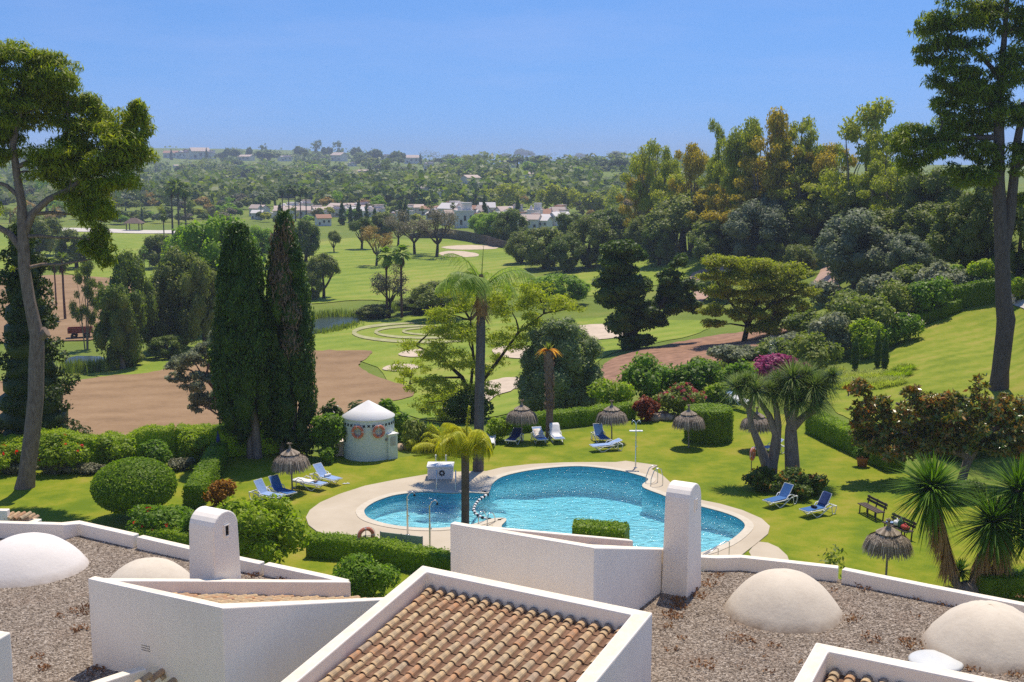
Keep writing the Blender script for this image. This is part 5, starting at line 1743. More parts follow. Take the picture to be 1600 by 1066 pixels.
B_darkpine = bark("dark_pine_bark", (0.075, 0.055, 0.043), (0.19, 0.145, 0.115))  # darker bark for the right-hand pine
B_dark = bark("dark_bark", (0.035, 0.027, 0.022), (0.09, 0.07, 0.055))
B_palm = bark("palm_trunk", (0.075, 0.062, 0.054), (0.17, 0.145, 0.125), 1.5)
B_red = bark("reddish_bark", (0.10, 0.05, 0.035), (0.20, 0.11, 0.08))

def base_of(px, py):
    w = hit(px, py)[0]
    return Vector((w[0], w[1], w[2]))

def mpp(Y):          # metres per photo pixel at distance Y (along the view axis)
    return Y * 1.02 / FPX

def lobes(n, W, D, zb, zt, fr=0.42, flat=0.8, spread=0.66, taper=0.0, flip=True):
    C, R = [], []
    zc, hz = (zb + zt) / 2, (zt - zb) / 2
    for k in range(n):
        d = sphere_pts(1)[0]
        if flip and d[2] < -0.3: d[2] *= -0.6
        q = spread * random.uniform(0.75, 1.1)
        t = 1 - taper * max(0, d[2])
        C.append((d[0] * W * q * t, d[1] * D * q * t, zc + d[2] * hz * q))
        r = fr * random.uniform(0.7, 1.2)
        R.append((W * r, D * r, hz * r * flat * 1.25 if hz < W else W * r * flat))
    return np.array(C), np.array(R)

def nleaf(C, R, size, cov):
    R = np.asarray(R, float); R = R if R.ndim == 2 else np.stack([R] * 3, 1)
    a = (4 * math.pi * ((R[:, 0] * R[:, 1]) ** 0.8 + 2 * (R[:, 0] * R[:, 2]) ** 0.8) / 3).sum()
    return int(cov * a / size ** 2)

def shrub(label, px, pb, pt, hw, mat, name="shrub", cat="shrub", n=9, leaf=4.0, cov=1.0, depth=0.9, fr=0.40, aspect=1.7, flowers=None, core=0.66, group=None, asym=None, sp=0.70, up=0.6, tup=None):
    b = base_of(px, pb); s = mpp(b.y)
    W = hw * s
    ht = max(0.25, V(px, pt, b.y + 0.3 * W * depth).z - b.z)
    C, R = lobes(n, W, W * depth, 0.0, ht, fr, 0.95, sp)
    C = np.concatenate([C, [(0, 0, ht * 0.45)]]); R = np.concatenate([R, [(W * 0.6, W * depth * 0.6, ht * 0.5)]])
    g = Geo()
    if core:
        for c, r in zip(C, R): ellipsoid(g, c, r * core, 8, 5, 0, 0.06, 0.0)
    size = leaf * s
    cloud(g, C, R, nleaf(C, R, size, cov), size, 0.82, aspect, 0.6, up, 0, 0.02, tup)
    mats = [mat]
    if flowers:
        fm, k, fs = flowers
        mats.append(fm)
        d = sphere_pts(k); d[:, 2] = np.abs(d[:, 2]); i = rng.integers(0, len(C), k)
        P = C[i] + d * R[i] * 1.03
        for q in range(3):
            v, f = cards(P + rng.normal(size=P.shape) * fs * 0.3 * s, d + rng.normal(size=P.shape) * 0.6, fs * s, 1.2)
            g.add(v, f, 1)
    o = build(name, g, mats, loc=b)
    return tag(o, label, cat, group)

def sweep_hedge(label, px, h, w, mat, name="hedge", leaf=0.085, cov=1.15, cat="hedge", closed=False, zoff=0.0, rough=0.05, z=None):
    "clipped hedge along photo pixels of its front foot; w metres thick, away from the camera"
    P = np.array([tuple(base_of(*p)) if z is None else tuple(G3(*p, z)) for p in px], float)
    hs = h if hasattr(h, '__len__') else [h] * len(P)
    # resample
    Q, Hh = [], []
    for a in range(len(P) - 1):
        L = np.linalg.norm(P[a + 1] - P[a]); k = max(1, int(L / 0.5))
        for i in range(k):
            u = i / k; Q.append(P[a] * (1 - u) + P[a + 1] * u); Hh.append(hs[a] * (1 - u) + hs[a + 1] * u)
    Q.append(P[-1]); Hh.append(hs[-1]); Q = np.array(Q); Hh = np.array(Hh)
    d = np.gradient(Q[:, :2], axis=0); d /= np.linalg.norm(d, axis=1, keepdims=True) + 1e-9
    nr = np.stack([-d[:, 1], d[:, 0]], 1)
    if (nr[:, 1]).mean() < 0: nr = -nr
    prof = [(0.04, 0.0), (0.0, 0.5), (0.02, 0.93), (0.10, 1.0), (0.90, 1.0), (0.98, 0.93), (1.0, 0.5), (0.96, 0.0)]
    org = Q[0].copy()
    rows = []
    for q, hh, nn in zip(Q, Hh, nr):
        j = random.uniform(-rough, rough)
        rows.append([(q[0] + nn[0] * w * a + random.uniform(-rough, rough) * 0.5, q[1] + nn[1] * w * a + random.uniform(-rough, rough) * 0.5, q[2] + hh * bq * (1 + j)) for a, bq in prof])
    V_ = np.array(rows) - org
    k, m = V_.shape[:2]
    f = []
    for i in range(k - 1):
        for j in range(m - 1):
            f.append((i * m + j, (i + 1) * m + j, (i + 1) * m + j + 1, i * m + j + 1))
    caps = [tuple(range(m)), tuple((k - 1) * m + j for j in reversed(range(m)))]
    g = Geo(); vv = V_.reshape(-1, 3)
    c0 = vv.mean(0)
    g.add(vv, np.array(f), 0, True); g.add(vv, caps, 0)
    # leaves over the surface
    quads = np.array(f); A, B_, C_, D_ = (vv[quads[:, q]] for q in range(4))
    for a in caps:
        a = list(a)
        A = np.concatenate([A, vv[[a[0]]]]); B_ = np.concatenate([B_, vv[[a[2]]]]); C_ = np.concatenate([C_, vv[[a[5]]]]); D_ = np.concatenate([D_, vv[[a[7]]]])
    N = np.cross(C_ - A, D_ - B_); ar = np.linalg.norm(N, axis=1) / 2 + 1e-9
    N = N / (2 * ar[:, None])
    mid = (A + B_ + C_ + D_) / 4
    axis = np.array([np.interp(0, [0], [0])])
    # outward: away from the hedge's own centre line
    cl = V_.mean(1)
    near = cl[np.argmin(((mid[:, None] - cl[None]) ** 2).sum(-1), 1)]
    sg = np.sign(((mid - near) * N).sum(1)); N = N * np.where(sg == 0, 1, sg)[:, None]
    n = int(cov * ar.sum() / leaf ** 2 * 1.6)
    i = rng.choice(len(ar), n, p=ar / ar.sum())
    u, v_ = rng.random((n, 1)), rng.random((n, 1))
    p = (A[i] * (1 - u) + B_[i] * u) * (1 - v_) + (D_[i] * (1 - u) + C_[i] * u) * v_
    p = p + N[i] * (np.abs(rng.normal(size=(n, 1))) * leaf * 0.6)
    v, ff = cards(p, N[i] * 0.7 + rng.normal(size=(n, 3)) * 0.55 + np.array([0, 0, 0.5]), leaf, 1.6)
    g.add(v, ff, 0)
    o = build(name, g, mat, loc=org)
    return tag(o, label, cat)

def limb(g, a, b, r0, r1, wob=0.06, n=5, seg=7):
    a, b = Vector(a), Vector(b); L = (b - a).length
    pts = [a.lerp(b, i / n) + (Vector((random.uniform(-1, 1), random.uniform(-1, 1), random.uniform(-.5, .5))) * L * wob if 0 < i < n else Vector()) for i in range(n + 1)]
    tube(g, pts, [r0 + (r1 - r0) * i / n for i in range(n + 1)], seg)
    return pts

def px_clusters(L, Y, org, sub=9, fr=0.42, dspread=0.5, flat=0.8):
    "foliage masses given as (px, py, half width, half height[, depth shift]) seen at distance Y; each becomes several smaller lobes"
    C, R = [], []
    for e in L:
        px, py, a, b = e[:4]
        dy = e[4] if len(e) > 4 else random.uniform(-dspread, dspread) * a * mpp(Y)
        c = V(px, py, Y + dy) - org
        s = mpp(Y + dy); A, B = a * s, b * s
        for k in range(sub):
            d = sphere_pts(1)[0]; q = random.uniform(0.45, 0.75)
            C.append((c.x + d[0] * A * q, c.y + d[1] * A * q * 0.9, c.z + d[2] * B * q))
            r = fr * random.uniform(0.75, 1.2)
            R.append((A * r, A * r, max(B, 0.5 * A) * r * flat))
    return np.array(C), np.array(R)

def big_tree(label, name, base_px, trunk, tr_mat, clusters, mat, leaf, cov=1.3, sub=9, fr=0.42, aspect=1.7, up=0.6, tup=None, shell=0.5, cat="tree", core=0.0, flat=0.8, extra=None, Y=None, group=None):
    "trunk: list of limbs, each [(px, py, radius px), ...]; clusters: see px_clusters"
    b = base_of(*base_px); Yb = b.y if Y is None else Y
    if Y is not None: b = V(base_px[0], base_px[1], Y); b.z = float(T(b.x, b.y)[0])
    t = thing(name, label, cat, b, 0, group)
    g = Geo(); s = mpp(Yb)
    for L in trunk:
        pts = []
        for q in L:
            dy = q[3] if len(q) > 3 else 0
            pts.append(V(q[0], q[1], Yb + dy) - b)
        tube(g, pts, [q[2] * s for q in L], 10)
    if 'pine' in name: clusters = [(q[0], q[1], q[2] * 1.22, q[3] * 1.25) for q in clusters]
    C, R = px_clusters(clusters, Yb, b, sub, fr, flat=flat)
    # twigs from the limbs into the foliage masses
    tips = [V(q[0], q[1], Yb + (q[3] if len(q) > 3 else 0)) - b for L in trunk for q in L[1:]]
    for e in clusters:
        c = V(e[0], e[1], Yb + (e[4] if len(e) > 4 else 0)) - b
        a = min(tips, key=lambda p: (p - c).length + max(0, p.z - c.z) * 1.5)
        if 0.2 < (a - c).length < 9: limb(g, a, c, 0.10 * min(1.0, (a - c).length / 3) + 0.02, 0.025, 0.05, 4, 5)
    build("trunk", g, tr_mat, t)
    g = Geo(); size = leaf * s
    if core:
        for c, r in zip(C, R): ellipsoid(g, c, r * core, 7, 5, 0, 0.08)
    cloud(g, C, R, nleaf(C, R, size, cov), size, shell, aspect, 0.55, up, 0, None, tup)
    if extra: extra(g, C, R, size)
    build("crown", g, mat, t)
    return t, b

# ------------------------------------------------------------------ clipped hedges and shrubs of the garden
sweep_hedge("trimmed hedge along the near edge of the pool deck behind the green screen", [(478, 872), (540, 877), (600, 886), (660, 898), (720, 914)], 0.95, 0.9, L_hedge)
sweep_hedge("light green clipped hedge running away from the round topiary", [(288, 796), (303, 770), (318, 745), (330, 722)], 1.15, 0.95, L_hedge)
sweep_hedge("low clipped hedge in front of the red flowering bush at the left", [(205, 853), (245, 856), (300, 862)], 0.7, 0.9, L_hedge)
sweep_hedge("long curved hedge behind the loungers at the far side of the lawn", [(793, 679), (850, 673), (915, 666), (960, 660), (994, 655)], 1.05, 1.0, L_hedge)
sweep_hedge("long clipped hedge on the right leading to the terracotta pot", [(1258, 676), (1300, 697), (1340, 716), (1386, 738)], 1.35, 1.1, L_hedge)
sweep_hedge("clipped hedge on the lawn slope behind the rounded bush", [(1436, 512), (1460, 503), (1480, 496), (1502, 487)], 1.1, 1.3, L_hedge, leaf=0.11)
sweep_hedge("tall hedge at the top of the lawn slope beside the pine trunk", [(1480, 489), (1510, 482), (1545, 476), (1556, 474)], 2.2, 2.0, L_hedge, leaf=0.12)
sweep_hedge("clipped hedge at the lower right corner beyond the parapet", [(1540, 938), (1600, 934), (1680, 930)], 0.8, 1.2, L_hedge)
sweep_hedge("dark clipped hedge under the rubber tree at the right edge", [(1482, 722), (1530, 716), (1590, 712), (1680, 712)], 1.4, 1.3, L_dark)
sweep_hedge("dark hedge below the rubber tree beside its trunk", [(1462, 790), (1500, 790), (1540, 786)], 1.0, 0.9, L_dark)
sweep_hedge("clipped hedge along the far left edge of the garden", [(275, 716), (330, 716), (400, 712), (470, 705)], 1.75, 1.3, L_yellow, zoff=0)
sweep_hedge("dark clipped hedge peeping over the right house in front of the pool", [(893, 884), (935, 886), (975, 890)], 1.75, 1.1, L_hedge)
sweep_hedge("loose yellow green hedge along the far edge of the left lawn", [(-80, 734), (0, 732), (80, 730), (170, 726), (275, 718)], [1.7, 1.75, 1.9, 1.6, 1.7], 1.3, L_yellow, rough=0.16)
# hedge block with the rounded end
b = base_of(1110, 692)
g = Geo(); s = mpp(b.y); Rb = 36 * s
prof = [(Rb * 0.97, 0), (Rb, 1.0), (Rb * 0.98, 1.92), (Rb * 0.9, 2.0), (0.01, 2.0)]
lathe(g, prof, 26, 0)
n = 9000
a = rng.uniform(0, 6.283, n); u = rng.random(n)
side = u < 0.68
z = np.where(side, rng.uniform(0.0, 2.0, n), 2.0); r = np.where(side, Rb, Rb * np.sqrt(rng.random(n)))
r = r + np.abs(rng.normal(size=n)) * 0.05 * side; z = z + np.abs(rng.normal(size=n)) * 0.05 * (~side)
Nn = np.stack([np.cos(a) * side, np.sin(a) * side, (~side) * 1.0], 1) + rng.normal(size=(n, 3)) * 0.4
v, f = cards(np.stack([r * np.cos(a), r * np.sin(a), z], 1), Nn + np.array([0, 0, 0.3]), 0.1, 1.6)
g.add(v, f, 0)
tag(build("hedge", g, L_hedge, loc=b + Vector((0, Rb * 0.6, 0))), "rounded block of tall clipped hedge behind the lone parasol", "hedge")
# ball topiary
b = base_of(212, 812)
g = Geo(); s = mpp(b.y); W = 63 * s
tube(g, [(0, 0, -0.05), (0.03, 0, 0.7)], 0.12, 8, 1)
C = np.array([(0, 0, 0.55 + W * 0.60)]); R_ = np.array([(W, W, W * 0.66)])
ellipsoid(g, C[0], R_[0] * 0.95, 24, 14, 0, 0.015, 0.62)
n = 9000; d = sphere_pts(n); P = C + d * R_ * (1 + np.abs(rng.normal(size=(n, 1))) * 0.02); P[:, 2] = np.maximum(P[:, 2], 0.55)
v, f = cards(P, d * 0.8 + rng.normal(size=(n, 3)) * 0.5 + np.array([0, 0, 0.25]), 0.10, 1.6); g.add(v, f, 0)
tag(build("topiary_bush", g, [L_hedge, B_dark], loc=b), "big round clipped bush on the lawn at the left", "topiary")

shrub("bush with red flowers in front of the round topiary", 245, 838, 783, 56, L_green, n=11, leaf=4.5, flowers=(F_red, 10, 5))
shrub("bushy orange tipped shrub behind the leafy bush at the left", 342, 792, 745, 28, L_orange, n=7)
shrub("large glossy leafy bush in front of the loungers beside the left chimney", 394, 900, 772, 98, L_yellow, "bush", "bush", 24, 6.0, 0.9, 0.7, 0.30, 2.0, sp=0.74)
shrub("low leafy bush tucked against the left chimney", 315, 855, 800, 32, L_green, "bush", "bush", 8, 5.0, 1.0)
shrub("rounded bright green bush between the hedge and the tiled roof", 570, 945, 866, 62, L_green, "bush", "bush", 13, 4.5, 1.1, 0.8, 0.4)
shrub("young leafy shrub poking up at the gap in the right parapet", 1300, 925, 838, 34, L_oleander, "young_shrub", "shrub", 9, 6.0, 0.22, 0.8, 0.3, 2.2, core=0)
shrub("shrub with red flowers behind the left pine trunk", 92, 738, 678, 46, L_yellow, n=10, flowers=(F_red, 10, 4.5))
shrub("shrub with red flowers left of the pine trunk", 12, 738, 684, 40, L_yellow, n=9, flowers=(F_red, 7, 4.5))
shrub("yellow green shrub between the pine and the rounded green bush", 176, 728, 678, 42, L_yellow, n=9)
shrub("rounded fresh green bush above the ball topiary", 246, 728, 683, 34, L_green, n=9)
shrub("small grey green mound beside the rounded green bush", 283, 735, 713, 24, L_lav, n=6, leaf=3.2)
for k, (px, hw) in enumerate(((25, 40), (85, 34), (140, 36), (190, 30))):
    shrub(["low lavender mound left of the pine trunk", "low lavender mound just right of the pine trunk", "low lavender mound below the yellow green shrub", "low lavender mound beside the ball topiary"][k], px, 741, 722, hw, L_lav, "lavender", "lavender", 7, 3.2, 1.0, 0.4)
shrub("green shrub left of the hedge under the first cypress", 300, 722, 668, 34, L_yellow, n=8)
shrub("big leafy shrub between the second cypress and the hut", 512, 716, 640, 34, L_green, n=11, leaf=4.5)
shrub("dark shrub at the foot of the second cypress", 478, 714, 668, 24, L_dark, n=8)
shrub("small plant against the masonry block beside the hut", 512, 726, 700, 15, L_green, n=5)
for k, (px, pb, pt, hw) in enumerate(((520, 700, 618, 24), (560, 690, 622, 26), (604, 690, 616, 30), (630, 690, 640, 22))):
    shrub(["glossy frangipani bush left of the hut roof", "glossy frangipani bush behind the hut roof, left side", "glossy frangipani bush behind the tip of the hut roof", "glossy frangipani bush right of the hut roof"][k], px, pb, pt, hw, L_dark if k < 2 else L_green, "frangipani", "shrub", 9, 6.0, 0.9, 0.8, 0.36, 2.4, flowers=(F_white, 10, 3))
shrub("feathery green shrub right of the hut cabinet", 645, 702, 652, 28, L_oleander, n=8, aspect=3.0, tup=(0, 0, 1))
shrub("reed like shrub beside the golden palm fronds", 672, 700, 660, 20, L_yellow, n=7, aspect=4.0, tup=(0, 0, 1))
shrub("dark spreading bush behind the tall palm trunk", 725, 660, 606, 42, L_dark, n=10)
shrub("small yellow sapling on the slope right of the hut", 672, 654, 612, 15, L_yellow, "sapling", "sapling", 7, 4.5, 0.4, 0.8, 0.35, core=0)
shrub("yellow green bush at the left end of the far hedge", 775, 690, 648, 26, L_yellow, n=8)
shrub("bronze red bush at the right end of the far hedge", 1008, 658, 617, 24, L_red, "bush", "bush", 9, 3.6, 1.2)
shrub("oleander with dusty pink flowers above the boulders", 1062, 652, 598, 42, L_oleander, "oleander", "oleander", 11, 4.0, 0.9, 0.7, flowers=(F_pink, 70, 5))
shrub("bright green shrub left of the bronze bush", 952, 645, 590, 38, L_yellow, n=9, leaf=4.5)
shrub("large lush shrub behind the oleander, left one of the row", 1018, 628, 556, 50, L_green, n=13, leaf=4.5)
shrub("large lush shrub behind the oleander, middle of the row", 1085, 622, 558, 46, L_green, n=12, leaf=4.5)
shrub("lush shrub left of the bougainvillea", 1148, 625, 562, 38, L_green, n=10, leaf=4.5)
shrub("light green clipped shrub above the hedge block", 1122, 632, 596, 26, L_yellow, n=7)
shrub("magenta bougainvillea in bloom behind the dragon tree", 1208, 612, 549, 46, F_bougain, "bougainvillea", "bougainvillea", 12, 4.0, 1.2)
shrub("smaller pink bougainvillea right of the big one", 1255, 612, 562, 18, F_bougain, "bougainvillea", "bougainvillea", 6, 4.0, 0.9)
SL = [(1140, 568, 535, 40, L_grey, "grey green shrub at the foot of the red bank"), (1215, 575, 528, 42, L_oleander, "shrub behind the bougainvillea"), (1270, 590, 515, 44, L_oleander, "tall shrub right of the bougainvillea"),
      (1300, 560, 488, 44, L_grey, "grey green shrub on the slope above the first topiary cone"), (1345, 545, 455, 48, L_oleander, "large rounded shrub in the middle of the right slope"), (1400, 510, 440, 46, L_oleander, "rounded shrub below the silver tree on the right slope"),
      (1350, 560, 492, 34, L_yellow, "yellow green shrub behind the topiary cones"), (1445, 500, 430, 40, L_green, "leafy shrub above the clipped slope hedge"), (1250, 540, 486, 34, L_oleander, "shrub at the right end of the red bank"),
      (1500, 470, 415, 42, L_grey, "grey shrub left of the right pine, on the crest"), (1535, 462, 400, 26, L_yellow, "bright shrub just left of the right pine trunk"), (1592, 470, 430, 26, L_yellow, "bright shrub right of the right pine trunk"), (1460, 470, 405, 34, L_grey, "silvery feathery shrub on the crest of the slope")]
SL += [(1120, 470, 425, 36, L_oleander, "grey green bush left of the flat topped acacia"), (1285, 480, 438, 34, L_grey, "grey green bush right of the flat topped acacia"), (1325, 505, 452, 38, L_oleander, "bush between the acacia and the rounded shrub of the slope"),
      (1375, 480, 425, 40, L_grey, "silvery bush at the foot of the dome shaped tree"), (1300, 535, 485, 36, L_oleander, "shrub left of the large rounded shrub of the slope"), (1380, 545, 500, 32, L_green, "leafy shrub between the cones and the rounded bush"), (1180, 560, 540, 34, L_grey, "low grey shrub along the lower edge of the red bank"),
      (1235, 560, 515, 34, L_grey, "grey shrub right of the acacia foot"), (1430, 455, 408, 36, L_oleander, "shrub under the pale silver tree"), (1480, 455, 412, 30, L_green, "shrub on the crest above the clipped slope hedge"), (1100, 590, 556, 32, L_oleander, "shrub at the lower left end of the red bank"), (1310, 440, 395, 30, L_grey, "silvery bush beside the upper soil path")]
for px, pb, pt, hw, m, lab in SL: shrub(lab, px, pb, pt, hw, m, n=11, leaf=4.2)
shrub("rounded flowering bush on the lawn slope", 1407, 535, 484, 30, L_green, "bush", "bush", 8, 3.8, 1.3, 0.9, 0.5, flowers=(F_white, 10, 5))
shrub("pale pink flowering plant beside the terrace paving at the right edge", 1581, 478, 455, 8, F_white, "flowering_plant", "plant", 5, 3.5, 0.8)
for px, pb, pt, lab in ((1336, 578, 528, "small clipped cypress cone, leftmost of three on the slope"), (1371, 574, 516, "small clipped cypress cone, tallest of three on the slope"), (1382, 580, 528, "small clipped cypress cone, rightmost of three on the slope")):
    b = base_of(px, pb); s = mpp(b.y); ht = V(px, pt, b.y).z - b.z
    g = Geo(); C = [(0, 0, ht * u) for u in (0.15, 0.3, 0.45, 0.6, 0.75, 0.88)]; w = 6.5 * s; R_ = [(w * q, w * q, ht * 0.16) for q in (0.8, 1, 1, 0.9, 0.7, 0.4)]
    for c, r in zip(C, R_): ellipsoid(g, c, np.array(r) * 0.9, 8, 5)
    cloud(g, C, np.array(R_), 900, 0.10, 0.9, 1.8, 0.7, 0.3, 0, 0.0, (0, 0, 1))
    tag(build("topiary_cone", g, L_cyp, loc=b), lab, "topiary")
# grass bed on the slope: countless blades, one mass per tussock colour
def grass_bed(label, spots, mat, L, n):
    g = Geo()
    for px, py, r in spots:
        b = base_of(px, py)
        k = n; a = rng.uniform(0, 6.28, k); rr = r * np.sqrt(rng.random(k))
        X, Y_ = b.x + rr * np.cos(a), b.y + rr * np.sin(a)
        P = np.stack([X, Y_, T(X, Y_)], 1)
        d = np.stack([np.cos(a) * 0.5, np.sin(a) * 0.5, np.full(k, 1.0)], 1) + rng.normal(size=(k, 3)) * 0.25
        d /= np.linalg.norm(d, axis=1, keepdims=True)
        blades(g, P, d, L * rng.uniform(0.6, 1.2, k), 0.05, 0.45, 0, 3)
    return tag(build("ornamental_grass", g, mat), label, "grass", None, 'stuff')
grass_bed("bed of pale ornamental grass around the topiary cones", [(1310, 592, 1.2), (1335, 600, 1.2), (1365, 604, 1.2), (1390, 600, 1.1), (1350, 590, 1.2), (1320, 605, 1.0), (1380, 590, 1.0), (1300, 582, 0.9)], L_grassy, 0.9, 900)
grass_bed("tuft of yellow ornamental grass right of the topiary cones", [(1403, 588, 0.9), (1412, 580, 0.7)], L_yellow, 1.0, 900)
# planting bed around the dragon tree
for k, (px, pb, pt, hw) in enumerate(((1190, 766, 728, 34), (1240, 778, 735, 40), (1272, 775, 738, 22))):
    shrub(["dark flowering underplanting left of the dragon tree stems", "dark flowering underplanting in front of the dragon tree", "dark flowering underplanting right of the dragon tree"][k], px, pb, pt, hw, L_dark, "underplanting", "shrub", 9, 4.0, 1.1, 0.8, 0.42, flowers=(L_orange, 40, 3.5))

# ------------------------------------------------------------------ big trees
big_tree("tall leaning pine with a bare branched trunk at the left", "pine_tree", (40, 762),
 [[(38, 768, 17), (42, 740, 13), (50, 680, 12.5), (56, 620, 12), (57, 560, 11.5), (58, 525, 11), (46, 470, 9.5), (38, 420, 9), (36, 370, 8.5), (34, 320, 7), (26, 270, 6), (20, 225, 5), (30, 180, 4), (40, 120, 2.5)],
  [(57, 530, 10), (66, 522, 9), (73, 518, 8.5)], [(36, 372, 7), (50, 335, 6), (75, 312, 5), (110, 295, 4), (140, 270, 3)], [(38, 395, 6), (15, 365, 5), (-20, 345, 4), (-60, 320, 3)], [(33, 310, 4), (10, 290, 3), (-20, 280, 2)], [(26, 262, 4), (60, 245, 3), (100, 230, 2.5)]],
 B_pine, [(25, 95, 45, 30), (75, 115, 42, 34), (110, 150, 34, 30), (20, 140, 50, 32), (60, 170, 60, 34), (130, 190, 44, 32), (185, 200, 44, 30), (215, 195, 22, 26), (165, 235, 60, 34), (205, 240, 32, 30), (95, 240, 48, 26), (175, 280, 48, 26), (130, 300, 40, 26), (110, 265, 40, 26),
  (150, 335, 34, 26), (145, 375, 26, 26), (165, 400, 18, 20), (-15, 170, 45, 36), (-40, 110, 40, 40), (-20, 240, 42, 22), (10, 205, 40, 20), (70, 265, 32, 18), (-60, 320, 50, 24), (20, 420, 4, 4), (215, 170, 14, 16)],
 L_pine, 4.6, 0.95, 15, 0.42, 5.0, 0.7, (0, 0, 0.8), 0.35)
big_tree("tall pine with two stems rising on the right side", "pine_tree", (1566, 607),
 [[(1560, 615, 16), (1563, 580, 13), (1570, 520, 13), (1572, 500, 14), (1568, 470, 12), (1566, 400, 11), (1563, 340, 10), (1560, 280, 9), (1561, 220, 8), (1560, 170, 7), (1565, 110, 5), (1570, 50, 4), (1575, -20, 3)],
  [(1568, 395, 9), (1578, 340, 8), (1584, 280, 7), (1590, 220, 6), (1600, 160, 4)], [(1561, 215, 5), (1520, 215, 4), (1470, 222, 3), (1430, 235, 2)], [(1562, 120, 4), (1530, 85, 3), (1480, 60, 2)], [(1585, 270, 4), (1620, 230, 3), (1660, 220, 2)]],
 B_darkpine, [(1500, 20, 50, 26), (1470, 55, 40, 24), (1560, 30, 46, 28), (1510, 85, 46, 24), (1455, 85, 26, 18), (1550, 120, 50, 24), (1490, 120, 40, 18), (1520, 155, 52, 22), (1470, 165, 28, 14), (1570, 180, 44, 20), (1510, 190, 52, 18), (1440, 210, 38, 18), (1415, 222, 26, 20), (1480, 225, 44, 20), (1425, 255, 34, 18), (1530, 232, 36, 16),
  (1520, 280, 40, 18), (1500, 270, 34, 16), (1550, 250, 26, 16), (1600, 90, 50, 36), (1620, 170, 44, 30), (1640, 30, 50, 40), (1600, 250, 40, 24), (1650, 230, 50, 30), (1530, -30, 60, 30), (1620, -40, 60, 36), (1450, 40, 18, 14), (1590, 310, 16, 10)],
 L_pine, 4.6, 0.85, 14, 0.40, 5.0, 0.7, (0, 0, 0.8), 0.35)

def cypress(label, base_px, top, hw, trunk, dead=False, low=0.16):
    b = base_of(*base_px); s = mpp(b.y); ht = V(base_px[0], top, b.y).z - b.z; W = hw * s
    t = thing("cypress_tree", label, "cypress", b)
    g = Geo()
    for L in trunk: tube(g, [V(x, y, b.y) - b for x, y, r in L], [r * s for x, y, r in L], 9)
    build("trunk", g, B_grey, t)
    C, R_ = [], []
    for k in range(150):
        u = low + (1 - low) * random.random() ** 0.9
        p = min(1, ((u - low) / 0.10 + 0.25)) * (1 - max(0, (u - 0.42) / 0.58) ** 1.7 * 0.84)
        if u > 0.94: p *= 0.8
        a = random.uniform(0, 6.283); q = W * p * 0.74
        C.append((q * math.cos(a), q * math.sin(a) * 0.9, ht * u)); w = W * 0.34 * (0.6 + 0.5 * p) * random.uniform(0.7, 1.2)
        R_.append((w, w, w * random.uniform(1.5, 2.3)))
    C = np.array(C); R_ = np.array(R_); C[:, 2] = np.minimum(C[:, 2], ht - R_[:, 2] * 0.85)
    for u in np.linspace(low + 0.05, 0.9, 14):
        p = min(1, ((u - low) / 0.10 + 0.25)) * (1 - max(0, (u - 0.42) / 0.58) ** 1.7 * 0.84)
        pass
    g = Geo()
    for c, r in zip(C, R_): ellipsoid(g, c * np.array([0.85, 0.85, 1]), r * 0.8, 7, 5, 0, 0.05)
    size = 3.6 * s
    sel = np.ones(len(C), bool)
    if dead:
        sel = ~((np.abs(C[:, 0] - W * 0.0 + (C[:, 2] / ht - 0.7) * W * 0.5) < W * 0.30) & (C[:, 1] < W * 0.1) & (C[:, 2] > ht * 0.42) & (C[:, 2] < ht * 0.93))
    cloud(g, C[sel], R_[sel], int(nleaf(C[sel], R_[sel], size, 0.85)), size, 0.8, 2.6, 0.6, 0.1, 0, None, (0, 0, 1.2))
    if dead:
        g2 = Geo(); D, Rd = C[~sel], R_[~sel]
        cloud(g2, D, Rd, 2600, size * 1.2, 0.8, 4.5, 0.5, 0.0, 0, None, (0, 0, 1.5))
        for k in range(26):
            c = D[random.randrange(len(D))]; limb(g2, (c[0] * 0.5, -W * 0.25, c[2] - 1.2), (c[0] * 1.05, -W * random.uniform(0.62, 0.82), c[2] + 0.7), 0.05, 0.015, 0.08, 4, 4)
        build("dead_foliage", g2, L_dead, t)
    build("crown", g, L_cyp, t)
    return t
cypress("dense dark cypress, the left one of the pair", (386, 716), 350, 47, [[(402, 722, 9), (400, 690, 8), (396, 640, 7), (392, 560, 5)], [(392, 722, 6), (390, 680, 6), (388, 620, 5)]], False, 0.13)
cypress("taller cypress with a dead brown streak down its front", (455, 712), 330, 39, [[(442, 716, 7), (444, 680, 6), (448, 620, 5)], [(456, 716, 7), (458, 680, 6), (460, 600, 5)]], True, 0.05)

def conifer(label, base_px, top, hw, mat):
    b = base_of(*base_px); s = mpp(b.y); ht = V(base_px[0], top, b.y).z - b.z; W = hw * s
    t = thing("conifer_tree", label, "conifer", b)
    g = Geo(); tube(g, [(0, 0, -0.3), (0, 0, ht * 0.5), (0, 0, ht * 0.95)], [0.4, 0.25, 0.05], 8); build("trunk", g, B_dark, t)
    C, R_ = [], []
    for k in range(130):
        u = random.random() ** 1.1 * 0.97; q = W * (1.0 - u * 0.82) * random.uniform(0.25, 0.95); a = random.uniform(0, 6.283)
        C.append((q * math.cos(a), q * math.sin(a), ht * (0.03 + u * 0.94) - q * 0.12)); w = W * random.uniform(0.13, 0.24); R_.append((w, w, w * 0.7))
    C, R_ = np.array(C), np.array(R_)
    g = Geo(); size = 4.2 * s
    for k in range(12):
        u = 0.04 + 0.9 * k / 12; r = W * (1 - u * 0.85) * 0.62; ellipsoid(g, (0, 0, ht * u + 0.3), (r, r, ht * 0.07), 9, 5, 0, 0.15)
    cloud(g, C, R_, nleaf(C, R_, size, 0.8), size, 0.5, 1.8, 0.5, 0.2)
    build("crown", g, mat, t)
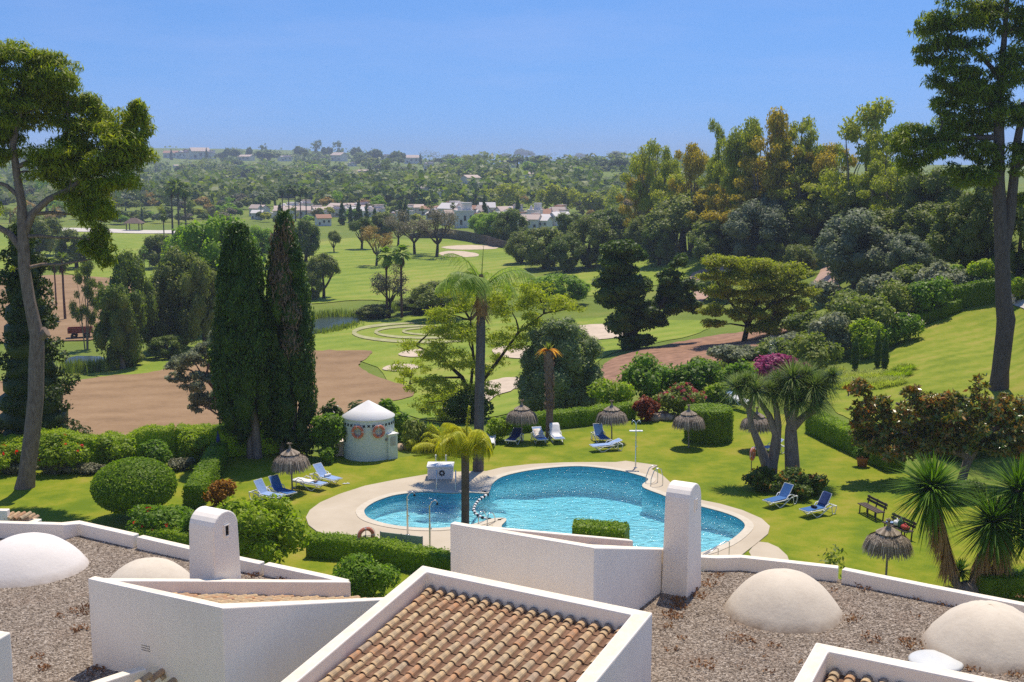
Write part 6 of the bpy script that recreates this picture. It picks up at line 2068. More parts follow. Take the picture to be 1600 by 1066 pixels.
conifer("dark shaggy conifer behind the left pine trunk", (55, 705), 330, 92, L_con)

# olive behind the far hedge, acacias, dark fig
big_tree("rounded silvery olive tree behind the long far hedge", "olive_tree", (870, 646), [[(872, 670, 5), (868, 620, 4), (850, 570, 2.5)], [(872, 660, 4), (890, 600, 3), (900, 560, 2)]], B_grey,
 [(845, 545, 40, 40), (880, 528, 44, 36), (908, 555, 36, 42), (832, 585, 30, 40), (870, 585, 52, 52), (914, 602, 30, 42), (860, 622, 54, 36), (902, 632, 38, 30), (838, 625, 32, 32), (875, 510, 30, 18), (872, 560, 50, 50)], L_olive, 3.4, 1.0, 12, 0.45, 2.6, 0.7, None, 0.75, core=0.7, flat=1.0)
def sprays(g, C, R, size):
    pass
big_tree("wide airy acacia with feathery layers behind the tall palm", "acacia_tree", (738, 655), [[(740, 662, 5), (735, 620, 4.2), (722, 590, 3.4), (690, 560, 2), (650, 540, 1.2)], [(735, 620, 3.4), (770, 575, 2.6), (810, 520, 1.8), (850, 490, 1)], [(735, 610, 2.6), (740, 560, 2), (735, 500, 1.2)], [(722, 590, 2), (680, 590, 1.4), (640, 600, 1)]], B_dark,
 [(700, 490, 47, 20), (745, 470, 53, 23), (800, 478, 61, 20), (850, 472, 53, 23), (890, 482, 38, 18), (680, 510, 42, 20), (730, 520, 56, 23), (660, 545, 47, 20), (700, 560, 56, 23), (645, 575, 40, 18), (690, 600, 51, 20), (640, 600, 33, 16), (720, 620, 56, 23), (760, 570, 49, 23), (790, 530, 51, 20), (820, 505, 44, 18), (670, 630, 40, 18), (760, 610, 44, 23), (715, 455, 38, 18), (780, 455, 44, 18), (840, 450, 38, 16), (700, 650, 38, 16)], L_feather, 2.7, 0.42, 14, 0.34, 3.0, 0.15, (0.3, 0, -0.2), 0.0, flat=0.9)
big_tree("flat topped acacia on the red soil bank", "acacia_tree", (1163, 534), [[(1162, 536, 4.5), (1168, 510, 4), (1180, 480, 3), (1190, 450, 2)], [(1168, 508, 3), (1140, 470, 2), (1120, 440, 1.5)], [(1172, 500, 3), (1215, 470, 2), (1240, 460, 1.5)], [(1200, 530, 3), (1205, 500, 2.5), (1220, 470, 2)]], B_dark,
 [(1120, 408, 36, 11), (1165, 412, 48, 12), (1215, 420, 48, 12), (1250, 428, 30, 11), (1110, 428, 32, 12), (1160, 435, 50, 14), (1215, 445, 54, 14), (1260, 455, 28, 14), (1130, 455, 36, 12), (1180, 465, 54, 16), (1235, 478, 46, 16), (1120, 485, 32, 12), (1165, 490, 40, 14), (1220, 500, 50, 14), (1262, 492, 20, 12), (1115, 505, 24, 8), (1195, 512, 40, 9)], L_acacia, 3.0, 0.8, 20, 0.36, 2.8, 0.6, None, 0.0, flat=0.8)
big_tree("dark lumpy evergreen tree left of the flat topped acacia", "fig_tree", (985, 546), [[(985, 552, 14), (985, 510, 11), (980, 460, 7), (975, 410, 4)], [(985, 520, 8), (1030, 480, 5), (1055, 440, 3)]], B_dark,
 [(975, 385, 26, 12), (955, 400, 24, 14), (995, 395, 20, 16), (965, 425, 36, 18), (945, 445, 22, 14), (985, 450, 36, 20), (955, 470, 28, 16), (1000, 480, 32, 20), (975, 500, 30, 22), (1060, 410, 16, 14), (1045, 435, 24, 16), (1070, 450, 24, 18), (1050, 475, 32, 20), (1085, 480, 16, 14), (1020, 500, 26, 16), (990, 530, 36, 18), (970, 400, 34, 24), (965, 450, 42, 30), (985, 495, 44, 32), (1055, 460, 30, 30)], L_dark, 4.0, 0.8, 10, 0.5, 1.7, 0.35, None, 0.75, core=0.75)
big_tree("silvery olive with reddish stems left of the cypress pair", "olive_tree", (357, 672), [[(362, 690, 5), (357, 650, 4.5), (345, 620, 3), (320, 590, 2)], [(358, 665, 4), (362, 630, 3), (350, 590, 2)], [(352, 680, 4), (348, 650, 3), (335, 620, 2)]], B_red,
 [(330, 545, 26, 18), (300, 560, 30, 20), (275, 570, 22, 16), (340, 580, 34, 22), (300, 595, 32, 20), (330, 620, 36, 20), (355, 600, 26, 24), (310, 630, 24, 14), (360, 640, 24, 16), (335, 525, 16, 10), (275, 590, 18, 12)], L_grey, 3.6, 0.9, 9, 0.42, 2.2, 0.4, None, 0.5, core=0.5)

# rubber tree with bronze young leaves, rosettes of big leaves
RBY = base_of(1500, 752)
t = thing("rubber_tree", "spreading rubber tree with glossy bronze leaves above the yuccas", "tree", RBY)
g = Geo(); s = mpp(RBY.y)
for L in ([(1500, 760, 8), (1512, 720, 7), (1532, 690, 6), (1545, 665, 5), (1550, 630, 3)], [(1512, 720, 5), (1480, 680, 4), (1440, 650, 3), (1400, 630, 2)], [(1515, 715, 5), (1470, 700, 4), (1420, 680, 3), (1380, 660, 2)], [(1540, 680, 4), (1570, 660, 3), (1590, 640, 2)], [(1500, 700, 3), (1490, 650, 2), (1470, 620, 1.5)]):
    tube(g, [V(x, y, RBY.y) - RBY for x, y, r in L], [r * s for x, y, r in L], 8)
build("trunk", g, B_grey, t)
cl = [(1345, 612, 22, 16), (1365, 640, 30, 22), (1350, 660, 22, 16), (1400, 645, 34, 24), (1440, 630, 36, 20), (1425, 612, 16, 10), (1480, 640, 34, 24), (1470, 665, 40, 26), (1420, 675, 36, 22), (1375, 690, 34, 24), (1400, 705, 34, 20), (1530, 610, 16, 24), (1545, 640, 34, 26), (1520, 660, 34, 26), (1580, 640, 26, 28), (1600, 670, 34, 30), (1560, 690, 38, 20), (1445, 700, 36, 18), (1340, 640, 14, 14), (1500, 690, 34, 20), (1640, 650, 40, 40), (1620, 700, 40, 26), (1350, 680, 20, 16)]
C, R_ = px_clusters(cl, RBY.y, RBY, 8, 0.50)
n = 3400
i = rng.choice(len(C), n, p=(R_[:, 0] ** 2) / (R_[:, 0] ** 2).sum()); d = sphere_pts(n)
P = C[i] + d * R_[i] * rng.uniform(0.75, 1.1, (n, 1))
ax = d * 0.8 + np.array([0, 0, 0.7]) + rng.normal(size=(n, 3)) * 0.3; ax /= np.linalg.norm(ax, axis=1, keepdims=True)
g = Geo()
kk = 8
ax8 = np.repeat(ax, kk, 0); P8 = np.repeat(P, kk, 0)
rad = rng.normal(size=(n * kk, 3)); rad -= ax8 * (rad * ax8).sum(1, keepdims=True); rad /= np.linalg.norm(rad, axis=1, keepdims=True)
dirn = rad * 0.85 + ax8 * rng.uniform(-0.1, 0.8, (n * kk, 1)); dirn /= np.linalg.norm(dirn, axis=1, keepdims=True)
Lf = 0.30
v, f = cards(P8 + dirn * Lf * 0.5, np.cross(dirn, np.cross(ax8, dirn)) + rng.normal(size=(n * kk, 3)) * 0.25, Lf / 2.3 ** 0.5 * 1.0, 2.3, dirn, 0.25)
g.add(v, f, 0)
build("crown", g, L_magn, t)

# ------------------------------------------------------------------ palms, yuccas, dragon tree
def frond(g, base, az, el, L, curl, ll, nl=26, hang=0.6, mat=0):
    pts, dirs = [], []
    p = Vector(base); k = 12
    for i in range(k + 1):
        u = i / k; e = el - curl * u ** 1.3
        d = Vector((math.cos(az) * math.cos(e), math.sin(az) * math.cos(e), math.sin(e)))
        pts.append(p.copy()); dirs.append(d); p = p + d * (L / k)
    tube(g, pts[::2], [0.035 - 0.028 * i / 6 for i in range(7)], 4, mat, False)
    base_, dd = [], []
    for j in range(nl):
        u = 0.12 + 0.88 * j / (nl - 1); q = u * k; i = min(int(q), k - 1); pp = pts[i].lerp(pts[i + 1], q - i); d = dirs[i]
        s = d.cross(Vector((0, 0, 1)));
        if s.length < 1e-3: s = Vector((1, 0, 0))
        s.normalize()
        for sg in (-1, 1):
            v = (s * sg * 0.85 + d * 0.45 + Vector((0, 0, random.uniform(-0.35, 0.15)))).normalized()
            base_.append(tuple(pp)); dd.append(tuple(v))
    b, d = np.array(base_), np.array(dd)
    u = np.repeat(np.linspace(0, 1, nl), 2)
    blades(g, b, d, ll * (0.55 + 0.6 * np.sin(np.pi * np.clip(u * 0.9 + 0.08, 0, 1))) * rng.uniform(0.85, 1.1, len(b)), 0.055 + 0.02 * ll, hang, mat, 3)

def feather_palm(label, base, trunk_pts, radii, fronds, mats, extra=None, name="palm_tree", cat="palm"):
    t = thing(name, label, cat, base)
    g = Geo(); tube(g, trunk_pts, radii, 12)
    # leaf scar rings
    for a, b_, r in zip(trunk_pts[:-1], trunk_pts[1:], radii):
        a, b_ = Vector(a), Vector(b_); L = (b_ - a).length; k = int(L / 0.22)
        for i in range(k): lathe(g, [(r * 1.0, 0), (r * 1.05, 0.02), (r * 1.0, 0.05)], 10, 0, tuple(a.lerp(b_, (i + 0.5) / max(1, k))))
    build("trunk", g, mats[1], t)
    for az, el, L, curl, ll, hang in fronds:
        g = Geo(); frond(g, trunk_pts[-1], az, el, L, curl, ll, 34, hang)
        build("frond", g, mats[0], t)
    if extra: extra(t)
    return t
b = base_of(747, 737); s = mpp(b.y)
top = V(753, 455, b.y) - b
def shaft(t):
    g = Geo(); p = V(752, 474, b.y) - b
    tube(g, [p + Vector((0, 0, -0.7)), p + Vector((0, 0, 0.0)), p + Vector((0, 0, 0.7)), p + Vector((0, 0, 1.6))], [0.30, 0.33, 0.22, 0.12], 10); build("crownshaft", g, L_thatch, t)
    g = Geo(); n = 120; a = rng.uniform(0, 6.28, n); P = np.stack([0.25 * np.cos(a), 0.25 * np.sin(a), rng.uniform(-0.8, 0.4, n)], 1) + np.array(tuple(p))
    blades(g, P, np.stack([np.cos(a) * 0.6, np.sin(a) * 0.6, np.full(n, -0.4)], 1), 0.7, 0.09, 0.3); build("dead_sheath", g, L_thatch, t)
fr = []
for k in range(17):
    az = k * 2.4 + random.uniform(-0.2, 0.2)
    right = math.cos(az)
    fr.append((az * 0.35 if right > 0.2 else az, random.uniform(0.75, 1.35), random.uniform(3.2, 4.0) * (1.0 if right > 0 else 0.75), random.uniform(1.5, 2.4), 0.75, 0.85))
fr.append((1.2, 1.5, 2.7, 0.2, 0.3, 0.3))
feather_palm("tall feather palm with a smooth grey trunk beside the pool", b, [Vector((0, 0, -0.1)), V(748, 690, b.y) - b, V(749, 620, b.y) - b, V(751, 540, b.y) - b, V(752, 458, b.y) - b], [9 * s, 7.6 * s, 7.4 * s, 7.2 * s, 6 * s], fr, (L_palm, B_palm), shaft)
b = base_of(727, 890); s = mpp(b.y)
fr = [(k * 2.4, random.uniform(0.5, 1.3), random.uniform(1.1, 1.5), random.uniform(1.5, 2.6), 0.50, 1.1) for k in range(22)]
fr.append((0.5, 1.5, 1.5, 0.1, 0.2, 0.3))
feather_palm("slender young palm with golden green fronds in front of the pool", b, [Vector((0, 0, -0.1)), V(727, 820, b.y) - b, V(727, 760, b.y) - b, V(727, 712, b.y) - b, V(728, 690, b.y) - b], [7 * s, 6.4 * s, 6.2 * s, 6.4 * s, 4 * s], fr, (L_ypalm, B_palm))
for gpx, gpy, gL, glab in ((688, 706, 1.0, "clump of golden arching palm fronds right of the hut"), (712, 704, 0.85, "smaller clump of golden fronds close to the tall palm trunk"), (662, 700, 0.8, "low clump of golden fronds nearest the hut cabinet")):
  b = base_of(gpx, gpy); s = mpp(b.y)
  t = thing("golden_palm", glab, "palm", b)
  for k in range(14):
    g = Geo(); frond(g, (random.uniform(-0.3, 0.3), random.uniform(-0.2, 0.2), 0.1), k * 2.4, random.uniform(0.8, 1.4), gL * random.uniform(1.7, 2.3), random.uniform(1.0, 1.9), 0.5 * gL, 24, 0.8)
    build("frond", g, L_ypalm, t)
# failing fan palm with a few orange leaves
b = base_of(858, 684); s = mpp(b.y)
t = thing("palm_tree", "failing palm with a stub of orange dead leaves in front of the olive", "palm", b)
g = Geo(); tp = V(857, 548, b.y) - b
tube(g, [Vector((0, 0, -0.1)), V(859, 640, b.y) - b, V(858, 590, b.y) - b, tp], [6.5 * s, 5.5 * s, 6.5 * s, 8 * s], 10)
n = 260; a = rng.uniform(0, 6.28, n); z = rng.uniform(0.3, 1.0, n) * tp.z
P = np.stack([6 * s * np.cos(a), 6 * s * np.sin(a), z], 1)
blades(g, P, np.stack([np.cos(a) * 0.5, np.sin(a) * 0.5, np.full(n, 0.8)], 1), 0.28, 0.13, 0.1); build("trunk", g, bark("shaggy_trunk", (0.12, 0.085, 0.06), (0.27, 0.20, 0.15)), t)
g = Geo(); n = 34; a = np.concatenate([rng.normal(0, 0.5, n // 2), rng.normal(3.14, 0.5, n // 2)])
d = np.stack([np.cos(a), np.sin(a), rng.uniform(0.1, 0.8, n)], 1); d /= np.linalg.norm(d, axis=1, keepdims=True)
blades(g, np.tile(tuple(tp), (n, 1)) + rng.normal(size=(n, 3)) * 0.06, d, rng.uniform(0.6, 1.05, n), 0.2, 0.75)
build("dead_fronds", g, leafmat("orange_frond", [(0.35, 0.13, 0.015), (0.55, 0.27, 0.03)], 0.3, tcol=(1.1, 0.8, 0.4)), t)
g = Geo(); n = 40; d = rng.normal(size=(n, 3)) * np.array([0.35, 0.35, 0.2]) + np.array([0, 0, 1.0]); d /= np.linalg.norm(d, axis=1, keepdims=True)
blades(g, np.tile(tuple(tp), (n, 1)), d, rng.uniform(0.3, 0.8, n), 0.12, 0.1); build("crown", g, L_oleander, t)

def rosette(g, c, n, L, w, droop=0.35, low=-0.3, mat=0, bias=(0, 0, 0.15)):
    d = sphere_pts(n) + np.array(bias) * 2.0; d[:, 2] = np.where(d[:, 2] < low, -d[:, 2] * 0.5, d[:, 2]); d /= np.linalg.norm(d, axis=1, keepdims=True)
    blades(g, np.tile(np.array(tuple(c)), (n, 1)) + d * 0.06, d, L * rng.uniform(0.75, 1.1, n), w, droop, mat, 3)
# dragon tree: two stems, many rosettes
b = base_of(1222, 752); s = mpp(b.y)
t = thing("dragon_tree", "dragon tree with two groups of stems and spiky grey green heads", "dragon tree", b)
heads = [(1180, 612, 30), (1152, 606, 26), (1205, 612, 24), (1238, 592, 34), (1272, 606, 32), (1292, 600, 22), (1248, 626, 34), (1228, 610, 24), (1276, 630, 26), (1260, 588, 26), (1215, 596, 20), (1168, 596, 18), (1300, 588, 16)]
stems = [[(1202, 762, 12), (1200, 730, 10), (1186, 695, 6.5), (1174, 665, 5), (1170, 640, 4.5), (1178, 615, 3.5)], [(1205, 755, 9), (1208, 715, 8), (1212, 680, 6), (1202, 650, 5), (1190, 632, 4), (1182, 615, 3)], [(1206, 740, 7), (1214, 700, 6), (1216, 665, 5.5), (1213, 640, 5), (1207, 615, 3)],
         [(1186, 655, 4), (1160, 630, 3), (1152, 610, 2.5)], [(1240, 765, 15), (1238, 730, 12), (1236, 690, 10.5), (1236, 670, 9), (1240, 640, 6), (1240, 600, 3)], [(1236, 672, 7), (1252, 655, 6), (1268, 640, 5), (1275, 612, 3)], [(1236, 668, 6), (1228, 640, 4), (1230, 615, 3)], [(1252, 655, 5), (1278, 640, 3.5), (1292, 605, 2.5)], [(1240, 650, 4), (1250, 632, 3), (1260, 595, 2.5)]]
g = Geo()
for L in stems: tube(g, [V(x, y, b.y + 0.15 * (k % 2)) - b for k, (x, y, r) in enumerate(L)], [r * s for x, y, r in L], 9)
build("trunk", g, B_grey, t)
for x, y, r in heads:
    g = Geo(); c = V(x, y, b.y + random.uniform(-0.7, 0.7)) - b; rosette(g, c, 420, r * s * 1.38, 0.05, 0.25, -0.6); build("leaf_head", g, L_dragon, t)
# yuccas
b = base_of(1515, 925); s = mpp(b.y)
t = thing("yucca", "large three headed yucca with skirts of dead leaves beyond the right parapet", "yucca", b)
g = Geo()
for L in ([(1506, 930, 8), (1490, 905, 7), (1478, 860, 7), (1466, 800, 6), (1458, 765, 5)], [(1516, 930, 9), (1528, 890, 7), (1545, 850, 6.5), (1556, 815, 5)], [(1520, 932, 9), (1545, 912, 7), (1568, 860, 6), (1582, 800, 5), (1590, 765, 4)]):
    tube(g, [V(x, y, b.y) - b for x, y, r in L], [r * s for x, y, r in L], 9)
ellipsoid(g, (0, 0, 0.1), (0.65, 0.5, 0.35), 12, 7, 0, 0.1); build("trunk", g, B_grey, t)
for x, y, r, nn in ((1456, 765, 62, 330), (1552, 818, 60, 300), (1592, 768, 60, 260), (1500, 893, 22, 70), (1612, 830, 50, 160)):
    g = Geo(); c = V(x, y, b.y + random.uniform(-0.5, 0.5)) - b; rosette(g, c, int(nn * 1.5), r * s * 1.22, 0.115, 0.22, -0.8); build("leaf_head", g, L_yucca, t)
for x0, y0, x1, y1, r, nn in ((1460, 790, 1484, 880, 16, 420), (1556, 832, 1528, 885, 18, 300), (1575, 830, 1556, 900, 18, 320)):
    g = Geo(); a0, a1 = V(x0, y0, b.y) - b, V(x1, y1, b.y) - b
    u = rng.random(nn); a = rng.uniform(0, 6.28, nn); P = np.array(tuple(a0)) * (1 - u[:, None]) + np.array(tuple(a1)) * u[:, None]
    P += np.stack([np.cos(a), np.sin(a), np.zeros(nn)], 1) * (r * s * 0.45)
    d = np.stack([np.cos(a) * 0.35, np.sin(a) * 0.35, np.full(nn, -1.0)], 1) + rng.normal(size=(nn, 3)) * 0.1; d /= np.linalg.norm(d, axis=1, keepdims=True)
    blades(g, P, d, rng.uniform(0.6, 1.1, nn), 0.06, 0.1); build("dead_skirt", g, L_thatch, t)
# ------------------------------------------------------------------ trees of the golf course, the wood and the hills
L_t1 = leafmat("olive_green_tree", [(0.035, 0.050, 0.018), (0.075, 0.095, 0.034), (0.13, 0.15, 0.06)], 0.3)
L_t2 = leafmat("silver_tree", [(0.055, 0.068, 0.042), (0.105, 0.122, 0.078), (0.17, 0.185, 0.125)], 0.3, tcol=(1.1, 1.2, 0.8), gain=(1.9, 1.9, 1.6))
L_t3 = leafmat("deep_green_tree", [(0.020, 0.036, 0.010), (0.048, 0.075, 0.018), (0.10, 0.125, 0.03)], 0.3)
L_t4 = leafmat("fresh_green_tree", [(0.045, 0.090, 0.010), (0.10, 0.165, 0.018), (0.18, 0.24, 0.035)], 0.4)
L_euc = leafmat("eucalyptus_leaf", [(0.070, 0.085, 0.020), (0.125, 0.140, 0.032), (0.205, 0.195, 0.05)], 0.4, tcol=(1.2, 1.3, 0.5), gain=(2.75, 2.65, 1.0))
L_gold = leafmat("golden_eucalyptus_leaf", [(0.10, 0.105, 0.020), (0.18, 0.165, 0.030), (0.265, 0.215, 0.045)], 0.4, tcol=(1.2, 1.1, 0.5), gain=(2.5, 2.3, 1.0))
L_bare = leafmat("thin_grey_crown", [(0.075, 0.068, 0.042), (0.120, 0.110, 0.065), (0.17, 0.155, 0.09)], 0.2, tcol=(1, 1, 0.8), gain=(1.7, 1.65, 1.5))
L_tan = leafmat("tan_crown", [(0.11, 0.085, 0.045), (0.18, 0.135, 0.06), (0.24, 0.18, 0.085)], 0.25, tcol=(1, 0.95, 0.7))

L_hill = leafmat("hill_wood", [(0.018, 0.030, 0.012), (0.040, 0.060, 0.020), (0.085, 0.10, 0.035)], 0.25)

def unit_tree(kind, n, size, seed):
    global rng
    keep = rng; rng = np.random.default_rng(seed); random.seed(seed)
    g = Geo(); c = Geo()
    up, asp, sh, tup = 0.65, 1.6, 0.5, None
    if kind == 'mound':
        tube(g, [(0, 0, -0.04), (0.01, 0, 0.2), (0, 0.02, 0.5)], [0.05, 0.04, 0.02], 7)
        C, R = lobes(44, 0.5, 0.5, -0.02, 1.0, 0.29, 1.0, 0.70, flip=False)
    elif kind == 'round':
        tube(g, [(0, 0, -0.04), (0.01, 0, 0.2), (0, 0.02, 0.5)], [0.05, 0.04, 0.02], 7)
        C, R = lobes(30, 0.5, 0.5, 0.06, 1.0, 0.33, 0.95, 0.66)
    elif kind == 'broad':
        tube(g, [(0, 0, -0.04), (0.02, 0, 0.22), (0.02, 0.02, 0.5)], [0.045, 0.035, 0.02], 7)
        for k in range(5):
            a = k * 1.26 + random.random(); limb(g, (0.01, 0, 0.2), (0.32 * math.cos(a), 0.32 * math.sin(a), random.uniform(0.5, 0.75)), 0.028, 0.008, 0.05, 4, 5)
        C, R = lobes(30, 0.5, 0.5, 0.20, 1.0, 0.31, 0.85, 0.70)
    elif kind == 'euc':
        C, R = [], []
        for k in range(4):
            a = random.uniform(0, 6.28); x, y = 0.14 * math.cos(a), 0.14 * math.sin(a); hgt = random.uniform(0.75, 0.98)
            tube(g, [(x * .3, y * .3, -0.03), (x * .7, y * .7, 0.3), (x, y, hgt * 0.75), (x * 1.3, y * 1.3, hgt)], [0.022, 0.018, 0.010, 0.004], 6)
            for q in range(8):
                u = random.uniform(0.28, 1.0) * hgt; b = random.uniform(0, 6.28); r = random.uniform(0.05, 0.40) * (0.85 + 0.15 * math.sin(math.pi * u))
                p = (x * 1.1 + r * math.cos(b), y * 1.1 + r * math.sin(b), u + 0.05)
                if q % 2 == 0: limb(g, (x * u, y * u, max(0.1, u - 0.16)), p, 0.008, 0.003, 0.05, 3, 4)
                C.append((p[0], p[1], min(p[2], 0.96))); w = random.uniform(0.08, 0.16) * (1.25 if u > 0.7 else 1.0); R.append((w, w, w * random.uniform(0.35, 0.7)))
        C, R = np.array(C), np.array(R); sh = 0.2; up = 0.6; asp = 2.0
    elif kind == 'cyp':
        tube(g, [(0, 0, -0.04), (0, 0, 0.3)], [0.08, 0.05], 6)
        C, R = [], []
        for k in range(40):
            u = 0.06 + 0.92 * k / 40; w = 0.42 * min(1, u * 5 + 0.3) * (1 - u ** 2.2) + 0.03; a = random.uniform(0, 6.28)
            C.append((w * 0.5 * math.cos(a), w * 0.5 * math.sin(a), u)); R.append((w * 0.55, w * 0.55, 0.06))
        C, R = np.array(C), np.array(R); C[:, 2] = np.minimum(C[:, 2], 0.96); tup = (0, 0, 1); asp = 2.2; sh = 0.6
    elif kind == 'bare':
        tube(g, [(0, 0, -0.04), (0.02, 0, 0.15), (0.03, 0.0, 0.3)], [0.035, 0.03, 0.022], 7)
        C, R = [], []
        for k in range(9):
            a = k * 0.7 + random.random() * 0.5; e = (0.36 * math.cos(a), 0.36 * math.sin(a), random.uniform(0.6, 0.9))
            limb(g, (0.03, 0, 0.26), e, 0.016, 0.004, 0.06, 5, 5)
            for q in range(4):
                f = (e[0] * random.uniform(0.5, 1.25), e[1] * random.uniform(0.5, 1.25), e[2] + random.uniform(-0.15, 0.12))
                limb(g, (e[0] * 0.6, e[1] * 0.6, 0.26 + (e[2] - 0.26) * 0.6), f, 0.006, 0.002, 0.05, 3, 4); C.append(f); R.append((0.14, 0.14, 0.09))
        C, R = np.array(C), np.array(R); C[:, 2] = np.clip(C[:, 2], 0.3, 0.95); sh = 0.1
    elif kind == 'palm':
        tube(g, [(0, 0, -0.03), (0.004, 0, 0.4), (0, 0, 0.86)], [0.020, 0.015, 0.014], 8)
        nn = 90; d = sphere_pts(nn) + np.array([0, 0, 0.25]); d /= np.linalg.norm(d, axis=1, keepdims=True)
        P = np.tile([0, 0, 0.87], (nn, 1)) + d * 0.05
        blades(c, P, d * np.array([1.0, 1.0, 1.0]), rng.uniform(0.09, 0.125, nn), 0.055, 0.35, 0, 3, lambda t: 0.25 + 1.2 * t if t < 0.7 else 1.1 - (t - 0.7) * 3.2)
        nn = 40; a = rng.uniform(0, 6.28, nn); P = np.stack([0.018 * np.cos(a), 0.018 * np.sin(a), rng.uniform(0.74, 0.85, nn)], 1)
        blades(g, P, np.stack([np.cos(a) * 0.4, np.sin(a) * 0.4, np.full(nn, -0.9)], 1), 0.09, 0.03, 0.1, 0, 2)
        C = None
    if C is not None:
        if kind in ('round', 'broad', 'cyp', 'mound'):
            for q, r in zip(C, R): ellipsoid(c, q, r * 0.7, 6, 4, 0, 0.1)
        cloud(c, C, R, n, size, sh, asp, 0.55, up, 0, None, tup)
    rng = keep; random.seed(seed + 991)
    return g.mesh("trunk", B_dark), c.mesh("crown", L_t1)

LIB = {}
for kind, k, n, size in (('round', 4, 8000, 0.032), ('broad', 4, 7500, 0.030), ('mound', 4, 11000, 0.028), ('euc', 5, 9000, 0.026), ('cyp', 2, 3200, 0.045), ('bare', 3, 3600, 0.024), ('palm', 3, 0, 0)):
    LIB[kind] = [unit_tree(kind, n, size, 100 + i * 7 + len(kind)) for i in range(k)]
FAR = {}
for kind, k, n, size in (('round', 4, 1500, 0.070), ('broad', 3, 1400, 0.066), ('euc', 3, 1100, 0.055), ('cyp', 2, 700, 0.09)):
    FAR[kind] = [unit_tree(kind, n, size, 500 + i * 7 + len(kind)) for i in range(k)]
_vk = {}

def tree(kind, name, label, px, pb, pt, hw, mat, group=None, cat="tree", lean=0.0, tmat=None, depth=1.0):
    b = base_of(px, pb); s = mpp(b.y); ht = V(px, pt, b.y).z - b.z
    _vk[kind] = _vk.get(kind, random.randrange(5)) + 1
    tr, cr = LIB[kind][_vk[kind] % len(LIB[kind])]
    t = thing(name, label, cat, b, 0, group)
    rz = random.uniform(0, 6.28)
    w = 2 * hw * s if kind != 'palm' else ht
    for nm, me, m in (("trunk", tr, tmat), ("crown", cr, mat)):
        o = link(nm, me, t, rot=(0, lean, rz), scale=(w, w * depth, ht))
        if m is not None:
            o.material_slots[0].link = 'OBJECT'; o.material_slots[0].material = m
    return t

